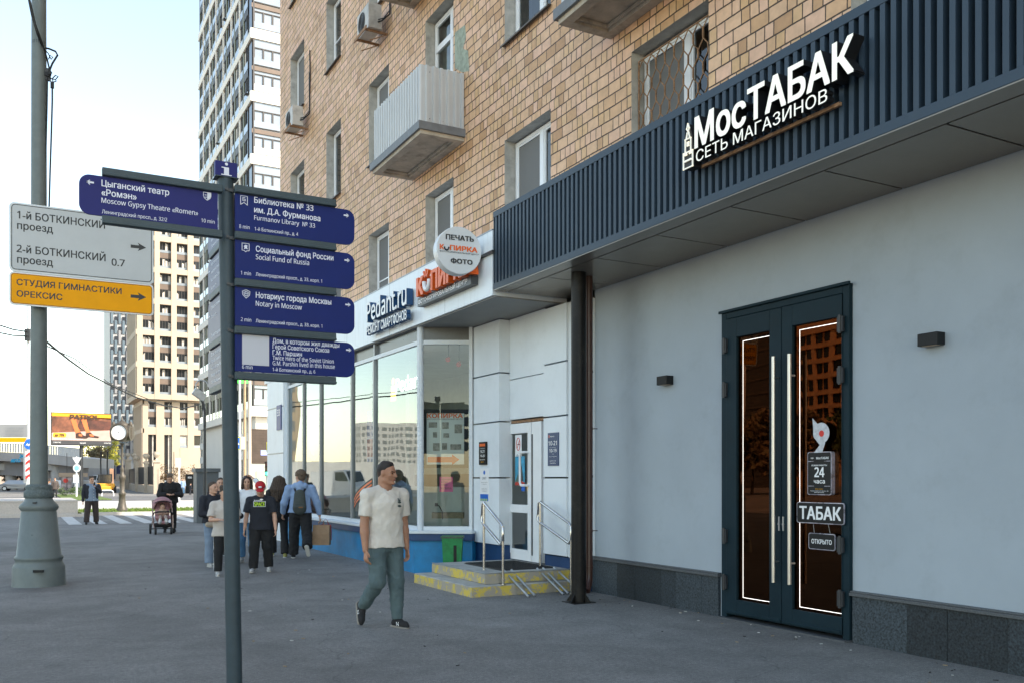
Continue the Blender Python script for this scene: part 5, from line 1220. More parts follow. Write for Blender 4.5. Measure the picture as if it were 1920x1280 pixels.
# ================================================================ WHITE / YELLOW STREET SIGN ON THE LAMP POST
YT = lb.y - .26
def ta(px, py): return at(px, py, Y=YT)
M_sgrey = mat('street_sign_white', (0.50, 0.53, 0.54), 0.45, spec=.25, var=0.05, vscale=2); M_sblack = mat('street_sign_black', (.02, .024, .026), .5)
M_syel = mat('street_sign_yellow', (0.84, 0.36, 0.002), 0.5, spec=.15, var=0.06, vscale=3)
M_salu = mat('sign_edge', (.42, .45, .47), .4, .5)
def rrect(x0, x1, z0, z1, r, n=6):
    P4 = []
    for cx, cz, a0 in ((x1 - r, z0 + r, -90), (x1 - r, z1 - r, 0), (x0 + r, z1 - r, 90), (x0 + r, z0 + r, 180)): P4 += [(cx + r * math.cos(rad(a0 + 90 * k / n)), cz + r * math.sin(rad(a0 + 90 * k / n))) for k in range(n + 1)]
    return P4
def ring_face(mb, x0, x1, z0, z1, r, wd, y):
    o_, i_2 = rrect(x0, x1, z0, z1, r), rrect(x0 + wd, x1 - wd, z0 + wd, z1 - wd, max(.01, r - wd)); n_ = len(o_)
    mb.add([(p[0], y, p[1]) for p in o_] + [(p[0], y, p[1]) for p in i_2], [(k, (k + 1) % n_, n_ + (k + 1) % n_, n_ + k) for k in range(n_)])
x0, x1 = ta(17, 450).x, ta(288, 450).x
z1_, z0_ = ta(17, 378).z, ta(17, 508).z
ws = thing('street_sign', 'white road sign with black Cyrillic street names and an arrow on the lamp post', 'road sign', (x0, YT, z0_))
MB().prism(rrect(x0, x1, z0_, z1_, .07), (0, YT, 0), VX, VZ, (0, .03, 0)).build('board', M_salu, ws)
MB().prism(rrect(x0 + .02, x1 - .02, z0_ + .02, z1_ - .02, .06), (0, YT - .001, 0), VX, VZ, (0, -.002, 0)).build('face', M_sgrey, ws)
m = MB(); ring_face(m, x0 + .028, x1 - .028, z0_ + .028, z1_ - .028, .055, .010, YT - .0045); m.build('border', M_sblack, ws)
def tt(par, body, px, py, cap, px1, b_=.02):
    a, b = ta(px, py), ta(px1, py); MB().text(body, (a.x, YT - .0048, a.z), VX, VZ, ta(px, py - cap).z - a.z, b.x - a.x, b_).build('lettering', M_sblack, par)
tt(ws, '1-й БОТКИНСКИЙ', 32, 409.5, 14, 197, .022); tt(ws, 'проезд', 32, 429.5, 14, 99.5, .022); tt(ws, '2-й БОТКИНСКИЙ', 31, 473, 14, 198, .022); tt(ws, 'проезд', 32, 493, 14, 99.5, .022); tt(ws, '0.7', 209, 498, 13, 234, .022)
def big_arrow(par, px0, px1, py):
    a, b = ta(px0, py), ta(px1, py); L_ = b.x - a.x
    MB().add([(a.x + p[0] * L_, YT - .0048, a.z + p[1] * L_) for p in [(0, -.11), (.55, -.11), (.45, -.29), (1, 0), (.45, .29), (.55, .11), (0, .11)]], [(0, 1, 5, 6), (1, 2, 3), (1, 3, 5), (5, 3, 4)]).build('arrow', M_sblack, par)
big_arrow(ws, 245, 274, 462)
z1y, z0y = ta(17, 508.6).z, ta(17, 571).z
ys = thing('advert_sign', 'yellow road sign for a gymnastics studio under the white street sign', 'road sign', (x0, YT, z0y))
MB().prism(rrect(x0, x1, z0y, z1y, .06), (0, YT, 0), VX, VZ, (0, .03, 0)).build('board', M_salu, ys)
MB().prism(rrect(x0 + .02, x1 - .02, z0y + .02, z1y - .02, .05), (0, YT - .001, 0), VX, VZ, (0, -.002, 0)).build('face', M_syel, ys)
m = MB(); ring_face(m, x0 + .026, x1 - .026, z0y + .026, z1y - .026, .045, .006, YT - .0045); m.build('border', M_sblack, ys)
tt(ys, 'СТУДИЯ ГИМНАСТИКИ', 31, 534.5, 11.5, 228, .022); tt(ys, 'ОРЕКСИС', 31, 556, 11.5, 117, .022); big_arrow(ys, 245, 274, 555.5)
m = MB()
for z in (z1_ - .12, z0_ + .12, z0y + .12): m.box(x0 + .15, x1 - .15, YT + .031, YT + .06, z - .02, z + .02); m.box(lb.x - .15, lb.x + .15, YT + .06, lb.y, z - .02, z + .02)
tag(m.build('sign_bracket', M_galv), 'galvanised brackets holding the road signs to the lamp post', 'bracket')

# ================================================================ ORNATE STREET CLOCK
M_bronze = mat('clock_bronze', (0.085, 0.072, 0.055), 0.5, 0.3, var=0.3, vscale=10)
cl = at(229, 958.5, Z=.1); dc = cl.x * _s + cl.y * _c
def cr_(w): return w / FOC * dc / 2
def cz(py): return CAMH + (HOR - py) / FOC * dc
ck = thing('street_clock', 'ornate bronze street clock with a blank white face on a fluted column', 'clock', (cl.x, cl.y, .1))
prof = [(cr_(20), cz(958)), (cr_(20), cz(953)), (cr_(16), cz(950)), (cr_(12), cz(938)), (cr_(11), cz(928)), (cr_(12.5), cz(927)), (cr_(12.5), cz(922)), (cr_(9), cz(920)), (cr_(9), cz(900)), (cr_(12), cz(897)), (cr_(13), cz(891)), (cr_(8), cz(888)), (cr_(6), cz(882)), (cr_(8), cz(878)), (cr_(4.5), cz(874)), (cr_(4), cz(840)), (cr_(5), cz(834)), (cr_(9), cz(830))]
MB().lathe(prof, (cl.x, cl.y, 0), 24).build('column', M_bronze, ck)
hc = Vector((cl.x, cl.y, cz(810.5))); fd = Vector((-.42, -.91, 0)).normalized(); fu = Vector((fd.y, -fd.x, 0)) * -1; R = cr_(33)
m = MB()
m.disc(hc + fd * R * .98, fu, VZ, R * 1.02, -fd * R * 1.96, 16); m.disc(hc - fu * R * 1.05, fd, VZ, R * .9, fu * R * 2.1, 16)
m.lathe([(R * .8, R * .75), (R * .75, R * 1.0), (R * .5, R * 1.15), (R * .3, R * 1.3), (R * .12, R * 1.45), (.02, R * 1.8)], tuple(hc), 12)
for k in (-1, 1): m.cyl(hc + fu * k * R * 1.0 - VZ * R * .6, hc + fu * k * R * 1.0 + VZ * R * .6, .07, n=8); m.lathe([(.08, 0), (.1, .1), (.03, .22)], tuple(hc + fu * k * R * .95 + VZ * R * .75), 8)
m.build('case', M_bronze, ck)
f = MB().disc(hc + fd * (R * .98 + .005), fu, VZ, R * .86, fd * .01, 36).build('dial', mat('dial_white', (.82, .82, .82), .3), ck)
m = MB(); m.tube([hc + fd * (R * .98 + .02) + fu * math.cos(a) * R * .9 + VZ * math.sin(a) * R * .9 for a in np.linspace(0, 6.283, 33)[:-1]], .035, 6, closed=True); m.build('bezel', M_bronze, ck)
MB().disc(hc + fd * (R * .98 + .017), fu, VZ, .025, fd * .004, 10).build('hub', M_dark, f)

# ================================================================ GREY UTILITY CABINET and slim lamp pole beside it
c0 = at(366, 980, Z=0); c1 = at(400, 980, Z=0)
M_cab = mat('cabinet_grey', (.10, .115, .125), .5, var=.12, dirt=.25)
ub = thing('utility_pillar', 'grey boxy utility pillar with a flat cap behind the walking people', 'pillar', (c0.x, c0.y, 0))
zc = CAMH + (HOR - 884) / FOC * 32.6; w_ = .82
MB().box(c0.x + .05, c0.x + w_, c0.y, c0.y + .7, 0, zc).build('body', M_cab, ub); MB().box(c0.x + .0, c0.x + w_ + .06, c0.y - .06, c0.y + .76, zc + .001, zc + .14).build('cap', M_cab, ub)
def pole(name, label, px, pyb, pyt, w, m_, d=None, group=None, nm='pole', cat='pole', taper=.8):
    b_ = at(px, pyb, Z=0) if d is None else at(px, pyb, d=d); dd = b_.x * _s + b_.y * _c
    t_ = thing(name, label, cat, (b_.x, b_.y, 0 if d is None else 0), group)
    r_ = w / FOC * dd / 2; zt_ = CAMH + (HOR - pyt) / FOC * dd
    MB().cyl((b_.x, b_.y, 0), (b_.x, b_.y, zt_), r_, r_ * taper, 12).build(nm, m_, t_)
    return t_, b_, dd, zt_
t_, b_, dd, zt_ = pole('floodlight_pole', 'thin dark pole leaning up to a floodlight above the grey utility pillar', 384, 985, 770, 6, M_dark)
m = MB(); m.tube([(b_.x, b_.y, zt_), (b_.x - .12, b_.y, zt_ + .5), (b_.x - .15, b_.y, zt_ + .75)], .05, 8); m.build('arm', M_dark, t_)
m = MB(); m.obox((b_.x - .2, b_.y - .1, zt_ + .55), (.35, 0, -.25), (0, .3, 0), (.12, 0, .2)); m.tube([(b_.x - .1 + .2 * math.cos(a), b_.y, zt_ + .85 + .2 * math.sin(a)) for a in np.linspace(0, 3.4, 10)], .02, 6); m.build('floodlight', M_galv, t_)

# ================================================================ TRAFFIC SIGNS, POLES, BILLBOARD
t_, b_, dd, zt_ = pole('keep_side_sign', 'red and white chevron marker board with a round blue arrow sign behind the lamp post', 50, 945, 820, 3, M_galv, nm='post', cat='road sign')
def spt(px, py, dd): return at(px, py, d=dd)
def facing_quad(mb, px0, py0, px1, py1, dd, mi=0, th=.03):
    a, b = spt(px0, py0, dd), spt(px1, py1, dd); u = Vector((_c, -_s, 0)); L_ = (b - a).dot(u)
    mb.prism([(0, 0), (L_, 0), (L_, a.z - b.z), (0, a.z - b.z)], (a.x, a.y, b.z), u, VZ, Vector((_s, _c, 0)) * th, mi)
UC = Vector((_c, -_s, 0)); FCd = Vector((_s, _c, 0))
m = MB(); facing_quad(m, 47, 845, 62, 890, dd - .12); o = m.build('board', M_lit_white, t_)
m = MB()
for k in range(4):
    py = 852 + k * 13.5; c_ = spt(54.5, py, dd - .16); s_ = 6.6 / FOC * dd
    m.prism([(-1, -1), (0, .0), (1, -1), (1, -.1), (0, .95), (-1, -.1)], c_, UC * s_, VZ * s_ * .8, FCd * .01)
m.build('chevron', M_red, o)
m = MB(); c_ = spt(55, 832, dd - .14); m.disc(c_, UC, VZ, 10 / FOC * dd, FCd * .03, 28); o = m.build('disc', M_blue, t_)
m = MB(); s_ = 10 / FOC * dd; m.prism([(-.7, -.3), (-.35, .2), (-.1, -.05), (.25, .3), (.6, -.5), (.35, -.6), (.15, -.1), (-.15, -.35), (-.4, -.1)], c_ - FCd * .02, UC * s_, VZ * s_, FCd * .01); m.build('arrow', M_lit_white, o)
t_, b_, dd, zt_ = pole('priority_sign', 'white pole with upside down triangle and pale round sign before the flyover', 143.5, 931, 855, 3.2, M_lit_white, nm='post', cat='road sign')
m = MB(); c_ = spt(144, 863, dd - .1); s_ = 8.5 / FOC * dd; m.prism([(-1, .75), (0, -.9), (1, .75)], c_, UC * s_, VZ * s_, FCd * .03); m.build('triangle', M_lit_white, t_)
m = MB(); c_ = spt(144, 876.5, dd - .1); m.disc(c_, UC, VZ, 7.2 / FOC * dd, FCd * .03, 24); m.disc(c_ - FCd * .02, UC, VZ, 4.5 / FOC * dd, FCd * .01, 24, 1); m.build('disc', [M_lit_white, mat('pale_blue', (.25, .50, .62), .5)], t_)
m = MB(); facing_quad(m, 137, 889, 147, 904, dd - .1); m.build('plate', M_lit_white, t_)
# billboard
bbd = 100.0
bb0 = at(153, 925, d=bbd); bbt = thing('billboard', 'orange sandal advert billboard on a single dark post', 'billboard', (bb0.x, bb0.y, 0))
p00, p10 = at(97, 830, d=bbd), at(208, 834, d=bbd * 1.005)
m = MB(); m.cyl((bb0.x, bb0.y + .6, 0), (bb0.x, bb0.y + .6, at(153, 832, d=bbd).z), 3.2 / FOC * bbd, n=12); m.build('post', M_dark, bbt)
YBB = bb0.y
def bp_(px, py): return at(px, py, Y=YBB)
bx0, bx1 = bp_(97, 800).x, bp_(208, 800).x; bzt = bp_(97, 773).z; bzb = bp_(97, 831).z
MB().box(bx0 - .1, bx1 + .1, YBB + .05, YBB + .5, bzb - .15, bzt + .1).build('frame', M_dark, bbt)
W = bx1 - bx0; Hh = bzt - bzb
def bpoly(pts, m_, nm, lay): return MB().add([(bx0 + p[0] * W, YBB + .04 - lay * .012, bzb + p[1] * Hh) for p in pts], [tuple(range(len(pts)))]).build(nm, m_, bbt)
MA = lambda n_, c_, v=.15, s=.5: mat(n_, c_, .6, var=v, vscale=s)
bpoly([(0, 0), (1, 0), (1, .12), (0, .12)], MA('ad_footer', (.05, .05, .055)), 'advert', 0)
bpoly([(0, .12), (1, .12), (1, .48), (0, .36)], MA('ad_floor', (.50, .36, .31), .15), 'advert', 0)
bpoly([(0, .36), (1, .48), (1, .88), (0, .90)], MA('ad_brown', (.20, .07, .035), .7, .9), 'advert', 0)
bpoly([(.42, .5), (1, .48), (1, .75), (.48, .85)], MA('ad_darkbrown', (.09, .03, .02), .7, 1.2), 'advert', 1)
bpoly([(0, .90), (1, .84), (1, 1), (0, 1)], MA('ad_orange', (.80, .33, .01), .05), 'advert', 0)
M_leg = MA('ad_leg', (.72, .17, .045), .15)
bpoly([(.31, .82), (.40, .84), (.44, .55), (.49, .36), (.40, .34), (.36, .55)], M_leg, 'advert', 2); bpoly([(.49, .82), (.58, .82), (.62, .5), (.66, .34), (.58, .36), (.53, .6)], M_leg, 'advert', 2)
M_sand = MA('ad_sandal', (.045, .02, .012), .3)
bpoly([(.40, .20), (.58, .19), (.62, .24), (.52, .30), (.48, .40), (.40, .36)], M_sand, 'advert', 3); bpoly([(.57, .25), (.78, .21), (.80, .26), (.70, .30), (.65, .40), (.57, .37)], M_sand, 'advert', 3)
bpoly([(.45, .27), (.51, .26), (.50, .33), (.45, .34)], M_leg, 'advert', 4); bpoly([(.64, .27), (.71, .26), (.68, .33), (.63, .34)], M_leg, 'advert', 4)
bpoly([(.02, .25), (.04, .22), (.22, .22), (.24, .25), (.24, .33), (.22, .36), (.04, .36), (.02, .33)], MA('ad_badge', (.80, .42, .02), .05), 'advert', 2)
bt = lambda s_, fx, fz, cap, wd, m_, b_=.03: MB().text(s_, (bx0 + fx * W, YBB - .03, bzb + fz * Hh), VX, VZ, cap * Hh, wd * W, b_).build('lettering', m_, bbt)
bt('PATROL', .30, .82, .14, .50, MA('ad_ink', (.06, .025, .01)), .06); bt('до 70%', .05, .25, .08, .16, MA('ad_ink', (.06, .025, .01)), .04); bt('Сеть магазинов обуви  скидки до конца месяца', .02, .15, .03, .5, M_lit_white, 0); bt('GALLERY', .47, .02, .04, .1, M_lit_white, .02)
for s_ in range(2): bt('8 800 000', .03 + s_ * .85, .03, .04, .12, M_lit_white, .01)
# far lamp pole left of the lamp post (white) with wires, road gantry signs
t_, b_, dd, zt_ = pole('distant_lamp_pole', 'slim pale lamp pole just left of the big grey lamp post', 53.5, 950, 575, 6.5, mat('pale_pole', (.45, .46, .46), .5), d=62)
m = MB(); m.obox(at(52, 628, d=61.8), UC * .35, FCd * .2, VZ * .8); m.build('bracket', M_dark, t_)
def wire(name, label, pts, r, sag=0): 
    m_ = MB(); m_.tube(pts, r, 5); return tag(m_.build(name, M_black), label, 'wire')
wire('overhead_wire', 'dark cable sagging from the lamp post to the floodlight pole', [at(87, 640, d=16), at(105, 655, d=17), at(130, 675, d=19), at(165, 700, d=22), at(208, 722, d=25), at(255, 744, d=28), at(310, 760, d=31), at(345, 765, d=33), at(372, 758, d=34)], .022)
wire('overhead_wire', 'thin upper wire running to the slim pale pole from beyond the left edge', [at(-40, 597, d=55), at(0, 610, d=57), at(25, 618, d=59), at(52, 622, d=62)], .05)
wire('overhead_wire', 'thin lower wire running to the slim pale pole from beyond the left edge', [at(-40, 618, d=55), at(0, 624, d=57), at(25, 629, d=59), at(52, 630, d=62)], .05)
wire('overhead_wire', 'faint higher wire between the lamp post and the dark floodlight pole', [at(87, 648, d=16), at(140, 672, d=20), at(208, 720, d=26), at(280, 748, d=31), at(372, 756, d=34)], .012)
gd = 105
t_ = thing('gantry_sign', 'pale overhead road sign with a yellow strip above the flyover', 'road sign', tuple(at(25, 812, d=gd)))
m = MB(); facing_quad(m, -14, 794, 51, 819, gd, 0, .2); m.build('board', mat('gantry_white', (.30, .30, .30), .5), t_)
m = MB(); facing_quad(m, -14, 819.5, 50, 828, gd, 0, .2); m.build('yellow_strip', M_syel, t_)
for s_, py in (('1-я БРЕСТСКАЯ', 801), ('БЕГОВАЯ ул.', 807), ('ЛЕНИНГРАДСКОЕ', 813.5)):
    a = at(10, py + 2, d=gd - .1); MB().text(s_, a, UC, VZ, 3.2 / FOC * gd, 34 / FOC * gd, .01).build('lettering', M_mull, t_)
m = MB(); facing_quad(m, -30, 829, -26, 905, gd + .4, 0, .4); m.build('post', M_galv, t_); m = MB(); facing_quad(m, 44, 829, 47, 905, gd + .4, 0, .4); m.build('post', M_galv, t_)
# ================================================================ BACKGROUND BUILDINGS
M_beige = mat('beige_cladding', (0.45, 0.375, 0.285), 0.8, var=0.05, vscale=.3)
M_cream = mat('cream_cladding', (0.76, 0.72, 0.65), 0.75, var=0.04, vscale=.3)
M_brown = mat('brown_spandrel', (0.15, 0.11, 0.085), 0.6, var=.2, vscale=.6)
M_bframe = mat('tower_frame', (0.045, 0.04, 0.038), 0.5)
M_olive = mat('olive_panel', (0.15, 0.16, 0.115), 0.6, var=.1)
G_far = mat('far_window_glass', (0.018, 0.021, 0.023), 0.10, spec=.35, var=.25, vscale=.25)
G_skyrefl = mat('sky_reflection_glass', (0.30, 0.34, 0.38), 0.08, 0.15, spec=.5, var=.15, vscale=.3)  # pale blue base colour stands in for sky reflected in the panes
M_curt = mat('far_curtain', (0.50, 0.47, 0.42), 0.8, var=.3, vscale=.7)
rb_ = random.Random(21)
LIM = 98
class Win:
    """window parts of one building: the largest first as parts of their own, the rest as one 'stuff' part"""
    def __init__(s, par): s.par = par; s.n = 0; s.rest = MB()
    def add(s, fn):
        s.n += 1
        if s.n <= LIM:
            m_ = MB(); fn(m_); m_.build('window', [M_bframe, G_far, M_curt, M_brown, G_skyrefl, M_pvc], s.par)
        else: fn(s.rest)
    def done(s):
        if s.rest.v: s.rest.build('windows', [M_bframe, G_far, M_curt, M_brown, G_skyrefl, M_pvc], s.par, kind='stuff')

# ---- beige tower
B0 = at(257, 746, d=186); YB_ = B0.y; XA_ = B0.x
def by_(px, py): return at(px, py, Y=YB_)
tw = thing('beige_tower', 'sunlit beige tower block with tall paired windows and an overhanging upper part', 'building', (XA_, YB_, 0))
zsof = B0.z; ztop = by_(257, 385).z; mod = by_(260, 692.8).z - by_(260, 752.5).z; xE = XA_ + 42; dep = at(240, 760, X=XA_).y - YB_
cols_px = [(267.7, 289.8), (299.6, 321.3), (331.4, 351.9), (363, 384.5)]
up = MB(); cols = [(by_(a, 800).x, by_(b, 800).x) for a, b in cols_px]
pitch = cols[1][0] - cols[0][0]
while cols[-1][1] + pitch < xE: cols.append((cols[-1][0] + pitch, cols[-1][1] + pitch))
# wall slabs: deep piers and bands in front of recessed glass
yr = YB_ + .55
up.box(XA_ + .01, xE, yr + .3, YB_ + dep, zsof + .02, ztop)
edges = [XA_] + [v for c_ in cols for v in c_] + [xE]
for a, b in zip(edges[::2], edges[1::2]): up.box(a, b, YB_, yr + .3, zsof, ztop)
nm_ = int((ztop - zsof) / mod) + 1; bz = [zsof + k * mod for k in range(nm_ + 1)]
for z in bz: up.box(XA_ + .02, xE - .02, YB_ + .05, yr + .29, z - .02 if z > zsof else z, min(ztop - .05, z + 1.05))
up.box(XA_ + .02, xE - .02, YB_ + .05, yr + .29, ztop - .6, ztop - .01)
# side face piers
ys_ = np.linspace(YB_ + .6, YB_ + dep - .4, 11)
for y_ in ys_: up.box(XA_ - .25, XA_ + .01, y_ - .32, y_ + .32, zsof, ztop)
for z in bz: up.box(XA_ - .24, XA_ + .01, YB_ + .02, YB_ + dep, z, min(ztop, z + 1.05))
up.build('wall', M_beige, tw)
lo = MB(); xl_, yl_ = XA_ + 1.2, YB_ + 1.3
lo.box(xl_ + .3, xE, yl_ + .75, YB_ + dep - 1, 0, zsof - .01)
lcol = [(293 / 3.766 + 200, 350 / 3.766 + 200), (407 / 3.766 + 200, 462 / 3.766 + 200), (517 / 3.766 + 200, 572 / 3.766 + 200), (364, 379)]
lcols = [(at(a, 800, Y=yl_).x, at(b, 800, Y=yl_).x) for a, b in lcol]
edges = [xl_] + [v for c_ in lcols for v in c_] + [xE]
for a, b in zip(edges[::2], edges[1::2]): lo.box(a, b, yl_, yl_ + .74, 0, zsof - .01)
lbz = [(800, 811), (746, 752)]
for p_, q_ in lbz: lo.box(xl_ + .02, xE - .02, yl_ + .06, yl_ + .73, at(300, q_ + 3 if q_ > 800 else q_, Y=yl_).z, at(300, p_, Y=yl_).z)
for y_ in np.linspace(yl_ + .4, YB_ + dep - 1.4, 15): lo.box(xl_ - .2, xl_ + .3, y_ - .18, y_ + .18, 0, zsof - .01)
for z in (at(300, 811, Y=yl_).z, zsof - 1.0): lo.box(xl_ - .19, xl_ + .3, yl_, YB_ + dep - 1, z, z + .9)
lo.box(lcols[2][0] + .02, xE - .03, yl_ - .05, yl_ + .7, 0.05, at(300, 838, Y=yl_).z)
lo.build('lower_wall', M_beige, tw)
wi = Win(tw)
def tower_win(m_, x0, x1, y, z0, z1, two=True):
    m_.quad((x0, y, z0), (x1, y, z0), (x1, y, z1), (x0, y, z1), 1)
    h = (z1 - z0)
    spans = ((z0, z0 + h * .40), (z0 + h * .60, z1)) if two else ((z0, z1),)
    if two: m_.box(x0, x1, y - .12, y - .01, z0 + h * .40, z0 + h * .60, 3)
    n_ = 4; w_ = (x1 - x0) / n_
    for a, b in spans:
        for k in range(n_ + 1): m_.box(x0 + k * w_ - .05, x0 + k * w_ + .05, y - .10, y - .01, a, b, 0)
        m_.box(x0, x1, y - .095, y - .012, a, a + .09, 0); m_.box(x0, x1, y - .095, y - .012, b - .09, b, 0)
        for k in range(n_):
            r_ = rb_.random()
            if r_ < .38: m_.quad((x0 + k * w_ + .05, y - .008, a + .1), (x0 + (k + 1) * w_ - .05, y - .008, a + .1), (x0 + (k + 1) * w_ - .05, y - .008, b - rb_.uniform(.1, .8)), (x0 + k * w_ + .05, y - .008, b - rb_.uniform(.1, .8)), 2)
        m_.box(x0, x1, y - .16, y - .13, a + .02, a + .55, 4)
for c_ in cols[:5]:
    for z in bz[:-1]: wi.add(lambda m_, c_=c_, z=z: tower_win(m_, c_[0], c_[1], yr + .25, z + 1.05, min(ztop - .6, z + mod - .02)))
for c_ in lcols:
    wi.add(lambda m_, c_=c_: tower_win(m_, c_[0], c_[1], yl_ + .6, at(300, 800, Y=yl_).z, at(300, 752, Y=yl_).z))
for c_ in lcols[:2]: wi.add(lambda m_, c_=c_: tower_win(m_, c_[0], c_[1], yl_ + .6, at(300, 905, Y=yl_).z, at(300, 811, Y=yl_).z, False))
c_ = lcols[2]; wi.add(lambda m_: tower_win(m_, c_[0], c_[0] + 9, yl_ + .4, at(300, 838, Y=yl_).z + .02, at(300, 812, Y=yl_).z, False))
for a, b in zip(ys_, ys_[1:]):
    for z in bz[:-1]:
        def sw(m_, a=a, b=b, z=z):
            m_.quad((XA_ - .02, b - .32, z + 1.05), (XA_ - .02, a + .32, z + 1.05), (XA_ - .02, a + .32, min(ztop, z + mod)), (XA_ - .02, b - .32, min(ztop, z + mod)), 1)
            for q in (.35, .7): m_.box(XA_ - .12, XA_ - .03, a + .32, b - .32, z + 1.05 + q * (mod - 1), z + 1.35 + q * (mod - 1), 3)
        wi.add(sw)
wi.done()

# ---- checkered slim tower behind it
C0 = at(206, 700, d=238); C1 = at(248, 700, d=238); YC_ = C0.y
ct_ = thing('patterned_tower', 'slim pale tower with staggered dark and glass blocks behind the beige tower', 'building', (C0.x, YC_, 0))
zt_ = at(207, 560, Y=YC_).z
MB().box(C0.x, C1.x + 10, YC_, YC_ + 20, 0, zt_).build('wall', mat('pale_tower', (.40, .40, .40), .6), ct_)
MCK = [mat('ck_dark', (.03, .035, .045), .3), mat('ck_glass', (.25, .33, .40), .08, .5), mat('ck_light', (.55, .54, .52), .6), mat('ck_mid', (.28, .28, .29), .4)]
wn_ = 0; w_ = (C1.x - C0.x) / 5.5; rest = MB()
for i in range(9):
    z = 6.0 + (i % 2) * 2.6
    while z < zt_ - 3:
        m_ = MB() if wn_ < LIM else rest
        x_ = C0.x + i * w_ + .1
        m_.box(x_, x_ + w_ * .72, YC_ - .22, YC_ - .01, z, z + 3.6, 1 if rb_.random() < .7 else 3); m_.box(x_ + w_ * .1, x_ + w_ * .95, YC_ - .3, YC_ - .01, z + 3.62, z + 4.5, 0); m_.box(x_ - .05, x_ + .12, YC_ - .26, YC_ - .01, z, z + 3.6, 0)
        if m_ is not rest: m_.build('window', MCK, ct_)
        wn_ += 1; z += 5.2
if rest.v: rest.build('windows', MCK, ct_, kind='stuff')

# ---- tall cream tower behind the brick block
T0 = at(471, 300, d=95); TX, TY = T0.x, T0.y
TL = at(372, 300, X=TX).y - TY
TW = 22.0; TZ = 78.0
tt_ = thing('cream_tower', 'tall cream tower with slanting white bands and dark windows behind the brick block', 'building', (TX, TY, 0))
def tz(py): return at(471, py, d=95).z
mod = tz(397) - tz(515)          # two storeys
zb0 = tz(412) - 6 * mod if False else tz(425)
z_first = zb0
while z_first - mod > 7: z_first -= mod
body = MB(); body.box(TX + .6, TX + TW, TY + .6, TY + TL, 0, TZ)
bands = []; z = z_first
while z < TZ: bands.append(z); z += mod
for z in bands:
    body.box(TX - .06, TX + .6, TY + .601, TY + TL, z, z + .85); body.box(TX - .06, TX + TW, TY - .06, TY + .6, z, z + 1.05)
body.build('wall', M_cream, tt_)
wi = Win(tt_)
def zone(z): return z + .85, z + mod
# front (sunlit) strip: glazing wraps the corner
for z in sorted(bands, key=lambda q: abs(q - 35)):
    def fw(m_, z=z):
        a, b = z + 1.06, z + mod - .01
        m_.quad((TX + .25, TY + .1, a), (TX + TW, TY + .1, a), (TX + TW, TY + .1, b), (TX + .25, TY + .1, b), 4)
        m_.quad((TX + .1, TY + 1.6, a), (TX + .1, TY + .12, a), (TX + .1, TY + .12, b), (TX + .1, TY + 1.6, b), 1)
        h = (b - a)
        m_.box(TX + .05, TX + TW, TY - .02, TY + .09, a + h * .40, a + h * .48, 3)
        for q0, q1 in ((0, .34), (.62, .96) if 0 else (.5, .96)):
            z0_, z1_ = a + h * q0, a + h * q1
            if q0: z1_ = a + h * .84
            k = TX + .3
            while k < TX + TW: m_.box(k - .075, k + .075, TY - .01, TY + .09, z0_, z1_, 0); k += .98
            m_.box(TX + .25, TX + TW, TY - .005, TY + .09, z0_, z0_ + .08, 0); m_.box(TX + .25, TX + TW, TY - .005, TY + .09, z1_ - .09, z1_, 0)
            m_.box(TX + .3, TX + TW, TY - .04, TY - .008, z0_ + .08, z0_ + .75, 5 if rb_.random() < .4 else 4)
        m_.box(TX + .18, TX + .34, TY - .03, TY + .1, a, b, 0)
    wi.add(fw)
# shaded side: uneven bays
bays = []; y = TY + 1.7
pat = [1.1, .55, 1.3, .45, 1.5, .5, 1.2, .6]
i = 0
pr = MB(); ol = MB()
while y < TY + TL - 1.5:
    w_ = pat[i % 8] + .9; bays.append((y, y + w_)); y += w_
    if i % 2: pr.box(TX - .03, TX + .6, y, y + .42, z_first, TZ); y += .43
    else: ol.box(TX + .02, TX + .6, y, y + .5, z_first, TZ); y += .51
    i += 1
pr.build('pilaster', M_cream, tt_, kind='stuff'); ol.build('spandrel', M_olive, tt_, kind='stuff')
sel = [(z, b) for z in bands for b in bays]
sel.sort(key=lambda q: abs(q[0] - 36) + (q[1][0] - TY) * .6)
for z, b in sel:
    def sw(m_, z=z, b=b):
        a0, a1 = z + .85, z + mod; y0, y1 = b; x = TX + .12
        m_.quad((x, y1, a0), (x, y0, a0), (x, y0, a1), (x, y1, a1), 1); h = a1 - a0
        m_.box(x - .08, x - .005, y0, y1, a0 + h * .42, a0 + h * .56, 0)
        ym = (y0 + y1) / 2 + rb_.uniform(-.2, .2)
        m_.box(x - .09, x - .006, ym - .05, ym + .05, a0, a1, 0); m_.box(x - .09, x - .006, y0, y0 + .07, a0, a1, 0)
        for q in (0, .56): m_.box(x - .11, x - .09, y0 + .08, y1 - .08, a0 + h * q, a0 + h * q + .8, 4)
        if rb_.random() < .35: m_.quad((x - .003, y1 - .1, a0 + h * .6), (x - .003, ym, a0 + h * .6), (x - .003, ym, a1 - .3), (x - .003, y1 - .1, a1 - .3), 2)
        if rb_.random() < .12: m_.obox((x - .25, y0 + .2, a0 + .5), (.3, .1, 0), (0, .5, 0), (0, 0, .12), 0)
    wi.add(sw)
wi.done()
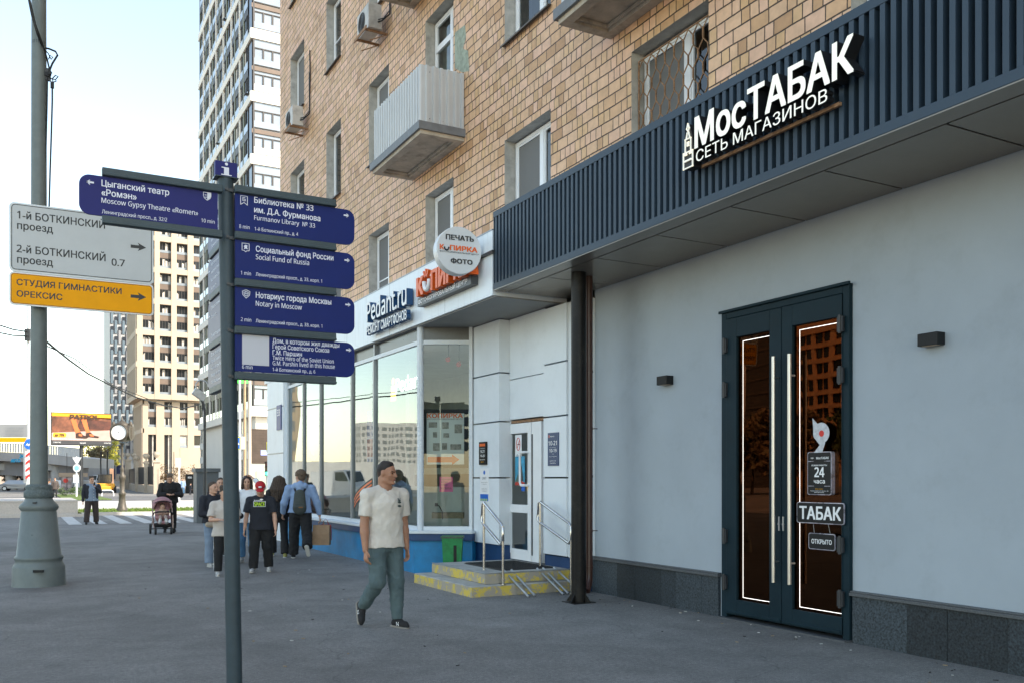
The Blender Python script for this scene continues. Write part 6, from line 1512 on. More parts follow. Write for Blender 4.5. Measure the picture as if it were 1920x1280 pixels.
# brown ribbed base storey, shop at its foot
zb_ = tz(803)
bm = MB(); bm.box(TX - .02, TX + TW, TY - .02, TY + .58, tz(868), tz(803)); 
for k in range(14): bm.box(TX - .03, TX + TW, TY - .06, TY - .021, tz(868) + k * .27, tz(868) + k * .27 + .13)
bm.build('brown_base', mat('brown_ribbed', (.075, .052, .04), .45, .2, var=.35, vscale=.6), tt_)
bm = MB(); bm.box(TX, TX + TW, TY - .01, TY + .5, 0, tz(868) - .01, 0)
for k in range(5): bm.box(TX + .5 + k * 3.2, TX + 3.2 + k * 3.2, TY - .08, TY - .011, .3, tz(868) - .8, 1)
bm.build('ground_floor', [mat('shop_cream', (.48, .45, .38), .6), mat('shop_pane', (.35, .42, .33), .15)], tt_)  # shop panes in one even pale green
a_ = at(490, 703, Y=TY - .2)
# low dark part left of it with tall fins
lw = thing('dark_podium', 'dark finned low block at the foot of the cream tower', 'building', (at(376, 800, d=110).x, at(376, 800, d=110).y, 0))
q0 = at(377, 870, d=128); q1 = at(470, 870, d=97.5)
m = MB(); u_ = Vector((q1.x - q0.x, q1.y - q0.y, 0)); L_ = u_.length; u_.normalize(); nrm = Vector((-u_.y, u_.x, 0)); nrm = -nrm if nrm.dot(Vector((_s, _c, 0))) > 0 else nrm
zpod = at(400, 735, d=112).z
m.prism([(0, 0), (L_, 0), (L_, zpod), (0, zpod)], (q0.x, q0.y, 0) , u_, VZ, -nrm * 1.0); m.build('wall', G_far, lw)
m = MB(); k = 0.4
while k < L_: m.obox(Vector((q0.x, q0.y, zpod / 2)) + u_ * k + nrm * .06, u_ * .32, nrm * .12, VZ * zpod); k += 1.9
m.build('fin', M_cream, lw, kind='stuff')
m = MB()
for z in (zpod - 1.0, zpod * .5, 4.2): m.obox(Vector((q0.x, q0.y, z)) + u_ * L_ / 2 + nrm * .08, u_ * L_, nrm * .17, VZ * .9)
m.build('band', M_cream, lw)

# ---- flyover
M_fly = mat('flyover_concrete', (0.40, 0.385, 0.37), 0.8, var=.1, vscale=.3); M_flyd = mat('flyover_girder', (.26, .25, .25), .7, var=.15, vscale=.3)
fo = thing('flyover', 'grey road flyover with a slatted parapet behind the lamp post', 'bridge', (0, 125, 0))
def deck_pts(pt, pb, off=0): return [at(-60, pt, d=128 + off), at(0, pt + 0, d=128 + off), at(60, pt + 3, d=127 + off), at(110, pt + 9, d=125 + off), at(152, pt + 16, d=122 + off)]
topl = [at(-60, 845, d=134), at(0, 846, d=132), at(60, 849, d=129), at(110, 853, d=126), at(156, 858, d=122)]
g_ = MB()
for a, b in zip(topl, topl[1:]):
    h1, h2, h3 = 2.1, 3.0, 0
    for o1, o2, za, zb2, mi in ((0, 9.5, -1.3, 0, 0), (1.6, 8, -3.4, -1.3, 1)):
        back = Vector((_s, _c, 0))
        P8 = [a + back * o1 + VZ * za, b + back * o1 + VZ * za, b + back * o2 + VZ * za, a + back * o2 + VZ * za, a + back * o1 + VZ * zb2, b + back * o1 + VZ * zb2, b + back * o2 + VZ * zb2, a + back * o2 + VZ * zb2]
        g_.add(P8, [(0, 3, 2, 1), (4, 5, 6, 7), (0, 1, 5, 4), (1, 2, 6, 5), (2, 3, 7, 6), (3, 0, 4, 7)], mi)
g_.build('deck', [M_fly, M_flyd], fo)
p_ = MB()
for a, b in zip(topl, topl[1:]):
    L_ = (b - a).length; n_ = int(L_ / .55)
    for k in range(n_): q = a + (b - a) * (k / n_); p_.obox(q + VZ * .62, (.22, -.1, 0), (.05, .1, 0), VZ * 1.2)
    p_.obox((a + b) / 2 + VZ * 1.25, b - a, FCd * .15, VZ * .1)
p_.build('parapet', mat('parapet_white', (.55, .54, .52), .6), fo)
for px, dd in ((107, 126), (20, 132)):
    q = at(px, 900, d=dd); zc_ = at(px, 878, d=dd).z
    m = MB(); m.cyl((q.x, q.y + 3, 0), (q.x, q.y + 3, zc_ + .4), .75, n=16); m.cyl((q.x + 2.2, q.y + 4, 0), (q.x + 2.2, q.y + 4, zc_ + .4), .6, n=16); m.obox((q.x + 1, q.y + 3.4, zc_ + .3), (6, 0, 0), (0, 2, 0), (0, 0, 1.0)); m.build('pier', M_fly, fo)
def sign_box(name, label, px0, py0, px1, py1, dd, m_, txt=None, cat='sign'):
    t_ = thing(name, label, cat, tuple(at((px0 + px1) / 2, py1, d=dd))); mm = MB(); facing_quad(mm, px0, py0, px1, py1, dd, 0, .15); mm.build('board', m_, t_)
    if txt: a = at(px0 + 1, py1 - 2, d=dd - .05); MB().text(txt, a, UC, VZ, (py1 - py0 - 4) / FOC * dd, (px1 - px0 - 2) / FOC * dd, .02).build('lettering', M_lit_white, t_)
    return t_
M_cyan = mat('cyan_letters', (.02, .33, .55), .5)
a = at(21, 868, d=126); t_ = thing('building_lettering', 'small cyan letters under the flyover beside the chevron board', 'sign', tuple(a))
MB().text('АВТО', at(21, 865.5, d=126), UC, VZ, 6 / FOC * 126, 18 / FOC * 126, .04, .15).build('letters', M_cyan, t_); MB().text('24', at(37, 858, d=126), UC, VZ, 7 / FOC * 126, 9 / FOC * 126, .04, .15).build('letters', M_cyan, t_)

# ---- low sunlit buildings and walls beyond the flyover
lowb = thing('distant_low_building', 'low sunlit reddish building far behind the flyover piers', 'building', tuple(at(130, 905, d=170)))
a, b = at(60, 905, d=170), at(215, 905, d=175)
MB().box(a.x, b.x, a.y, a.y + 20, 0, at(140, 868, d=170).z).build('wall', mat('reddish_wall', (.36, .21, .13), .8, var=.25, vscale=.25), lowb)
m = MB()
for k in range(12): x_ = a.x + 1 + k * 1.35; m.box(x_, x_ + .7, a.y - .05, a.y - .01, 1.2, 2.6)
m.build('window', M_bframe, lowb, kind='stuff')
lw2 = thing('sunlit_wall', 'long pale sunlit wall with brown shrubs under the flyover at far left', 'wall', tuple(at(0, 905, d=170)))
a, b = at(-80, 905, d=170), at(112, 905, d=170); MB().box(a.x, b.x, a.y, a.y + 1, 0, at(0, 868, d=170).z).build('wall', mat('pale_wall', (.50, .42, .35), .8, var=.2, vscale=.3), lw2)
a, b = at(205, 840, d=215), at(236, 840, d=215)
t_ = thing('dark_banner_block', 'dark striped shop block behind the street clock', 'building', (a.x, a.y, 0))
MB().box(a.x, b.x, a.y, a.y + 6, 0, at(215, 868, d=215).z).build('wall', mat('pale_block', (.42, .40, .38), .7), t_)
m = MB()
for k in range(3): x_ = a.x + .3 + k * 1.25; m.box(x_, x_ + .95, a.y - .15, a.y - .01, at(215, 874, d=215).z - 3.0, at(215, 868, d=215).z - .4 + .0)
m.build('banner', mat('navy_banner', (.015, .02, .07), .6), t_, kind='stuff')

# ---- pillared fence with stone urns
M_stone = mat('fence_stone', (.43, .36, .28), .8, var=.12, vscale=1.2, dirt=.25); M_iron = mat('fence_iron', (.025, .025, .028), .5)
fn = thing('stone_fence', 'low stone fence with dark iron panels and urn topped pillars beyond the street clock', 'fence', tuple(at(265, 925, Z=0)))
fx = [(240, 863, 917, 10), (257, 871, 921, 6.5), (274.5, 868.5, 923, 7), (294, 866, 925, 11)]
pts = [at(p[0], p[2], Z=0) for p in fx]
for (px, pt, pb, w_), q in zip(fx, pts):
    dd = q.x * _s + q.y * _c; hw = w_ / FOC * dd / 2; z1_ = CAMH + (HOR - pt) / FOC * dd
    m = MB(); m.box(q.x - hw, q.x + hw, q.y, q.y + 2 * hw, 0, z1_); o = m.build('pillar', M_stone, fn)
    m = MB(); m.box(q.x - hw * 1.35, q.x + hw * 1.35, q.y - hw * .35, q.y + hw * 2.35, z1_ + .01, z1_ + .22); m.build('cap', M_stone, o)
    for k in ((-.8, 0, .8) if w_ == 10 else (0,)):
        m = MB(); m.lathe([(.18, 0), (.2, .06), (.07, .16), (.08, .26), (.34, .5), (.38, .78), (.26, .9), (.3, .96)], (q.x + k, q.y + hw, z1_ + .23), 14); m.build('urn', M_stone, o)
for a, b in zip(pts, pts[1:]):
    u_ = b - a; L_ = u_.length; u_.normalize(); m = MB(); c_ = (a + b) / 2 + FCd * .3
    m.obox(c_ + VZ * .45, u_ * (L_ - .5), FCd * .35, VZ * .9); m.build('base_wall', M_stone, fn)
    m = MB(); n_ = 9
    for k in range(n_): m.obox(a + u_ * (.4 + (L_ - .8) * k / (n_ - 1)) + FCd * .3 + VZ * 2.0, u_ * .05, FCd * .05, VZ * 2.1)
    for z in (1.0, 3.0): m.obox(c_ + VZ * z, u_ * (L_ - .6), FCd * .06, VZ * .07)
    m.obox(c_ + VZ * 2.0 + FCd * .06, u_ * (L_ - .7), FCd * .02, VZ * 2.0); m.build('iron_panel', M_iron, fn)

# ---- trees, hedge
def leaf_cloud(mb, c, r, n, size, rg, squash=.8):
    for _ in range(n):
        v = Vector((rg.gauss(0, 1), rg.gauss(0, 1), rg.gauss(0, 1))); v.normalize(); v *= r * rg.random() ** .45; v.z *= squash
        p = Vector(c) + v; a = Vector((rg.uniform(-1, 1), rg.uniform(-1, 1), rg.uniform(-1, 1))).normalized(); b = a.orthogonal().normalized(); s_ = size * rg.uniform(.6, 1.4)
        mb.add([p - a * s_, p + b * s_ * .6, p + a * s_, p - b * s_ * .6], [(0, 1, 2, 3)], rg.randrange(2))
def tree(name, label, x, y, h, cr, mats, seed, n=34, per=60, size=.16, bare=.25, group=None, trunk_m=None):
    rg = random.Random(seed); t_ = thing(name, label, 'tree', (x, y, 0), group)
    tm = MB(); tops = []
    tm.tube([(x, y, -.1), (x + rg.uniform(-.1, .1), y, h * .25), (x + rg.uniform(-.2, .2), y, h * .55), (x + rg.uniform(-.3, .3), y, h * .9)], [h * .022, h * .017, h * .011, h * .003], 8)
    for k in range(9):
        z0 = h * rg.uniform(.25, .7); a = rg.random() * 6.28; L_ = cr * rg.uniform(.5, .95)
        e = Vector((x + math.cos(a) * L_, y + math.sin(a) * L_, z0 + h * rg.uniform(.12, .3))); tm.tube([(x, y, z0), ((x + e.x) / 2, (y + e.y) / 2, z0 + (e.z - z0) * .35), tuple(e)], [h * .009, h * .006, h * .002], 5); tops.append(e)
    tm.build('trunk', trunk_m or mat('bark', (.10, .075, .055), .9, var=.3, vscale=3), t_)
    cm = MB()
    for k in range(n):
        if k < len(tops): c_ = tops[k]
        else:
            a = rg.random() * 6.28; rr_ = cr * math.sqrt(rg.random()) * .85; zf = rg.random(); c_ = Vector((x + math.cos(a) * rr_ * (1 - .45 * abs(zf - .4)), y + math.sin(a) * rr_ * (1 - .45 * abs(zf - .4)), h * (.36 + .6 * zf)))
        leaf_cloud(cm, c_, cr * rg.uniform(.18, .34), per, size, rg)
    cm.build('crown', mats, t_)
    return t_
ML1 = [mat('leaf_yellow', (.42, .36, .04), .7, var=.3, vscale=.8), mat('leaf_yellow_green', (.26, .27, .035), .7, var=.3, vscale=.8)]
ML2 = [mat('leaf_dull', (.12, .10, .05), .8, var=.3, vscale=.8), mat('leaf_brown', (.13, .09, .045), .8, var=.3, vscale=.8)]
ML3 = [mat('leaf_green', (.05, .085, .02), .7, var=.3, vscale=.8), mat('leaf_dark', (.035, .06, .015), .7, var=.3, vscale=.8)]
q = at(172, 915, d=150); tree('tree', 'yellow green spring tree behind the billboard post', q.x, q.y, 8.6, 3.0, ML1, 1)
q = at(197, 915, d=152); tree('tree', 'yellow tree just left of the street clock', q.x, q.y, 9.0, 2.6, ML1, 2)
q = at(186, 915, d=140); tree('tree', 'brownish half bare tree between the two yellow trees', q.x, q.y, 6.6, 2.0, ML2, 3)
for k, (px, lab) in enumerate(((18, 'brown leafless shrub in front of the sunlit wall at far left'), (32, 'second brown leafless shrub by the sunlit wall, nearer the chevron board'))):
    q = at(px, 905, d=136); tree('shrub', lab, q.x, q.y, 3.2, 1.6, ML2, 30 + k, n=16, per=30)
MH = [mat('hedge_orange', (.40, .19, .05), .8, var=.35, vscale=1.2), mat('hedge_brown', (.26, .13, .05), .8, var=.35, vscale=1.2)]
hm = MB(); rg = random.Random(9)
for k in range(40):
    q = at(300 + k * 1.6, 915, d=132 + rg.uniform(-2, 2)); leaf_cloud(hm, (q.x, q.y, rg.uniform(.4, 3.2)), .7, 50, .10, rg, 1)
tag(hm.build('hedge', MH), 'tangled orange brown hedge in front of the beige tower', 'hedge')
q = at(133, 932, d=82); gm = MB(); rg = random.Random(5)
for k in range(14): leaf_cloud(gm, (q.x + rg.uniform(-1.0, 1.0), q.y + rg.uniform(-.6, .6), .45 + rg.uniform(-.2, .25)), .4, 60, .06, rg)
tag(gm.build('bush', ML3), 'low green bush on the grass under the flyover', 'bush')
q0, q1 = at(95, 940, Z=0), at(240, 932, Z=0)
st2 = MB(); st2.box(at(118, 935, Z=0).x, at(205, 935, Z=0).x, at(118, 937, Z=0).y, at(118, 927, Z=0).y, 0, .06); struct(st2, 'lawn_bed_far', M_grass)

# ---- vehicles
def car(name, label, px, pyb, L_, heading, col, van=False, d=None, cat='car'):
    b_ = at(px, pyb, Z=0) if d is None else Vector((at(px, pyb, d=d).x, at(px, pyb, d=d).y, 0))
    t_ = thing(name, label, cat, (b_.x, b_.y, 0)); W = 1.8 if not van else 2.0
    cs_, sn_ = math.cos(heading), math.sin(heading)
    prof = [(-.5, .18), (-.5, .42), (-.47, .52), (-.30, .56), (-.18, .86), (.22, .88), (.38, .58), (.49, .50), (.5, .2)] if not van else [(-.5, .16), (-.5, .72), (-.47, 1.18), (.22, 1.22), (.33, .80), (.47, .68), (.5, .2)]
    H_ = 1.65 if not van else 1.75
    def tr(l, w, z): return (b_.x + cs_ * l - sn_ * w, b_.y + sn_ * l + cs_ * w, z)
    m_ = MB(); n_ = len(prof); sec = []
    for w, s_ in ((-W / 2, 1), (-W / 2 * .80, 0), (W / 2 * .80, 0), (W / 2, 1)): sec.append(w)
    vs = []
    for w in (-1, 1):
        for l, z in prof:
            tuck = .80 if z > .6 else 1.0
            vs.append(tr(l * L_, w * W / 2 * tuck, z * H_))
    m_.add(vs, [tuple(range(n_)), tuple(range(2 * n_ - 1, n_ - 1, -1))] + [(i, n_ + i, n_ + (i + 1) % n_, (i + 1) % n_) for i in range(n_)])
    o = m_.build('body', col, t_, bevel=.05)
    g_ = MB(); Gm = mat('car_glass', (.02, .025, .03), .08, spec=1)
    if van: sides = [(.02, .82), (.02, 1.14), (.22, 1.14), (.31, .84)]; ws_ = (prof[3], prof[4])
    else: sides = [(-.26, .60), (-.16, .82), (.20, .83), (.33, .60)]; ws_ = (prof[5], prof[6])
    for w in (-1, 1): g_.add([tr(l * L_, w * (W / 2 * .80 + (.012 if z > .7 else .05 if not van else .09)), z * H_) for l, z in sides], [(0, 1, 2, 3)])
    (l0, z0), (l1, z1) = ws_
    g_.add([tr((l0 + (l1 - l0) * .1) * L_ + .03, -W * .36, (z0 + (z1 - z0) * .1) * H_), tr((l0 + (l1 - l0) * .9) * L_ + .03, -W * .36, (z0 + (z1 - z0) * .9) * H_), tr((l0 + (l1 - l0) * .9) * L_ + .03, W * .36, (z0 + (z1 - z0) * .9) * H_), tr((l0 + (l1 - l0) * .1) * L_ + .03, W * .36, (z0 + (z1 - z0) * .1) * H_)], [(0, 1, 2, 3)])
    g_.build('window', Gm, o)
    for l in (-.31, .31):
        for w in (-1, 1):
            wm = MB(); wm.cyl(tr(l * L_, w * (W / 2 - .18), .33), tr(l * L_, w * (W / 2 + .02), .33), .33, n=18); w_o = wm.build('wheel', M_rubber, t_)
            rm_ = MB(); rm_.cyl(tr(l * L_, w * (W / 2 + .02), .33), tr(l * L_, w * (W / 2 + .035), .33), .2, n=14); rm_.build('rim', M_alu, w_o)
    for w in (-1, 1):
        h_ = MB(); h_.obox(tr(.495 * L_, w * W * .36, .46 * H_ if not van else .56 * H_), (cs_ * .08, sn_ * .08, 0), (-sn_ * .35, cs_ * .35, 0), (0, 0, .14)); h_.build('headlight', M_lit_white, t_)
        h_ = MB(); h_.obox(tr(-.498 * L_, w * W * .38, .44 * H_), (cs_ * .06, sn_ * .06, 0), (-sn_ * .3, cs_ * .3, 0), (0, 0, .14)); h_.build('tail_light', M_red, t_)
    return t_
MC_w = mat('car_white', (.62, .62, .61), .25, coat=.5); MC_s = mat('car_silver', (.32, .33, .34), .3, .5); MC_d = mat('car_dark', (.03, .033, .04), .25, coat=.5); MC_r = mat('car_red', (.30, .03, .03), .3, coat=.5)
car('parked_car', 'dark grey car under the flyover at far left', 33, 917, 4.4, 2.9, MC_s, d=122)
car('parked_car', 'white car behind the white priority sign pole', 118, 916, 4.3, 3.0, MC_w, d=120)
car('parked_car', 'white car directly behind the billboard post', 160, 918, 4.4, 2.6, MC_w, d=116)
car('parked_van', 'white van behind the man holding a phone', 176, 914, 5.0, -1.9, MC_w, True, d=126, cat='van')
# small yellow loader
q = at(197, 925, d=104); t_ = thing('yellow_loader', 'small yellow loader machine behind the man holding a phone', 'loader', (q.x, q.y, 0))
Myl = mat('machine_yellow', (.70, .33, .02), .45)
m = MB(); m.obox((q.x, q.y, .75), (1.9, 0, 0), (0, 2.2, 0), (0, 0, .7)); m.obox((q.x, q.y - 1.3, .55), (1.2, 0, 0), (0, .5, 0), (0, 0, .5)); m.build('body', Myl, t_, bevel=.08)
m = MB(); m.obox((q.x, q.y + .4, 1.6), (1.3, 0, 0), (0, 1.2, 0), (0, 0, 1.0)); m.build('cab', mat('car_glass', (.02, .025, .03), .08, spec=1), t_, bevel=.05)
m = MB()
for a, b in ((-.65, -.2), (.65, -.2), (-.65, 1.0), (.65, 1.0)): m.obox((q.x + a, q.y + b, 1.65), (.09, 0, 0), (0, .09, 0), (0, 0, .9))
m.obox((q.x, q.y + .4, 2.10), (1.5, 0, 0), (0, 1.4, 0), (0, 0, .08)); m.build('frame', M_dark, t_)
for a in (-1, 1):
    for b in (-.75, .75): MB().cyl((q.x + a * .8, q.y + b, .42), (q.x + a * 1.1, q.y + b, .42), .42, n=16).build('wheel', M_rubber, t_)
m = MB()
for k in (-.35, .35): m.tube([(q.x + k, q.y + 1.2, 1.2), (q.x + k, q.y + 1.6, 3.6), (q.x + k, q.y + 1.0, 4.8)], .08, 6)
m.build('boom', M_dark, t_)
# kiosk with posters
q = at(125, 922, d=112); t_ = thing('advert_kiosk', 'small kiosk with a colourful poster wall beneath the flyover edge', 'kiosk', (q.x, q.y, 0))
hw = 8.5 / FOC * 112; zt_ = at(125, 893, d=112).z
MB().box(q.x - hw, q.x + hw, q.y, q.y + 2, 0, zt_).build('poster_wall', mat('poster_mix', (.34, .28, .28), .6, var=.8, vscale=1.5), t_)
MB().box(q.x - hw - .3, q.x + hw + 1.8, q.y - .2, q.y + 2.4, zt_ + .01, zt_ + .5).build('roof', mat('kiosk_roof', (.35, .27, .20), .7), t_); MB().box(q.x + hw + .3, q.x + hw + 1.2, q.y + .1, q.y + 1.5, 0, zt_).build('column', M_lit_white, t_)
MB().disc((q.x - .1, q.y - .01, zt_ * .75), VX, VZ, .28, (0, -.01, 0), 16).build('emblem', M_red, t_)
# white guard rail
a, b = at(191, 926, d=84), at(214, 931, d=84); t_ = thing('guard_rail', 'low white tubular guard rail left of the street clock', 'railing', (a.x, a.y, 0))
m = MB(); m.tube([(a.x, a.y, .0), (a.x, a.y, .45), (a.x + .05, a.y, .55), (b.x - .25, a.y, .55), (b.x - .05, a.y, .45), (b.x, a.y, .2), (b.x, a.y, 0)], .05, 8); m.build('rail', M_lit_white, t_)
# white and tan poles beside the cream tower
MT_ = mat('tan_pole', (.36, .26, .15), .6, var=.15)
pole('street_pole', 'white slim pole right of the signpost carrying a blue crossing sign', 450, 960, 712, 3.5, M_lit_white, d=60)
pole('street_pole', 'tan square pole between the two white poles by the signpost', 459, 960, 690, 5.5, MT_, d=66)
pole('street_pole', 'thick pole, white at the bottom and tan above, over the long haired woman', 468, 960, 690, 7, mat('white_tan', (.52, .45, .36), .6), d=58)
t2_, b_, dd, zt_ = pole('crossing_sign', 'white pole with a yellow bordered blue pedestrian crossing sign', 505, 960, 815, 2.2, M_lit_white, d=52, nm='post', cat='road sign')
def crossing_face(par, px0, py0, px1, py1, dd):
    m_ = MB(); facing_quad(m_, px0, py0, px1, py1, dd); m_.build('border', mat('crossing_yellow', (.72, .62, .02), .5), par)
    m_ = MB(); iw = (px1 - px0) * .16; facing_quad(m_, px0 + iw, py0 + iw, px1 - iw, py1 - iw, dd - .04); m_.build('panel', M_blue, par)
    c_ = at((px0 + px1) / 2, (py0 + py1) / 2, d=dd - .08); s_ = (px1 - px0) * .3 / FOC * dd; MB().prism([(-1, -.9), (0, 1.1), (1, -.9)], c_, UC * s_, VZ * s_, FCd * .01).build('triangle', M_lit_white, par)
crossing_face(t2_, 499.5, 828, 508, 848, 51.9)
t3_ = thing('crossing_sign', 'half hidden yellow bordered crossing sign on the slim white pole by the signpost', 'road sign', tuple(at(446, 842, d=59.8))); crossing_face(t3_, 440, 818, 451, 842, 59.7)
m = MB(); facing_quad(m, 452, 818, 459, 841, 59.7); m.build('white_plate', M_lit_white, t3_)
sign_box('green_shop_sign', 'bright green shop sign just under the lowest blue panel', 445, 709, 466, 717.5, 90, mat('green_lit', (.08, .55, .08), .5, emit=(.1, .8, .1), estr=.6))
sign_box('blue_shop_sign', 'pale blue screen sign on the brown ribbed wall', 489, 843, 507, 852.5, 91, mat('screen_blue', (.30, .36, .62), .4, emit=(.35, .42, .9), estr=.35))
t_ = thing('traffic_light', 'traffic light showing green behind the boy in a red cap', 'traffic light', tuple(at(501, 890, d=47))); m = MB(); c_ = at(501.5, 878, d=47); m.obox(c_, UC * .22, FCd * .22, VZ * .74); m.build('housing', M_black, t_, bevel=.02)
for k, (cc, e) in enumerate((((.08, .01, .01), 0), ((.08, .05, .01), 0), ((.05, .7, .45), 1.5))):
    q_ = c_ + VZ * (.24 - .24 * k) - FCd * .12; MB().disc(q_, UC, VZ, .09, FCd * .01, 16).build('lens', mat('lens%d' % k, cc, .3, emit=cc if e else None, estr=e), t_); MB().obox(q_ + VZ * .09 - FCd * .06, UC * .2, FCd * .16, VZ * .015).build('visor', M_black, t_)
MB().cyl((c_.x, c_.y + .15, 0), (c_.x, c_.y + .15, c_.z - .3), .05, n=8).build('post', M_galv, t_)
t_ = thing('menu_board', 'black menu board standing before the hedge', 'board', tuple(at(355, 925, d=100))); m = MB(); facing_quad(m, 348, 888, 362, 925, 99.8, 0, .1); m.build('board', M_black, t_)
m = MB(); a = at(352.5, 896, d=99.7); MB().text('МЕНЮ', a, UC, VZ, .22, .42, .02).build('lettering', M_lit_white, t_)
q = at(327, 926, d=99); m = MB(); m.lathe([(.12, 0), (.75, .05), (.8, .8), (.45, 1.25), (.05, 1.3)], (q.x, q.y, 0), 12); tag(m.build('covered_planter', mat('cover_grey', (.14, .125, .115), .8, var=.2)), 'grey covered rounded planter between the fence and the menu board', 'planter')
pole('thin_lamp', 'thin dark street lamp standing right of the fence pillars', 326, 930, 846, 1.5, M_dark, d=96)
t_, b_, dd, zt_ = pole('white_signal_pole', 'bright white short pole with a signal head facing away', 336, 958, 868, 3.2, M_lit_white, d=50); m = MB(); m.obox((b_.x - .05, b_.y, zt_ + .05), UC * .2, FCd * .2, VZ * .5); m.build('signal_head', M_lit_white, t_)
pole('thin_lamp', 'thin dark mast in front of the flyover parapet', 125.5, 925, 848, 1.2, M_dark, d=112)

# ================================================================ ACROSS THE STREET (seen in the window reflections)
M_off = mat('tan_office', (.46, .28, .15), .8, var=.06, vscale=.3)
OX = -130
ob = thing('tan_office_block', 'tan office block with a window grid across the street, seen reflected in the dark door', 'building', (OX, 120, 0))
MB().box(OX - 20, OX - .5, 92, 141, 0, 34.5).build('wall', M_off, ob)
m = MB(); g_ = MB()
for i in range(9):
    y_ = 93 + i * 5.3
    for k in range(8): z = 6.6 + k * 3.3; g_.box(OX - .5, OX - .35, y_, y_ + 1.7, z, z + 2.2); g_.box(OX - .5, OX - .35, y_ + 2.3, y_ + 4.0, z, z + 2.2)
    m.box(OX - .5, OX + .2, y_ + 4.1, y_ + 5.1, 4, 32)
for k in range(9): m.box(OX - .5, OX + .3, 92, 141, 5.4 + k * 3.3, 6.3 + k * 3.3)
m.box(OX - .5, OX + .5, 92, 141, 31.5, 34.4)
m.build('facade_grid', M_off, ob); g_.build('window', G_far, ob, kind='stuff'); MB().box(OX - 19, OX - 2, 93, 139, 34.51, 38).build('roof_storey', mat('roof_dark', (.05, .05, .055), .6), ob)
dk = thing('dark_reflection_block', 'added dark block beyond the tan one, made up to darken the left door leaf', 'building', (OX, 165, 0))  # unseen block added to darken what the left door leaf reflects
MB().box(OX - 20, OX, 142, 196, 0, 70).build('wall', mat('dark_facade', (.045, .04, .037), .5, var=.2, vscale=.3), dk)
m = MB()
for k in range(20): m.box(OX - .1, OX + .25, 142, 196, 3 + k * 3.4, 3.5 + k * 3.4)
m.build('floor_bands', mat('dark_bands', (.07, .06, .05), .6), dk)
def far_block(label, x, y, wx, wy, h, m_, seed):
    t_ = thing('reflected_building', label, 'building', (x, y, 0)); MB().box(x, x + wx, y, y + wy, 0, h).build('wall', m_, t_)
    g_ = MB(); z = 3
    while z < h - 3:
        k = .8
        while k < wx - 1.5: g_.box(x + k, x + k + 1.5, y - .06, y - .01, z, z + 1.8); k += 2.6
        k = .8
        while k < wy - 1.5: g_.box(x + wx + .01, x + wx + .06, y + k, y + k + 1.5, z, z + 1.8); k += 2.6
        z += 3.3
    g_.build('window', mat('pale_window', (.22, .22, .21), .3), t_, kind='stuff')  # window colour paled to soften its contrast in the reflection
far_block('white apartment slab up the street, seen in the shop window reflection', -205, 430, 66, 16, 30, mat('white_slab', (.60, .57, .52), .8, var=.05), 1)
far_block('tan block up the street, seen at the far end of the shop window reflection', -30, 150, 21, 20, 34, mat('tan_slab', (.48, .37, .25), .8, var=.05), 2)
far_block('grey apartment slab further down the street behind the trees', -75, 96, 12, 40, 20, mat('grey_slab', (.40, .38, .36), .8, var=.05), 3)
for k, (x, y) in enumerate(((-60, 78), (-62, 85), (-58, 70), (-60, 61), (-61, 93), (-59, 53))):
    tree('street_tree', 'round street tree across the road, %s' % ['by the end of the tan office block', 'second beyond the tan office block', 'before the last bay of the tan block', 'at the middle of the tan office block', 'furthest beyond the tan office block', 'near the near end of the tan block'][k], x, y, 8.8, 4.6, ML3 if k % 2 else ML2, 60 + k, n=44, per=60, size=.30, group='trees across the road')
t_ = car('road_van', 'white van driving up the road, seen in the shop window reflection', -40, 960, 5.2, -1.75, MC_w, True, d=45, cat='van')
t_.location = (t_.location.x - 4, t_.location.y + 2, 0)
# pale sunlit retaining wall along the far side of the road
rw_ = thing('retaining_wall', 'long pale sunlit wall across the road, seen in the shop window reflection', 'wall', (-20, 100, 0))
MB().box(-70, -11, 118, 119, 0, 3.9).build('wall', mat('pale_retaining', (.66, .63, .58), .8, var=.08), rw_)

# ---- scraps on the pavement
lt = MB(); rg = random.Random(17)
for i in range(90):
    if i < 45: y_ = rg.uniform(2.5, 10.3); x_ = XW - .05 - abs(rg.gauss(0, .35))
    else: x_ = rg.uniform(1.2, 6.6); y_ = rg.uniform(6.5, 18)
    if 5.2 < x_ and 10.8 < y_: continue
    a = rg.random() * 6.28; L2 = rg.uniform(.01, .04); w2 = rg.uniform(.006, .018); u_ = Vector((math.cos(a), math.sin(a), 0)); v_ = Vector((-u_.y, u_.x, 0))
    lt.obox((x_, y_, .004), u_ * L2, v_ * w2, VZ * .006, rg.randrange(3))
tag(lt.build('litter', [mat('scrap_white', (.5, .49, .46), .8), mat('scrap_tan', (.30, .22, .13), .8), mat('scrap_dark', (.035, .032, .03), .8)], kind='stuff'), 'tiny paper scraps, butts and grit scattered on the pavement', 'litter')
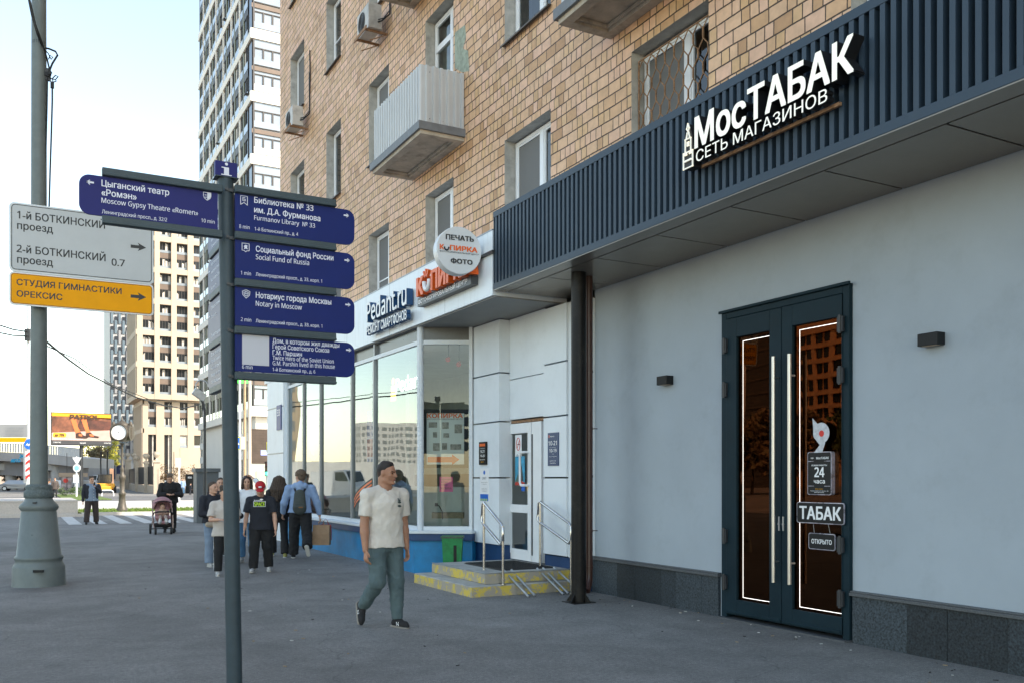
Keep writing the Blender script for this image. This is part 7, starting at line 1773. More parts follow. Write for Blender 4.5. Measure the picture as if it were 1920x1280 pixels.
# ================================================================ PEOPLE
def vnoise(X, seed=0):
    I = np.floor(X).astype(np.int64); f = X - I; f = f * f * (3 - 2 * f); out = 0
    for dx_ in (0, 1):
        for dy_ in (0, 1):
            for dz_ in (0, 1):
                h = ((I[..., 0] + dx_) * 73856093) ^ ((I[..., 1] + dy_) * 19349663) ^ ((I[..., 2] + dz_) * 83492791) ^ (seed * 2654435)
                h = (h ^ (h >> 13)) * 1274126177; h = ((h ^ (h >> 16)) & 0xffff) / 65535.0
                out = out + h * (f[..., 0] if dx_ else 1 - f[..., 0]) * (f[..., 1] if dy_ else 1 - f[..., 1]) * (f[..., 2] if dz_ else 1 - f[..., 2])
    return out
def folds(X, amp, seed, tilt=.6, sc=11.0):
    """cloth folds: ridged noise stretched along slanting directions"""
    Y = np.stack([X[..., 0] * sc + X[..., 2] * sc * tilt, X[..., 1] * sc, X[..., 2] * sc * .75 - X[..., 0] * sc * tilt * .7], -1)
    a = np.abs(vnoise(Y, seed) - .5) * 2; b = np.abs(vnoise(Y * 2.1 + 7, seed + 1) - .5) * 2
    return amp * ((np.minimum(a, .55) - .35) * 1.6 + (np.minimum(b, .5) - .35) * .9)
class Sdf:
    """union of tapered capsules and ellipsoids, polygonised by surface nets into one continuous skin"""
    def __init__(s, vox): s.p = []; s.vox = vox; s.cuts = []; s.noise = None
    def cone(s, a, b, ra, rb, k=.02, flat=None, ff=1.0, sub=False, cap=0, capdir=None): s.p.append(('c', np.array(a, float), np.array(b, float), ra, rb, k, None if flat is None else np.array(flat, float), ff, sub, cap, capdir)); return s
    def ell(s, c, r, M=None, k=.02, sub=False): s.p.append(('e', np.array(c, float), np.array(r, float), None if M is None else np.array(M, float), 0, k, None, 1, sub)); return s
    def cut(s, p, n, region=None): s.cuts.append((np.array(p, float), np.array(n, float), region)); return s
    def mesh(s):
        lo = np.full(3, 1e9); hi = -lo
        for q in s.p:
            if q[8]: continue
            if q[0] == 'c':
                r = max(q[3], q[4]) * max(1, q[7]); lo = np.minimum(lo, np.minimum(q[1], q[2]) - r); hi = np.maximum(hi, np.maximum(q[1], q[2]) + r)
            else: r = q[2].max(); lo = np.minimum(lo, q[1] - r); hi = np.maximum(hi, q[1] + r)
        v = s.vox; lo -= 3 * v + .01; hi += 3 * v + .01; n = np.ceil((hi - lo) / v).astype(int) + 1
        D = np.full(n, 1.0, np.float32); ax = [lo[i] + v * np.arange(n[i]) for i in range(3)]
        for q in s.p:
            kind, k, sub = q[0], q[5], q[8]; pad = k + 4 * v
            if kind == 'c':
                r = max(q[3], q[4]) * max(1, q[7]); l, h = np.minimum(q[1], q[2]) - r - pad, np.maximum(q[1], q[2]) + r + pad
            else: r = q[2].max(); l, h = q[1] - r - pad, q[1] + r + pad
            i0 = np.clip(np.floor((l - lo) / v).astype(int), 0, n); i1 = np.clip(np.ceil((h - lo) / v).astype(int) + 1, 0, n)
            if (i1 <= i0).any(): continue
            sl_ = tuple(slice(a, b) for a, b in zip(i0, i1))
            X = np.stack(np.meshgrid(*[ax[i][sl_[i]] for i in range(3)], indexing='ij'), -1)
            if kind == 'c':
                a, b = q[1], q[2]; b0 = b; P = X - a; ba = b - a
                if q[6] is not None:
                    f = q[6]; P = P + np.einsum('...i,i->...', P, f)[..., None] * f * (1 / q[7] - 1); ba = ba + ba.dot(f) * f * (1 / q[7] - 1)
                t = np.clip(P @ ba / max(1e-9, ba @ ba), 0, 1); d = np.linalg.norm(P - t[..., None] * ba, axis=-1) - (q[3] + (q[4] - q[3]) * t)
                if q[6] is not None and q[7] < 1: d = d * (q[7] * .5 + .5)
                if q[9]:
                    ax_ = b0 - a; ax_ = ax_ / np.linalg.norm(ax_)
                    if q[10] is not None: ax_ = np.array(q[10], float)
                    if q[9] & 1: d = np.maximum(d, (a - X) @ ax_)
                    if q[9] & 2: d = np.maximum(d, (X - b0) @ ax_)
            else:
                P = X - q[1]
                if q[3] is not None: P = P @ q[3]
                rr = np.linalg.norm(P / q[2], axis=-1); d = (rr - 1) * q[2].min()
            d = d.astype(np.float32); B = D[sl_]
            if sub:
                h_ = np.clip(.5 - .5 * (B + d) / k, 0, 1); D[sl_] = B * (1 - h_) - d * h_ + k * h_ * (1 - h_)
            else:
                h_ = np.clip(.5 + .5 * (B - d) / k, 0, 1); D[sl_] = B * (1 - h_) + d * h_ - k * h_ * (1 - h_)
        if s.noise is not None or s.cuts:
            X = np.stack(np.meshgrid(*ax, indexing='ij'), -1)
            if s.noise is not None:
                nb = np.abs(D) < .05; D[nb] += s.noise(X[nb]).astype(np.float32)
            for p, nn_, reg in s.cuts:
                c = ((X - p) @ nn_).astype(np.float32)
                if reg is not None: c = np.where(reg(X), c, -1.0)
                D = np.maximum(D, c)
        D[0] = D[-1] = 1; D[:, 0] = D[:, -1] = 1; D[:, :, 0] = D[:, :, -1] = 1
        ins = D < 0
        cnt = np.zeros(np.array(D.shape) - 1, np.int8)
        offs = [(i, j, k) for i in (0, 1) for j in (0, 1) for k in (0, 1)]
        sh = np.array(D.shape) - 1
        sub_ = lambda A, o: A[o[0]:o[0] + sh[0], o[1]:o[1] + sh[1], o[2]:o[2] + sh[2]]
        for o in offs: cnt += sub_(ins, o)
        cells = np.argwhere((cnt > 0) & (cnt < 8))
        if not len(cells): return [], []
        idx = -np.ones(sh, np.int64); idx[tuple(cells.T)] = np.arange(len(cells))
        acc = np.zeros((len(cells), 3)); num = np.zeros(len(cells))
        for a in offs:
            for axi in range(3):
                if a[axi]: continue
                b = list(a); b[axi] = 1
                da = D[tuple((cells + a).T)]; db = D[tuple((cells + b).T)]; m_ = (da < 0) != (db < 0)
                t = np.where(m_, da / np.where(m_, da - db, 1), 0); p = np.array(a, float) + 0 * acc; p[:, axi] += t
                acc += p * m_[:, None]; num += m_
        V = lo + v * (cells + acc / num[:, None])
        F = []
        for axi in range(3):
            b, c = (axi + 1) % 3, (axi + 2) % 3
            o1 = [slice(None)] * 3; o2 = [slice(None)] * 3; o1[axi] = slice(0, -1); o2[axi] = slice(1, None)
            e = np.argwhere(ins[tuple(o1)] != ins[tuple(o2)])
            fl = ins[tuple(o1)][tuple(e.T)]
            def cell(db, dc_): q = e.copy(); q[:, b] += db; q[:, c] += dc_; return idx[tuple(q.T)]
            q = np.stack([cell(-1, -1), cell(0, -1), cell(0, 0), cell(-1, 0)], 1)
            q = np.where(fl[:, None], q, q[:, ::-1]); F.append(q)
        F = np.concatenate(F); F = F[(F >= 0).all(1)]
        return V, F
    def build(s, name, mats, parent, M4, facemat=None):
        V, F = s.mesh()
        me = bpy.data.meshes.new(name)
        if len(V):
            R = np.array(M4.to_3x3()); T = np.array(M4.translation)
            W = V @ R.T + T
            me.vertices.add(len(W)); me.vertices.foreach_set('co', W.astype(np.float32).ravel())
            me.loops.add(len(F) * 4); me.loops.foreach_set('vertex_index', F.astype(np.int32).ravel())
            me.polygons.add(len(F)); me.polygons.foreach_set('loop_start', np.arange(0, len(F) * 4, 4, dtype=np.int32))
            me.update(calc_edges=True); me.validate()
            me.polygons.foreach_set('use_smooth', np.ones(len(me.polygons), bool))
            if not isinstance(mats, (list, tuple)): mats = [mats]
            for m_ in mats: me.materials.append(m_)
            if facemat is not None and len(me.polygons) == len(F): me.polygons.foreach_set('material_index', facemat(V[F].mean(1)).astype(np.int32))
        o = bpy.data.objects.new(name, me); COL.objects.link(o); hang(o, parent)
        sm = o.modifiers.new('smooth', 'SMOOTH'); sm.factor = .5; sm.iterations = 2
        return o

def skin_mat(name, col):
    m_ = mat(name, col, .5, var=.10, vscale=14); b = m_.node_tree.nodes['Principled BSDF']
    b.inputs['Subsurface Weight'].default_value = .08; b.inputs['Subsurface Radius'].default_value = (.6, .2, .1); b.inputs['Subsurface Scale'].default_value = .01
    return m_
SK_tan = skin_mat('skin_tanned', (.38, .19, .115)); SK_fair = skin_mat('skin_fair', (.55, .32, .22))
def cloth(name, col, var=.08): return mat(name, col, .85, var=var, vscale=9, bump=.18, bscale=260)
M_eye = mat('eye_dark', (.03, .02, .018), .25); M_lip = mat('lips', (.26, .09, .065), .5); M_brow = mat('eyebrow', (.05, .03, .02), .9)
Rx = lambda a: Matrix.Rotation(a, 3, 'X'); Ry = lambda a: Matrix.Rotation(a, 3, 'Y'); Rz = lambda a: Matrix.Rotation(a, 3, 'Z')

def person(label, loc, heading, H, pose, wear, skin, hair, vox=.011, lift=None):
    """local frame: x = the person's right, y = ahead, z = up.  pose: joint angles in degrees"""
    P = dict(lean=2, yaw=0, head=(0, 0, 0), la=(5, 8, 12), ra=(5, 8, 12), ll=(0, 4, 0), rl=(0, 4, 0), lf=0, rf=0, lfore=(0, 0), rfore=(0, 0), curl=35, wide=1.0, sh=1.0)
    P.update(pose); wd = P['wide']
    root = thing('person', label, 'person', loc, wear.get('group'))
    v3 = lambda *a: np.array(a, float)
    hipz = .525 * H
    ups = Rx(rad(-P['lean']))
    pel = v3(0, 0, hipz)
    def up(p): return pel + np.array(ups @ Vector(p))
    J = {}
    for side, sx in (('l', -1), ('r', 1)):
        fl, kn, ab = P[side + 'l']; hip = pel + v3(sx * .052 * H, 0, -.005 * H)
        th = v3(sx * math.sin(rad(ab)), math.sin(rad(fl)), -math.cos(rad(fl))); th /= np.linalg.norm(th)
        knee = hip + th * .245 * H; a2 = fl - kn
        shk = v3(sx * math.sin(rad(ab)) * .6, math.sin(rad(a2)), -math.cos(rad(a2))); shk /= np.linalg.norm(shk)
        ank = knee + shk * .235 * H
        fp = P[side + 'f']; fd_ = v3(sx * .16, math.cos(rad(fp)), math.sin(rad(fp))); fd_ /= np.linalg.norm(fd_)
        fu_ = np.cross(v3(1, 0, 0), fd_); fu_ /= np.linalg.norm(fu_)
        J[side] = dict(hip=hip, knee=knee, ank=ank, fd=fd_, fu=fu_)
    low = min(min((J[s_]['ank'] - J[s_]['fu'] * .040 * H + J[s_]['fd'] * t)[2] for t in (-.04 * H, .10 * H)) for s_ in 'lr')
    dz = -low
    pel = pel + v3(0, 0, dz)
    for s_ in 'lr':
        for k in ('hip', 'knee', 'ank'): J[s_][k] = J[s_][k] + v3(0, 0, dz)
    SW = .115 * H * P['sh']
    tw = Rz(rad(-P['yaw']))
    def upt(x, y, z): q = ups @ (tw @ Vector((x, y, 0)) + Vector((0, 0, z))); return pel + np.array(q)
    chest = upt(0, .005 * H, .20 * H); neck0 = upt(0, -.008 * H, .295 * H); waist = upt(0, .004 * H, .09 * H)
    for side, sx in (('l', -1), ('r', 1)):
        sh = upt(sx * SW, -.005 * H, .259 * H); fl, el, ab = P[side + 'a']
        ua = v3(sx * math.sin(rad(ab)), math.sin(rad(fl)) * math.cos(rad(ab)), -math.cos(rad(fl)) * math.cos(rad(ab))); elb = sh + ua * .172 * H
        fx_, tw_ = P[side + 'fore']; a2 = fl + el
        fa = v3(sx * math.sin(rad(ab)) * .5 - sx * 1.8 * math.sin(rad(fx_)), math.sin(rad(a2)), -math.cos(rad(a2))); fa /= np.linalg.norm(fa); wr = elb + fa * .150 * H
        J[side].update(sh=sh, elb=elb, wr=wr, fa=fa, sx=sx, tw=tw_)
    hy, hp, hr = P['head']
    HM = ups @ tw @ Rz(rad(-hy)) @ Rx(rad(hp)) @ Ry(rad(hr)); HMn = np.array(HM)
    hs = H * .132 / .232 * P.get('hscale', 1)       # head scale: 1 = adult 23 cm head
    hc = neck0 + np.array(ups @ Vector((0, .012 * H, .045 * H))) + HMn @ v3(0, .012, .075) * hs
    def hd(x, y, z): return hc + HMn @ (v3(x, y, z) * hs)
    M4 = Matrix.Translation(Vector(loc)) @ Matrix.Rotation(heading, 4, 'Z')
    girth = P.get('girth', 1.0)
    # ---- body skin
    b = Sdf(vox)
    k = .025
    b.cone(waist, chest, .068 * H * wd, .085 * H * wd, k, (0, 1, 0), .66); b.cone(pel, waist, .082 * H * wd, .07 * H * wd, k, (0, 1, 0), .70); b.cone(chest, neck0, .075 * H, .04 * H, k, (0, 1, 0), .7)
    for s_ in 'lr':
        j = J[s_]
        b.cone(neck0 - (neck0 - j['sh']) * .25 - v3(0, 0, .006 * H), j['sh'], .031 * H, .030 * H, .03)
        b.cone(j['sh'], j['elb'], .029 * H * girth, .0225 * H * girth, .02); mid = j['elb'] + (j['wr'] - j['elb']) * .3
        b.cone(j['elb'], mid, .0225 * H * girth, .0235 * H * girth, .015); b.cone(mid, j['wr'], .0235 * H * girth, .0150 * H * girth, .012)
        b.cone(j['hip'], j['knee'], .048 * H, .031 * H, .03); b.cone(j['knee'], j['ank'], .030 * H, .019 * H, .02)
        # hand
        fa = j['fa']; sx = j['sx']
        side_ = np.cross(fa, v3(0, 1, 0)); side_ = side_ / max(1e-6, np.linalg.norm(side_))      # palm normal guess
        pn = np.array(Matrix.Rotation(rad(j['tw']) * sx, 3, Vector(fa)) @ Vector(side_)) * (1 if np.dot(side_, v3(-sx, 0, 0)) > 0 else -1)
        ac = np.cross(pn, fa); ac = ac / np.linalg.norm(ac)
        if ac[1] < 0: ac = -ac                               # thumb side looks ahead
        hs_ = H / 1.75; pc = j['wr'] + fa * .048 * hs_
        j['hand'] = pc + fa * .04 * hs_
        b.cone(j['wr'], pc + fa * .03 * hs_, .020 * hs_, .038 * hs_, .012, pn, .48)
        for i, (o_, L_) in enumerate(((.030, .068), (.010, .078), (-.010, .072), (-.029, .056))):
            r0 = pc + fa * .040 * hs_ + ac * o_ * hs_; c1 = rad(P['curl'] * .6 + i * 4); c2 = rad(P['curl'] * 1.7 + i * 6)
            f1 = fa * math.cos(c1) + pn * math.sin(c1); f2 = fa * math.cos(c2) + pn * math.sin(c2); m1 = r0 + f1 * L_ * .5 * hs_; m2 = m1 + f2 * L_ * .5 * hs_
            b.cone(r0, m1, .0096 * hs_, .0088 * hs_, .004); b.cone(m1, m2, .0088 * hs_, .0072 * hs_, .003)
        t0 = j['wr'] + fa * .022 * hs_ + ac * .024 * hs_; t1 = t0 + (fa * .75 + ac * .55 + pn * .25) * .036 * hs_; t2 = t1 + (fa * .95 + ac * .1 + pn * .3) * .030 * hs_
        b.cone(t0, t1, .013 * hs_, .0105 * hs_, .008); b.cone(t1, t2, .0105 * hs_, .0085 * hs_, .004)
    # neck + head
    b.cone(neck0 - v3(0, 0, .02 * H), hd(0, -.03, -.05), .036 * H * girth, .034 * H * girth, .02)
    b.ell(hd(0, -.018, .045), v3(.076, .096, .083) * hs, HMn, .02); b.ell(hd(0, .018, -.01), v3(.064, .078, .085) * hs, HMn, .03)
    b.cone(hd(0, .045, -.088), hd(0, .02, -.06), .026 * hs, .046 * hs, .02)
    for sx in (-1, 1):
        b.cone(hd(sx * .048, -.005, -.065), hd(sx * .02, .055, -.086), .021 * hs, .018 * hs, .02)                   # jaw
        b.ell(hd(sx * .040, .062, -.010), v3(.022, .018, .016) * hs, HMn, .015)                                    # cheek bone
        b.cone(hd(sx * .012, .084, .028), hd(sx * .046, .069, .030), .011 * hs, .010 * hs, .012)                   # brow ridge
        b.ell(hd(sx * .032, .083, .010), v3(.016, .014, .010) * hs, HMn, .010, sub=True)                           # eye socket
        b.ell(hd(sx * .079, -.012, .003), v3(.008, .019, .031) * hs, HMn, .006)                                    # ear
    b.cone(hd(0, .088, .022), hd(0, .108, -.016), .0075 * hs, .0125 * hs, .010); b.ell(hd(0, .098, -.022), v3(.017, .013, .009) * hs, HMn, .006)
    b.ell(hd(0, .089, -.050), v3(.022, .010, .006) * hs, HMn, .006); b.ell(hd(0, .086, -.062), v3(.018, .010, .007) * hs, HMn, .006)
    b.ell(hd(0, .078, -.090), v3(.018, .016, .014) * hs, HMn, .012)
    b.build('body', skin, root, M4)
    def small(name, fn, m_, vx=None): q = Sdf(vx or vox * .6); fn(q); return q.build(name, m_, root, M4)
    for sx in (-1, 1):
        small('eye', lambda q: q.ell(hd(sx * .031, .0795, .009), v3(.013, .008, .0065) * hs, HMn, .003), M_eye, .0035)
        small('eyebrow', lambda q: q.cone(hd(sx * .014, .0955, .027), hd(sx * .047, .079, .031), .0055 * hs, .0042 * hs, .003), hair.get('brow', M_brow), .0035)
    small('lips', lambda q: q.cone(hd(-.019, .0905, -.0555), hd(.019, .0905, -.0555), .0068 * hs, .0068 * hs, .003), M_lip, .0035)
    # ---- hair
    st = hair['style']; q = Sdf(vox * .8)
    if st in ('short', 'crop'):
        g = 1.0 if st == 'crop' else 1.06
        q.ell(hd(0, -.021, .048), v3(.0780, .0975, .0840) * hs * g, HMn, .02)
        if st == 'short':
            for i in range(14):
                a = i * 2.4; q.ell(hd(.055 * math.cos(a), -.02 + .07 * math.sin(a), .112 + .012 * math.sin(i * 1.7)), v3(.03, .03, .022) * hs, HMn, .02)
            q.cone(hd(-.045, .05, .106), hd(.045, .055, .102), .020 * hs, .022 * hs, .02); q.ell(hd(0, -.055, .0), v3(.072, .068, .07) * hs, HMn, .02)
        else:
            q.cone(hd(-.032, -.03, .108), hd(-.030, .028, .104), .024 * hs, .020 * hs, .03); q.cone(hd(.032, -.03, .108), hd(.030, .028, .104), .024 * hs, .020 * hs, .03)
        q.cut(hd(0, .062, .078), HMn @ v3(0, .62 if st == 'crop' else 1.2, -1)); q.cut(hd(0, -.02, -.06), HMn @ v3(0, .15, -1))
    elif st == 'bob':
        q.ell(hd(0, -.025, .05), v3(.088, .102, .090) * hs, HMn, .02)
        for sx in (-1, 1): q.cone(hd(sx * .075, .0, .03), hd(sx * .085, .015, -.105), .036 * hs, .034 * hs, .03); q.cone(hd(sx * .06, .06, .075), hd(sx * .084, .045, -.085), .020 * hs, .022 * hs, .02)
        q.cone(hd(0, -.08, .02), hd(0, -.07, -.115), .075 * hs, .07 * hs, .03); q.cut(hd(0, .066, .07), HMn @ v3(0, 1, -.3), lambda X: (np.abs((X - hd(0, 0, 0)) @ (HMn @ v3(1, 0, 0))) < .052 * hs))
    elif st == 'long':
        q.ell(hd(0, -.03, .055), v3(.098, .108, .098) * hs, HMn, .02)
        for i in range(11):
            a = (i / 10 - .5) * 2.6; x_, y_ = math.sin(a) * .10, -.04 - math.cos(a) * .07
            q.cone(hd(x_ * .8, y_ * .8, .06), hd(x_ * 1.35, y_ * 1.1 - .02, -.14), .045 * hs, .055 * hs, .03); q.cone(hd(x_ * 1.35, y_ * 1.1 - .02, -.14), hd(x_ * 1.3 + .02 * math.sin(i * 2.1), y_ * 1.15 - .03, -.34 + .04 * math.sin(i * 1.3)), .055 * hs, .03 * hs, .03)
        q.noise = lambda X: .008 * np.sin(X[..., 0] * 130 + X[..., 2] * 60) * np.sin(X[..., 2] * 75 + X[..., 1] * 90)
        q.cut(hd(0, .045, .02), HMn @ v3(0, 1, 0))
    elif st == 'tied':
        q.ell(hd(0, -.026, .050), v3(.081, .100, .088) * hs, HMn, .02); q.cone(hd(0, -.11, .05), hd(0, -.13, -.08), .03 * hs, .018 * hs, .03)
        q.cut(hd(0, .055, .075), HMn @ v3(0, .75, -1))
    elif st == 'curly':
        q.ell(hd(0, -.024, .055), v3(.086, .104, .090) * hs, HMn, .02)
        for i in range(46):
            a = i * 2.39996; zz = 1 - i / 46 * 1.25; r_ = math.sqrt(max(0, 1 - zz * zz)); q.ell(hd(.088 * r_ * math.cos(a), -.024 + .104 * r_ * math.sin(a), .055 + .092 * zz), v3(.024, .024, .022) * hs, HMn, .012)
        q.ell(hd(0, -.06, -.005), v3(.078, .07, .072) * hs, HMn, .02); q.cut(hd(0, .060, .070), HMn @ v3(0, 1.25, -1))
    q.build('hair', hair['mat'], root, M4)
    if st == 'crop':
        q = Sdf(vox * .8); q.ell(hd(0, -.0195, .045), v3(.0772, .0970, .0838) * hs, HMn, .02); q.ell(hd(0, -.05, -.01), v3(.058, .058, .06) * hs, HMn, .02); q.cut(hd(0, .030, .048), HMn @ v3(0, 1.25, -1)); q.build('hair_fade', HFADE, root, M4)
    # ---- trousers
    tr = wear['trousers']; q = Sdf(vox); fl_ = tr.get('flare', 1.0); sc_ = tr.get('full', 1.0); wz = tr.get('rise', .015)
    q.cone(pel + v3(0, 0, -.01 * H), upt(0, 0, wz * H), .088 * H * wd, .080 * H * wd, .03, (0, 1, 0), .74, cap=2, capdir=np.array(ups @ Vector((0, 0, 1))))
    q.cone(pel + v3(-.035 * H, -.018 * H, -.03 * H), pel + v3(.035 * H, -.018 * H, -.03 * H), .058 * H, .058 * H, .03)
    for s_ in 'lr':
        j = J[s_]; e_ = j['knee'] + (j['ank'] - j['knee']) * tr.get('len', .93)
        q.cone(j['hip'], j['knee'], .054 * H * sc_, .043 * H * sc_, .025); q.cone(j['knee'], e_, .042 * H * sc_, .036 * H * sc_ * fl_, .02, cap=2)
    s1 = rb_.uniform(0, 6); amp = tr.get('wr', .004)
    q.noise = lambda X: folds(X, amp * 1.5, int(s1 * 100), -.3 , 12)
    q.build('trousers', tr['mat'], root, M4)
    if 'stripe' in tr:
        q = Sdf(vox * .7)
        for s_ in 'lr':
            j = J[s_]; ox = v3(j['sx'] * .054 * H * sc_, 0, 0); q.cone(j['hip'] + ox * .98, j['knee'] + ox * .80, .007, .007, .004); q.cone(j['knee'] + ox * .80, j['ank'] + ox * .68 + v3(0, 0, .03), .007, .007, .004)
        q.build('stripe', tr['stripe'], root, M4)
    # ---- top
    tp = wear['top']; q = Sdf(vox); f = tp.get('full', 1.0); sl_ = tp.get('sleeve', .55); hem = tp.get('hem', -.045)
    upd = np.array(ups @ Vector((0, -.06, 1)))
    q.cone(upt(0, 0, hem * H), waist, .114 * H * wd * f, .091 * H * wd * f, .04, (0, 1, 0), .68, cap=1, capdir=upd); q.cone(waist, chest, .090 * H * wd * f, .091 * H * wd * f, .05, (0, 1, 0), .71); q.cone(chest, upt(0, -.005 * H, .262 * H), .091 * H * wd * f, .048 * H, .04, (0, 1, 0), .74)
    for s_ in 'lr':
        j = J[s_]; q.cone(neck0 - (neck0 - j['sh']) * .22 - v3(0, 0, .010 * H), j['sh'] - v3(0, 0, .003 * H), .041 * H, .038 * H, .035)
        ar_ = 1 + (tp.get('arm', 1.0) - 1) * .6; w0 = .0375 * H * ar_
        if sl_ <= 1:
            e_ = j['sh'] + (j['elb'] - j['sh']) * sl_; q.cone(j['sh'], e_, .0335 * H * ar_, w0 * 1.02, .03, cap=2)
        else:
            q.cone(j['sh'], j['elb'], .035 * H * ar_, w0 * .86, .03); e_ = j['elb'] + (j['wr'] - j['elb']) * (sl_ - 1); q.cone(j['elb'], e_, w0 * .86, w0 * .60, .02, cap=2)
    if tp.get('hood'):
        q.cone(upt(-.05 * H, -.045 * H, .285 * H), upt(.05 * H, -.045 * H, .285 * H), .036 * H, .036 * H, .03); q.cone(upt(0, -.05 * H, .30 * H), upt(0, -.065 * H, .23 * H), .042 * H, .03 * H, .03)
    amp2 = tp.get('wr', .0045); s2_ = rb_.uniform(0, 6)
    q.noise = lambda X: folds(X, amp2 * 1.5, int(s2_ * 100), .8, 10)
    nr = .036 * H * girth + .006; q.cone(neck0 - v3(0, 0, .004 * H) , neck0 + np.array(ups @ Vector((0, .02 * H, .08 * H))), nr, nr, .006, sub=True)
    shirt = q.build(tp.get('name', 'shirt'), tp['mat'], root, M4)
    # ---- shoes
    for s_ in 'lr':
        j = J[s_]; fd_, fu_ = j['fd'], j['fu']; a_ = j['ank']; sk = wear['shoes']; z_ = H / 1.75
        q = Sdf(vox * .8); q.cone(a_ - fu_ * .030 * z_ - fd_ * .035 * z_, a_ - fu_ * .036 * z_ + fd_ * .13 * z_, .040 * z_, .034 * z_, .02); q.cone(a_ + fu_ * .015 * z_ - fd_ * .01, a_ - fu_ * .03 * z_ + fd_ * .09 * z_, .040 * z_, .032 * z_, .02); q.cone(a_ - fu_ * .03 * z_ + fd_ * .13 * z_, a_ - fu_ * .045 * z_ + fd_ * .165 * z_, .03 * z_, .022 * z_, .02)
        q.cut(a_ - fu_ * .058 * z_, -fu_); q.cut(a_ + fu_ * .045 * z_, fu_)
        so = q.build('shoe', sk['mat'], root, M4)
        q = Sdf(vox * .7); side_ = np.cross(fd_, fu_); q.cone(a_ - fu_ * .066 * z_ - fd_ * .045 * z_, a_ - fu_ * .066 * z_ + fd_ * .14 * z_, .045 * z_, .042 * z_, .01, fu_, .30); sole = q.build('sole', sk['sole'], root, M4); 
        hang(sole, so)
        if 'logo' in sk:
            q = Sdf(.004); c_ = a_ - fu_ * .03 * z_ + fd_ * .05 * z_
            for sg in (1, -1):
                o_ = c_ + side_ * sg * .037 * z_
                for p0, p1 in (((-.016, -.018), (-.016, .018)), ((-.016, .018), (.016, -.018)), ((.016, -.018), (.016, .018))): q.cone(o_ + fd_ * p0[0] + fu_ * p0[1], o_ + fd_ * p1[0] + fu_ * p1[1], .0045, .0045, .002)
            lg = q.build('logo', M_lit_white, root, M4); hang(lg, so)
    R = dict(shirt=shirt, root=root, J=J, upt=upt, hd=hd, HMn=HMn, hs=hs, M4=M4, pel=pel, chest=chest, ups=ups, neck=neck0)
    return R
def drape(R, pts, faces, m_, name, off=.006):
    """lay a flat print (points = right, height above the pelvis) on the front of the shirt cloth"""
    me = R['shirt'].data; n = len(me.vertices); co = np.empty(n * 3, np.float32); me.vertices.foreach_get('co', co); co = co.reshape(-1, 3)
    Mi = np.array(R['M4'].inverted()); co = co @ Mi[:3, :3].T + Mi[:3, 3]
    out = []
    for x, z in pts:
        b0 = R['upt'](x, 0, z); sel = co[(np.abs(co[:, 0] - b0[0]) < .025) & (np.abs(co[:, 2] - b0[2]) < .025)]
        y = sel[:, 1].max() if len(sel) else .12
        out.append(wpt(R, (b0[0], y + off, b0[2])))
    return MB().add(out, faces).build(name, m_, R['root'])
def drape_text(R, body, x0, x1, z, cap, m_, name, bold=.04, off=.008):
    vs, fs, a, b = glyphs(body, bold, False)
    return drape(R, [(x0 + (v[0] - a) / (b - a) * (x1 - x0), z + v[1] / CAPH * cap) for v in vs], fs, m_, name, off)
def drape_rect(R, x0, x1, z0, z1, m_, name, off=.006, n=6):
    pts = [(x0 + (x1 - x0) * i / n, z0 + (z1 - z0) * j / 3) for j in range(4) for i in range(n + 1)]
    return drape(R, pts, [(j * (n + 1) + i, j * (n + 1) + i + 1, (j + 1) * (n + 1) + i + 1, (j + 1) * (n + 1) + i) for j in range(3) for i in range(n)], m_, name, off)
def wpt(R, p): return R['M4'] @ Vector(p)
def extra(R, name, m_, fn, vox=.01):
    q = Sdf(vox); fn(q); return q.build(name, m_, R['root'], R['M4'])
def ext_thing(R, name, label, cat, m_, fn, vox=.01):
    """something a person carries: a top-level thing of its own, built in that person's frame"""
    q = Sdf(vox); fn(q); p = R['M4'].translation
    t_ = thing(name, label, cat, tuple(p)); q.build('body', m_, t_, R['M4']); return t_
A3 = lambda *a: np.array(a, float)
def face_cam(x, y, off=0):      # heading that looks at the camera, plus an offset in degrees
    return math.atan2(-y, -x) - math.pi / 2 + rad(off)
HFADE = mat('hair_fade', (.055, .033, .025), .8, var=.25, vscale=60)
DARKH = mat('hair_dark', (.022, .015, .012), .6, var=.3, vscale=50, bump=.4, bscale=300); BRH = mat('hair_brown', (.055, .034, .020), .6, var=.4, vscale=45, bump=.5, bscale=260); BLH = mat('hair_light_brown', (.11, .072, .042), .6, var=.4, vscale=45, bump=.5, bscale=260)
CT_white = cloth('cotton_offwhite', (.66, .61, .54)); CT_black = cloth('cotton_black', (.012, .012, .013)); CT_navyb = cloth('cloth_blueblack', (.016, .018, .026)); CT_teal = cloth('trousers_teal_grey', (.085, .125, .132), .12)
CT_denim = cloth('denim_light', (.19, .25, .33), .15); CT_denim2 = cloth('denim_blue', (.07, .17, .30), .15); CT_sky = cloth('hoodie_sky_blue', (.25, .35, .53), .08); CT_sweat = cloth('sweatshirt_white', (.75, .76, .78), .05); CT_grey = cloth('tee_light_grey', (.52, .47, .42), .06); CT_brownt = cloth('trousers_brown_black', (.045, .032, .030)); CT_blueg = cloth('shirt_blue_grey', (.20, .26, .34))
SO_white = mat('sole_white', (.55, .53, .48), .7); SO_grey = mat('sole_grey', (.30, .27, .23), .7, var=.2); SO_blk = mat('sole_black', (.03, .03, .03), .7)
SH_black = cloth('shoe_black', (.016, .016, .018)); SH_white = mat('shoe_white', (.48, .47, .45), .6, var=.35, vscale=30); SH_lime = mat('shoe_lime', (.33, .32, .10), .7)

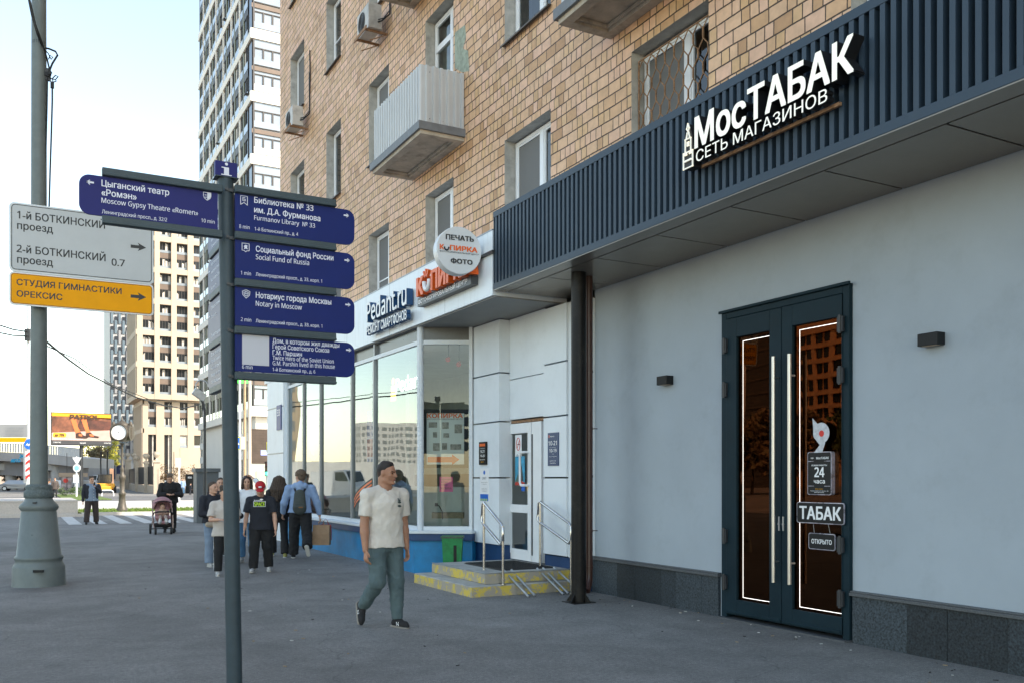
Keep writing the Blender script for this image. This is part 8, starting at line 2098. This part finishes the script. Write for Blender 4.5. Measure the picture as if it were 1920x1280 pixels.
# 1 the man in the off-white tee, crossing the foreground
g1_ = at(722, 1181, Z=0); hd1 = math.atan2(-.62, .78) - math.pi / 2
mx_, my_ = at(722, 1176, Z=0).x, at(722, 1176, Z=0).y
R1 = person('man in an off white t-shirt and teal grey trousers walking past the shop', (mx_, my_, 0), face_cam(mx_, my_, 30), 1.82,
    dict(lean=1, yaw=0, head=(-30, -2, 0), ra=(2, 10, 7), la=(-6, 14, 6), rl=(6, 52, 3), ll=(4, 4, 3), rf=-66, lf=-1, wide=1.04, girth=1.12, sh=1.05, curl=32),
    dict(trousers=dict(mat=CT_teal, full=1.10, flare=.86, wr=.0075, len=.95), top=dict(mat=CT_white, sleeve=.72, full=1.06, arm=1.06, hem=-.05, wr=.0062), shoes=dict(mat=SH_black, sole=SO_grey, logo=1)),
    SK_tan, dict(style='crop', mat=DARKH), vox=.0075)
M_prt = mat('print_green_grey', (.07, .09, .085), .8, var=.5, vscale=120)
# small print on the wearer's left breast; his right is +x so it sits at negative x
def blob(cx, cz, r, n=9, sq=1.0): return [(cx + r * math.cos(2 * math.pi * i / n) * (1 + .25 * math.sin(3 * i)), cz + sq * r * math.sin(2 * math.pi * i / n)) for i in range(n)]
for cx, cz, r, sq in ((-.088, .415, .020, .6), (-.088, .395, .026, .5), (-.074, .432, .008, 1.2), (-.10, .432, .007, 1.2), (-.088, .355, .026, .55)):
    drape(R1, blob(cx, cz, r, 9, sq), [tuple(range(9))], M_prt, 'chest_print')
def tb_(R): return R['upt']
# 2 boy in a red cap
p = at(489, 1072, Z=0)
R2 = person('boy in a red cap and black t-shirt with a green print looking down', (p.x, p.y, 0), face_cam(p.x, p.y, -8), 1.58,
    dict(lean=4, head=(-6, -24, 0), ra=(2, 8, 12), la=(4, 10, 12), rl=(10, 10, 3), ll=(-6, 12, 3), rf=4, lf=-4, hscale=1.08, sh=.98, wide=1.02),
    dict(trousers=dict(mat=CT_black, full=1.25, flare=1.05, wr=.007, len=.97), top=dict(mat=CT_navyb, sleeve=.78, full=1.14, arm=1.35, hem=-.06), shoes=dict(mat=SH_white, sole=SO_white)),
    SK_fair, dict(style='crop', mat=BRH), vox=.0105)
def cap_fn(q, R=R2):
    hd = R['hd']; hs = R['hs']; M = R['HMn']
    q.ell(hd(0, -.018, .066), A3(.090, .108, .080) * hs, M, .02); q.cut(hd(0, 0, .048), M @ A3(0, .1, -1))
extra(R2, 'cap', mat('cap_red', (.42, .012, .016), .8), cap_fn, .008)
def brim(q, R=R2):
    hd = R['hd']; hs = R['hs']; M = R['HMn']; q.ell(hd(0, .115, .052), A3(.074, .075, .012) * hs, M, .01)
extra(R2, 'cap_brim', mat('cap_red', (.42, .012, .016), .8), brim, .007)
extra(R2, 'cap_badge', M_lit_white, lambda q: q.cone(R2['hd'](-.014, .096, .098), R2['hd'](.014, .096, .098), .018, .018, .005, R2['HMn'] @ A3(0, 1, 0), .5), .006)
u2 = R2['upt']
M_lime = mat('print_lime', (.42, .62, .02), .6)
drape_text(R2, 'SPACE', .088, -.088, .315, .062, M_lime, 'print_lettering', .05)
for z_ in (.302, .390): drape_rect(R2, .100, -.100, z_, z_ + .006, M_lit_white, 'print_border')
for x_ in (.100, -.094): drape_rect(R2, x_, x_ - .006, .302, .396, M_lit_white, 'print_border')
drape_text(R2, 'SUMMER', .095, -.04, .402, .018, M_lit_white, 'print_lettering', .02)
drape(R2, blob(-.03, .425, .030, 9, .5), [tuple(range(9))], M_lit_white, 'print_mark')
# 3 woman with a bob, white sweatshirt, touching her forehead
p = at(463, 1055, Z=0)
R3 = person('woman with a dark bob in a white sweatshirt and jeans, hand at her forehead', (p.x, p.y, 0), face_cam(p.x, p.y, -4), 1.70,
    dict(lean=1, head=(-4, -6, 0), la=(115, 100, 20), lfore=(35, 0), ra=(2, 10, 8), ll=(8, 10, 2), rl=(-8, 12, 2), curl=25),
    dict(trousers=dict(mat=CT_denim2, full=1.05, flare=1.1, len=.90), top=dict(mat=CT_sweat, name='sweatshirt', sleeve=1.9, full=1.14, arm=1.25, hem=-.07), shoes=dict(mat=SH_white, sole=SO_white)),
    SK_fair, dict(style='bob', mat=mat('hair_dark_red', (.035, .016, .011), .5, var=.4, vscale=45, bump=.4, bscale=260)), vox=.0105)
u3 = R3['upt']; t_ = ext_thing(R3, 'shoulder_bag', 'black shoulder bag on a strap worn over the white sweatshirt', 'bag', CT_black, lambda q: (q.cone(u3(.10, .125, .02), u3(.18, .09, .0), .055, .06, .02, (0, 1, 0), .6), q.cone(u3(.12, .125, .05), u3(.145, .105, .45), .016, .016, .01), q.cone(u3(.145, .105, .45), u3(.14, -.04, .49), .016, .016, .01)))
# 4 woman with long curly hair seen from behind
p = at(523, 1043, Z=0); av = math.atan2(p.y, p.x) - math.pi / 2
R4 = person('woman with long curly dark hair in black clothes and lime shoes seen from behind', (p.x, p.y, 0), av + rad(4), 1.70,
    dict(lean=0, head=(6, 4, 0), la=(6, 14, 8), ra=(4, 16, 8), ll=(18, 4, 3), rl=(-8, 6, 2), lf=0),
    dict(trousers=dict(mat=CT_black, full=1.0, flare=1.5, wr=.005, len=.98), top=dict(mat=CT_black, name='jacket', sleeve=1.9, full=1.12, arm=1.2, hem=-.03), shoes=dict(mat=SH_lime, sole=SO_white)),
    SK_fair, dict(style='long', mat=BRH), vox=.0105)
# 5 man with the backpack
p = at(563, 1046, Z=0); av = math.atan2(p.y, p.x) - math.pi / 2
R5 = person('curly haired man in a sky blue hoodie walking away along the blue shop base', (p.x, p.y, 0), av + rad(-4), 1.80,
    dict(lean=2, head=(-38, 0, 0), la=(4, 30, 17), ra=(-4, 12, 20), ll=(8, 2, 4), rl=(-14, 40, 6), rf=-62, lf=-2, wide=1.02, sh=1.1),
    dict(trousers=dict(mat=CT_black, full=1.30, flare=1.15, wr=.008, len=.99), top=dict(mat=CT_sky, name='hoodie', sleeve=1.92, full=1.16, arm=1.35, hem=-.01, hood=True, wr=.007), shoes=dict(mat=SH_black, sole=SO_white)),
    SK_fair, dict(style='curly', mat=BLH), vox=.0105)
u5 = R5['upt']
M_bag = cloth('backpack_olive', (.060, .070, .062), .15)
t_ = ext_thing(R5, 'backpack', 'olive grey backpack worn over the sky blue hoodie', 'backpack', M_bag, lambda q: (q.cone(u5(0, -.205, .07), u5(0, -.19, .34), .135, .105, .03, (0, 1, 0), .62), q.cone(u5(-.06, -.235, .09), u5(.06, -.235, .09), .065, .065, .02)))
q = Sdf(.009)
for sx in (-1, 1): q.cone(u5(sx * .07, -.16, .38), u5(sx * .125, -.07, .505), .022, .022, .01, (0, 1, 0), .5); q.cone(u5(sx * .125, -.07, .505), u5(sx * .13, .06, .47), .022, .022, .01)
q.build('strap', CT_navyb, t_, R5['M4'])
q = Sdf(.006); q.cone(u5(-.085, -.285, .135), u5(.085, -.285, .135), .005, .005, .003); q.cone(u5(-.09, -.26, .26), u5(.09, -.26, .26), .004, .004, .003); q.build('zip', CT_black, t_, R5['M4'])
q = Sdf(.006); q.cone(u5(.0, -.298, .085), u5(.06, -.296, .085), .016, .016, .004, (0, 1, 0), .4); q.build('badge', mat('badge_brown', (.22, .10, .03), .7), t_, R5['M4'])
hnd = wpt(R5, R5['J']['r']['hand']); hx, hy_, hz = hnd
def paper_bag(name, label, x, y, z, w, d_, h, col, rz, hand=True):
    t_ = thing(name, label, 'bag', (x, y, z)); cs_, sn_ = math.cos(rz), math.sin(rz); u = Vector((cs_, sn_, 0)); v = Vector((-sn_, cs_, 0)); o = Vector((x, y, z))
    m_ = MB(); vs = []
    for zz, f, g in ((0, 1, 1), (.55, 1.02, .9), (1, .98, .35)):
        vs += [o + u * sx * w / 2 * f + v * sy * d_ / 2 * g + VZ * zz * h for sx, sy in ((-1, -1), (1, -1), (1, 1), (-1, 1))]
    m_.add(vs, [(3, 2, 1, 0)] + [(r + i, r + (i + 1) % 4, r + 4 + (i + 1) % 4, r + 4 + i) for r in (0, 4) for i in range(4)]); m_.build('body', col, t_)
    m_ = MB()
    for s_ in (-1, 1): m_.tube([o + u * -.06 + v * s_ * .02 + VZ * h, o + u * -.03 + VZ * (h + .09), o + VZ * (h + .115), o + u * .03 + VZ * (h + .09), o + u * .06 + v * s_ * .02 + VZ * h], .004, 5)
    m_.build('handle', col, t_); return t_
paper_bag('paper_bag', 'brown kraft paper bag carried by the man in the sky blue hoodie', hx + .03, hy_ + .02, hz - .50, .34, .20, .40, mat('kraft_paper', (.33, .21, .12), .8, var=.15, vscale=9), -.5)
paper_bag('paper_bag', 'dark red paper bag carried behind the brown kraft bag', hx + .14, hy_ + .10, hz - .42, .22, .12, .32, mat('red_paper', (.36, .012, .03), .6, var=.1), -.5)
# 6 boy in a grey tee, half hidden behind the signpost, 7 girl to his left, 8 woman mostly behind the post
p = at(420, 1077, Z=0)
R6 = person('boy in a pale grey tee and side striped track pants half behind the signpost', (p.x, p.y, 0), face_cam(p.x, p.y, 10), 1.50,
    dict(lean=2, head=(-6, -10, 0), ra=(14, 78, 12), la=(14, 80, 10), rfore=(24, 0), lfore=(24, 0), rl=(8, 8, 3), ll=(-8, 10, 2), hscale=1.08, wide=1.05),
    dict(trousers=dict(mat=CT_black, full=1.15, flare=1.0, len=.96, stripe=M_lit_white), top=dict(mat=CT_grey, sleeve=.80, full=1.12, arm=1.3, hem=-.09), shoes=dict(mat=SH_white, sole=SO_white)),
    SK_fair, dict(style='short', mat=BRH), vox=.0105)
j = R6['J']; c_ = (j['r']['hand'] + j['l']['hand']) / 2
ext_thing(R6, 'phone', 'purple phone held by the boy in the pale grey tee', 'phone', mat('phone_purple', (.20, .03, .22), .4), lambda q: q.cone(c_ + A3(.0, .03, .01), c_ + A3(0, .07, .07), .035, .035, .005, (0, .5, -.8), .25), .007)
p = at(399, 1060, Z=0)
R7 = person('girl in a dark jacket and pale flared jeans at the left of the group', (p.x, p.y, 0), face_cam(p.x, p.y, 22), 1.58,
    dict(lean=1, head=(-20, 2, 0), ra=(10, 70, 10), la=(8, 60, 8), rfore=(30, 0), lfore=(20, 0), rl=(10, 6, 2), ll=(-6, 10, 2), hscale=1.04),
    dict(trousers=dict(mat=CT_denim, full=1.05, flare=1.45, len=.99), top=dict(mat=CT_navyb, name='jacket', sleeve=1.7, full=1.16, arm=1.35, hem=-.02), shoes=dict(mat=SH_white, sole=SO_white)),
    SK_fair, dict(style='tied', mat=BRH), vox=.0105)
u7 = R7['upt']; ext_thing(R7, 'waist_bag', 'cream shoulder bag at the hip of the girl in the dark jacket', 'bag', mat('bag_cream', (.42, .34, .25), .6), lambda q: q.cone(u7(.02, .14, -.06), u7(.14, .12, -.05), .05, .05, .02, (0, 1, 0), .6))
p = at(418, 1048, Z=0)
R8 = person('brown haired girl almost wholly hidden behind the signpost', (p.x + .12, p.y + .9, 0), face_cam(p.x, p.y, 5), 1.66,
    dict(lean=1, head=(0, 0, 0)), dict(trousers=dict(mat=CT_black, flare=1.2), top=dict(mat=CT_brownt, sleeve=1.9, full=1.1, arm=1.2), shoes=dict(mat=SH_black, sole=SO_white)), SK_fair, dict(style='tied', mat=BRH), vox=.013)
# 9 man with a phone at the crossing
p = at(172, 982, Z=0)
R9 = person('man in an open black jacket lifting a phone to his mouth at the crossing', (p.x, p.y, 0), face_cam(p.x, p.y, 8), 1.74,
    dict(lean=0, head=(-10, -4, 4), la=(46, 104, 6), lfore=(30, 0), ra=(2, 12, 10), rl=(6, 4, 8), ll=(-4, 6, 6), wide=1.1, sh=1.08),
    dict(trousers=dict(mat=CT_brownt, full=1.3, flare=1.1, len=.97), top=dict(mat=CT_blueg, sleeve=.5, full=1.06, hem=-.05), shoes=dict(mat=SH_black, sole=SO_blk)),
    SK_fair, dict(style='short', mat=BRH), vox=.014)
u9 = R9['upt']; j9 = R9['J']
def jacket(q):
    for s_ in 'lr':
        j = j9[s_]; sx = j['sx']; q.cone(u9(sx * .11, .0, -.09), u9(sx * .12, 0, .38), .10, .11, .03, (0, 1, 0), 1.15); q.cone(j['sh'], j['elb'], .080, .066, .03); q.cone(j['elb'], j['elb'] + (j['wr'] - j['elb']) * .9, .066, .045, .02)
    q.cone(u9(0, -.10, -.09), u9(0, -.10, .42), .13, .10, .03, (0, 1, 0), .6); q.cone(u9(-.07, -.02, .47), u9(.07, -.02, .47), .045, .045, .02)
    q.cone(u9(.03, .22, -.2), u9(.03, .18, .6), .062, .045, .01, sub=True)
extra(R9, 'jacket', CT_navyb, jacket, .013)
extra(R9, 'buttons', M_lit_white, lambda q: [q.ell(u9(-.045, .155, .36 - k * .1), A3(.014, .012, .014), None, .004) for k in range(5)], .008)
ext_thing(R9, 'phone', 'dark phone at the mouth of the man at the crossing', 'phone', M_black, lambda q: q.cone(j9['l']['hand'] + A3(0, .02, 0), j9['l']['hand'] + A3(-.02, .04, .09), .03, .03, .004, (0, 1, 0), .3), .008)
# 10 father with the pushchair
p = at(305, 1000, Z=0); hF = face_cam(p.x, p.y, 4)
fx_, fy_ = p.x + .30, p.y + .80
R10 = person('man in a black hooded jacket looking at his phone behind the pushchair', (fx_, fy_, 0), hF, 1.80,
    dict(lean=6, head=(0, -26, 0), ra=(22, 74, 14), la=(20, 76, 14), rfore=(58, 0), lfore=(58, 0), rl=(4, 6, 3), ll=(-6, 10, 3), wide=1.08, sh=1.08),
    dict(trousers=dict(mat=CT_black, full=1.15), top=dict(mat=CT_black, name='jacket', sleeve=1.92, full=1.22, arm=1.6, hem=-.03, hood=True, wr=.008), shoes=dict(mat=SH_black, sole=SO_blk)),
    SK_fair, dict(style='short', mat=BLH), vox=.013)
j = R10['J']; c10 = (j['r']['hand'] + j['l']['hand']) / 2
ext_thing(R10, 'phone', 'dark phone held in both hands by the man with the pushchair', 'phone', M_black, lambda q: q.cone(c10 + A3(0, .02, .0), c10 + A3(0, .03, .06), .036, .036, .004, (0, 1, -.3), .25), .008)
# pushchair
ps_ = thing('pushchair', 'pink hooded pushchair with black wheels pushed towards the camera', 'pushchair', (p.x, p.y, 0))
Mp = Matrix.Translation((p.x, p.y, 0)) @ Matrix.Rotation(hF, 4, 'Z')
def L_(x, y, z): return Mp @ Vector((x, y, z))
M_pink = cloth('pushchair_pink', (.36, .19, .20)); M_pframe = mat('pushchair_frame', (.35, .24, .20), .35, .7)
m = MB()
for sx in (-1, 1):
    m.tube([L_(sx * .26, -.42, .95), L_(sx * .26, -.30, .85), L_(sx * .27, .05, .42), L_(sx * .25, .30, .18)], .017, 8); m.tube([L_(sx * .27, .05, .42), L_(sx * .30, -.25, .16)], .015, 8); m.tube([L_(sx * .27, -.05, .55), L_(sx * .25, .12, .30)], .022, 8)
m.tube([L_(-.26, -.42, .95), L_(-.15, -.46, .98), L_(.15, -.46, .98), L_(.26, -.42, .95)], .018, 8); m.build('frame', M_pframe, ps_)
for sx in (-1, 1):
    for yy, r_, xx in ((-.25, .145, .32), (.30, .105, .21)):
        w_ = MB(); w_.cyl(L_(sx * (xx - .025), yy, r_), L_(sx * (xx + .025), yy, r_), r_, n=22); wo_ = w_.build('wheel', M_rubber, ps_); w_ = MB(); w_.cyl(L_(sx * (xx + .026), yy, r_), L_(sx * (xx + .032), yy, r_), r_ * .55, n=14); w_.build('rim', M_dark, wo_)
m = MB(); m.cyl(L_(-.3, -.25, .145), L_(.3, -.25, .145), .014, n=8); m.build('axle', M_dark, ps_)
q = Sdf(.012); q.cone(A3(-.16, .05, .26), A3(.16, .05, .26), .10, .10, .02, (0, 0, 1), .7); q.build('basket', CT_black, ps_, Mp)
m = MB(); m.text('baby', L_(.07, .165, .30), (L_(-1, 0, 0) - L_(0, 0, 0)), VZ, .028, .14, .03); m.build('lettering', M_yellow, ps_)
q = Sdf(.011); q.cone(A3(0, -.12, .50), A3(0, -.26, .86), .20, .20, .03, (0, 1, 0), .5); q.cone(A3(-.16, .02, .48), A3(.16, .02, .48), .06, .06, .03); q.cone(A3(-.1, .2, .34), A3(.1, .2, .34), .05, .05, .03); q.build('seat', M_pink, ps_, Mp)
q = Sdf(.011)
q.ell(A3(0, -.14, .84), A3(.275, .31, .245), None, .02); q.ell(A3(0, -.02, .76), A3(.225, .32, .225), None, .02, sub=True); q.cut(A3(0, 0, .76), A3(0, .25, -1)); q.build('hood', M_pink, ps_, Mp)
m = MB(); m.tube([L_(-.26, -.02, .55), L_(-.25, .13, .62), L_(-.15, .20, .65), L_(.15, .20, .65), L_(.25, .13, .62), L_(.26, -.02, .55)], .02, 8); m.build('bumper_bar', M_black, ps_)
m = MB(); m.tube([L_(-.23, .1, .9), L_(-.12, .13, .955), L_(.12, .13, .955), L_(.23, .1, .9)], .012, 6); m.build('hood_window', M_black, ps_)
# the baby: one continuous body, clothes and hair on it
bt_ = thing('person', 'baby in a beige top and white boots sitting in the pink pushchair', 'person', (p.x, p.y, .5))
q = Sdf(.009); hb = A3(0, -.05, .80)
q.ell(hb, A3(.068, .075, .082), None, .02); q.ell(hb + A3(0, .025, -.02), A3(.055, .055, .055), None, .02); q.cone(hb + A3(0, -.01, -.06), A3(0, -.06, .70), .03, .035, .02); q.cone(A3(0, -.06, .68), A3(0, -.04, .54), .075, .08, .03)
for sx in (-1, 1):
    q.cone(A3(sx * .075, -.05, .69), A3(sx * .125, .03, .60), .030, .026, .02); q.cone(A3(sx * .125, .03, .60), A3(sx * .06, .10, .585), .026, .02, .02); q.ell(A3(sx * .05, .115, .585), A3(.022, .022, .018), None, .012)
    for i in range(4): q.cone(A3(sx * (.045 - .01 * i + .012), .125, .585), A3(sx * (.03 - .008 * i + .015), .145, .575), .0065, .005, .003)
    q.cone(A3(sx * .05, -.02, .53), A3(sx * .075, .16, .50), .045, .035, .02); q.cone(A3(sx * .075, .16, .50), A3(sx * .08, .21, .38), .033, .026, .02)
    q.ell(hb + A3(sx * .068, 0, -.01), A3(.008, .015, .02), None, .006)
q.ell(hb + A3(0, .082, -.018), A3(.012, .012, .010), None, .01); q.build('body', SK_fair, bt_, Mp)
for sx in (-1, 1):
    qq = Sdf(.005); qq.ell(hb + A3(sx * .026, .070, .004), A3(.010, .007, .007), None, .004); qq.build('eye', M_eye, bt_, Mp)
qq = Sdf(.009); qq.ell(hb + A3(0, -.012, .020), A3(.074, .078, .078), None, .02); qq.cut(hb + A3(0, .04, .03), A3(0, .9, -.6)); qq.build('hair', BLH, bt_, Mp)
qq = Sdf(.009); qq.cone(A3(0, -.05, .69), A3(0, -.02, .54), .082, .092, .03)
for sx in (-1, 1): qq.cone(A3(sx * .07, -.05, .69), A3(sx * .128, .03, .60), .040, .036, .02); qq.cone(A3(sx * .128, .03, .60), A3(sx * .075, .09, .588), .035, .028, .02)
qq.build('top', cloth('baby_beige', (.40, .26, .19), .25), bt_, Mp)
qq = Sdf(.009)
for sx in (-1, 1): qq.cone(A3(sx * .05, -.02, .53), A3(sx * .075, .16, .50), .055, .044, .02); qq.cone(A3(sx * .075, .16, .50), A3(sx * .08, .20, .42), .042, .036, .02)
qq.build('trousers', cloth('baby_pants', (.40, .30, .26), .2), bt_, Mp)
for sx in (-1, 1):
    qq = Sdf(.009); qq.cone(A3(sx * .08, .205, .42), A3(sx * .085, .225, .34), .045, .045, .02); qq.cone(A3(sx * .085, .22, .345), A3(sx * .09, .30, .37), .046, .042, .02); qq.build('boot', SH_white, bt_, Mp)
# far passers-by
def far_person(label, px, py, d_, H, top, tr_, hd_=0, hairm=BRH):
    q_ = at(px, py, d=d_); return person(label, (q_.x, q_.y, 0), face_cam(q_.x, q_.y, hd_), H, dict(ll=(12, 6, 2), rl=(-12, 10, 2)), dict(trousers=dict(mat=tr_), top=dict(mat=top, sleeve=1.9, full=1.2, arm=1.3, hem=-.12), shoes=dict(mat=SH_black, sole=SO_blk)), SK_fair, dict(style='short', mat=hairm), vox=.03)
far_person('distant person in a long dark coat on the path behind the lamp post', 103, 925, 78, 1.75, cloth('coat_brown', (.07, .055, .05)), CT_black)
far_person('distant person in a pale top and jeans near the menu board', 342.5, 926, 96, 1.7, CT_sky, CT_denim2)
far_person('distant person in dark blue bending near the menu board', 357, 928, 90, 1.2, CT_navyb, CT_navyb, 120)

bpy.data.objects.remove(_fo)
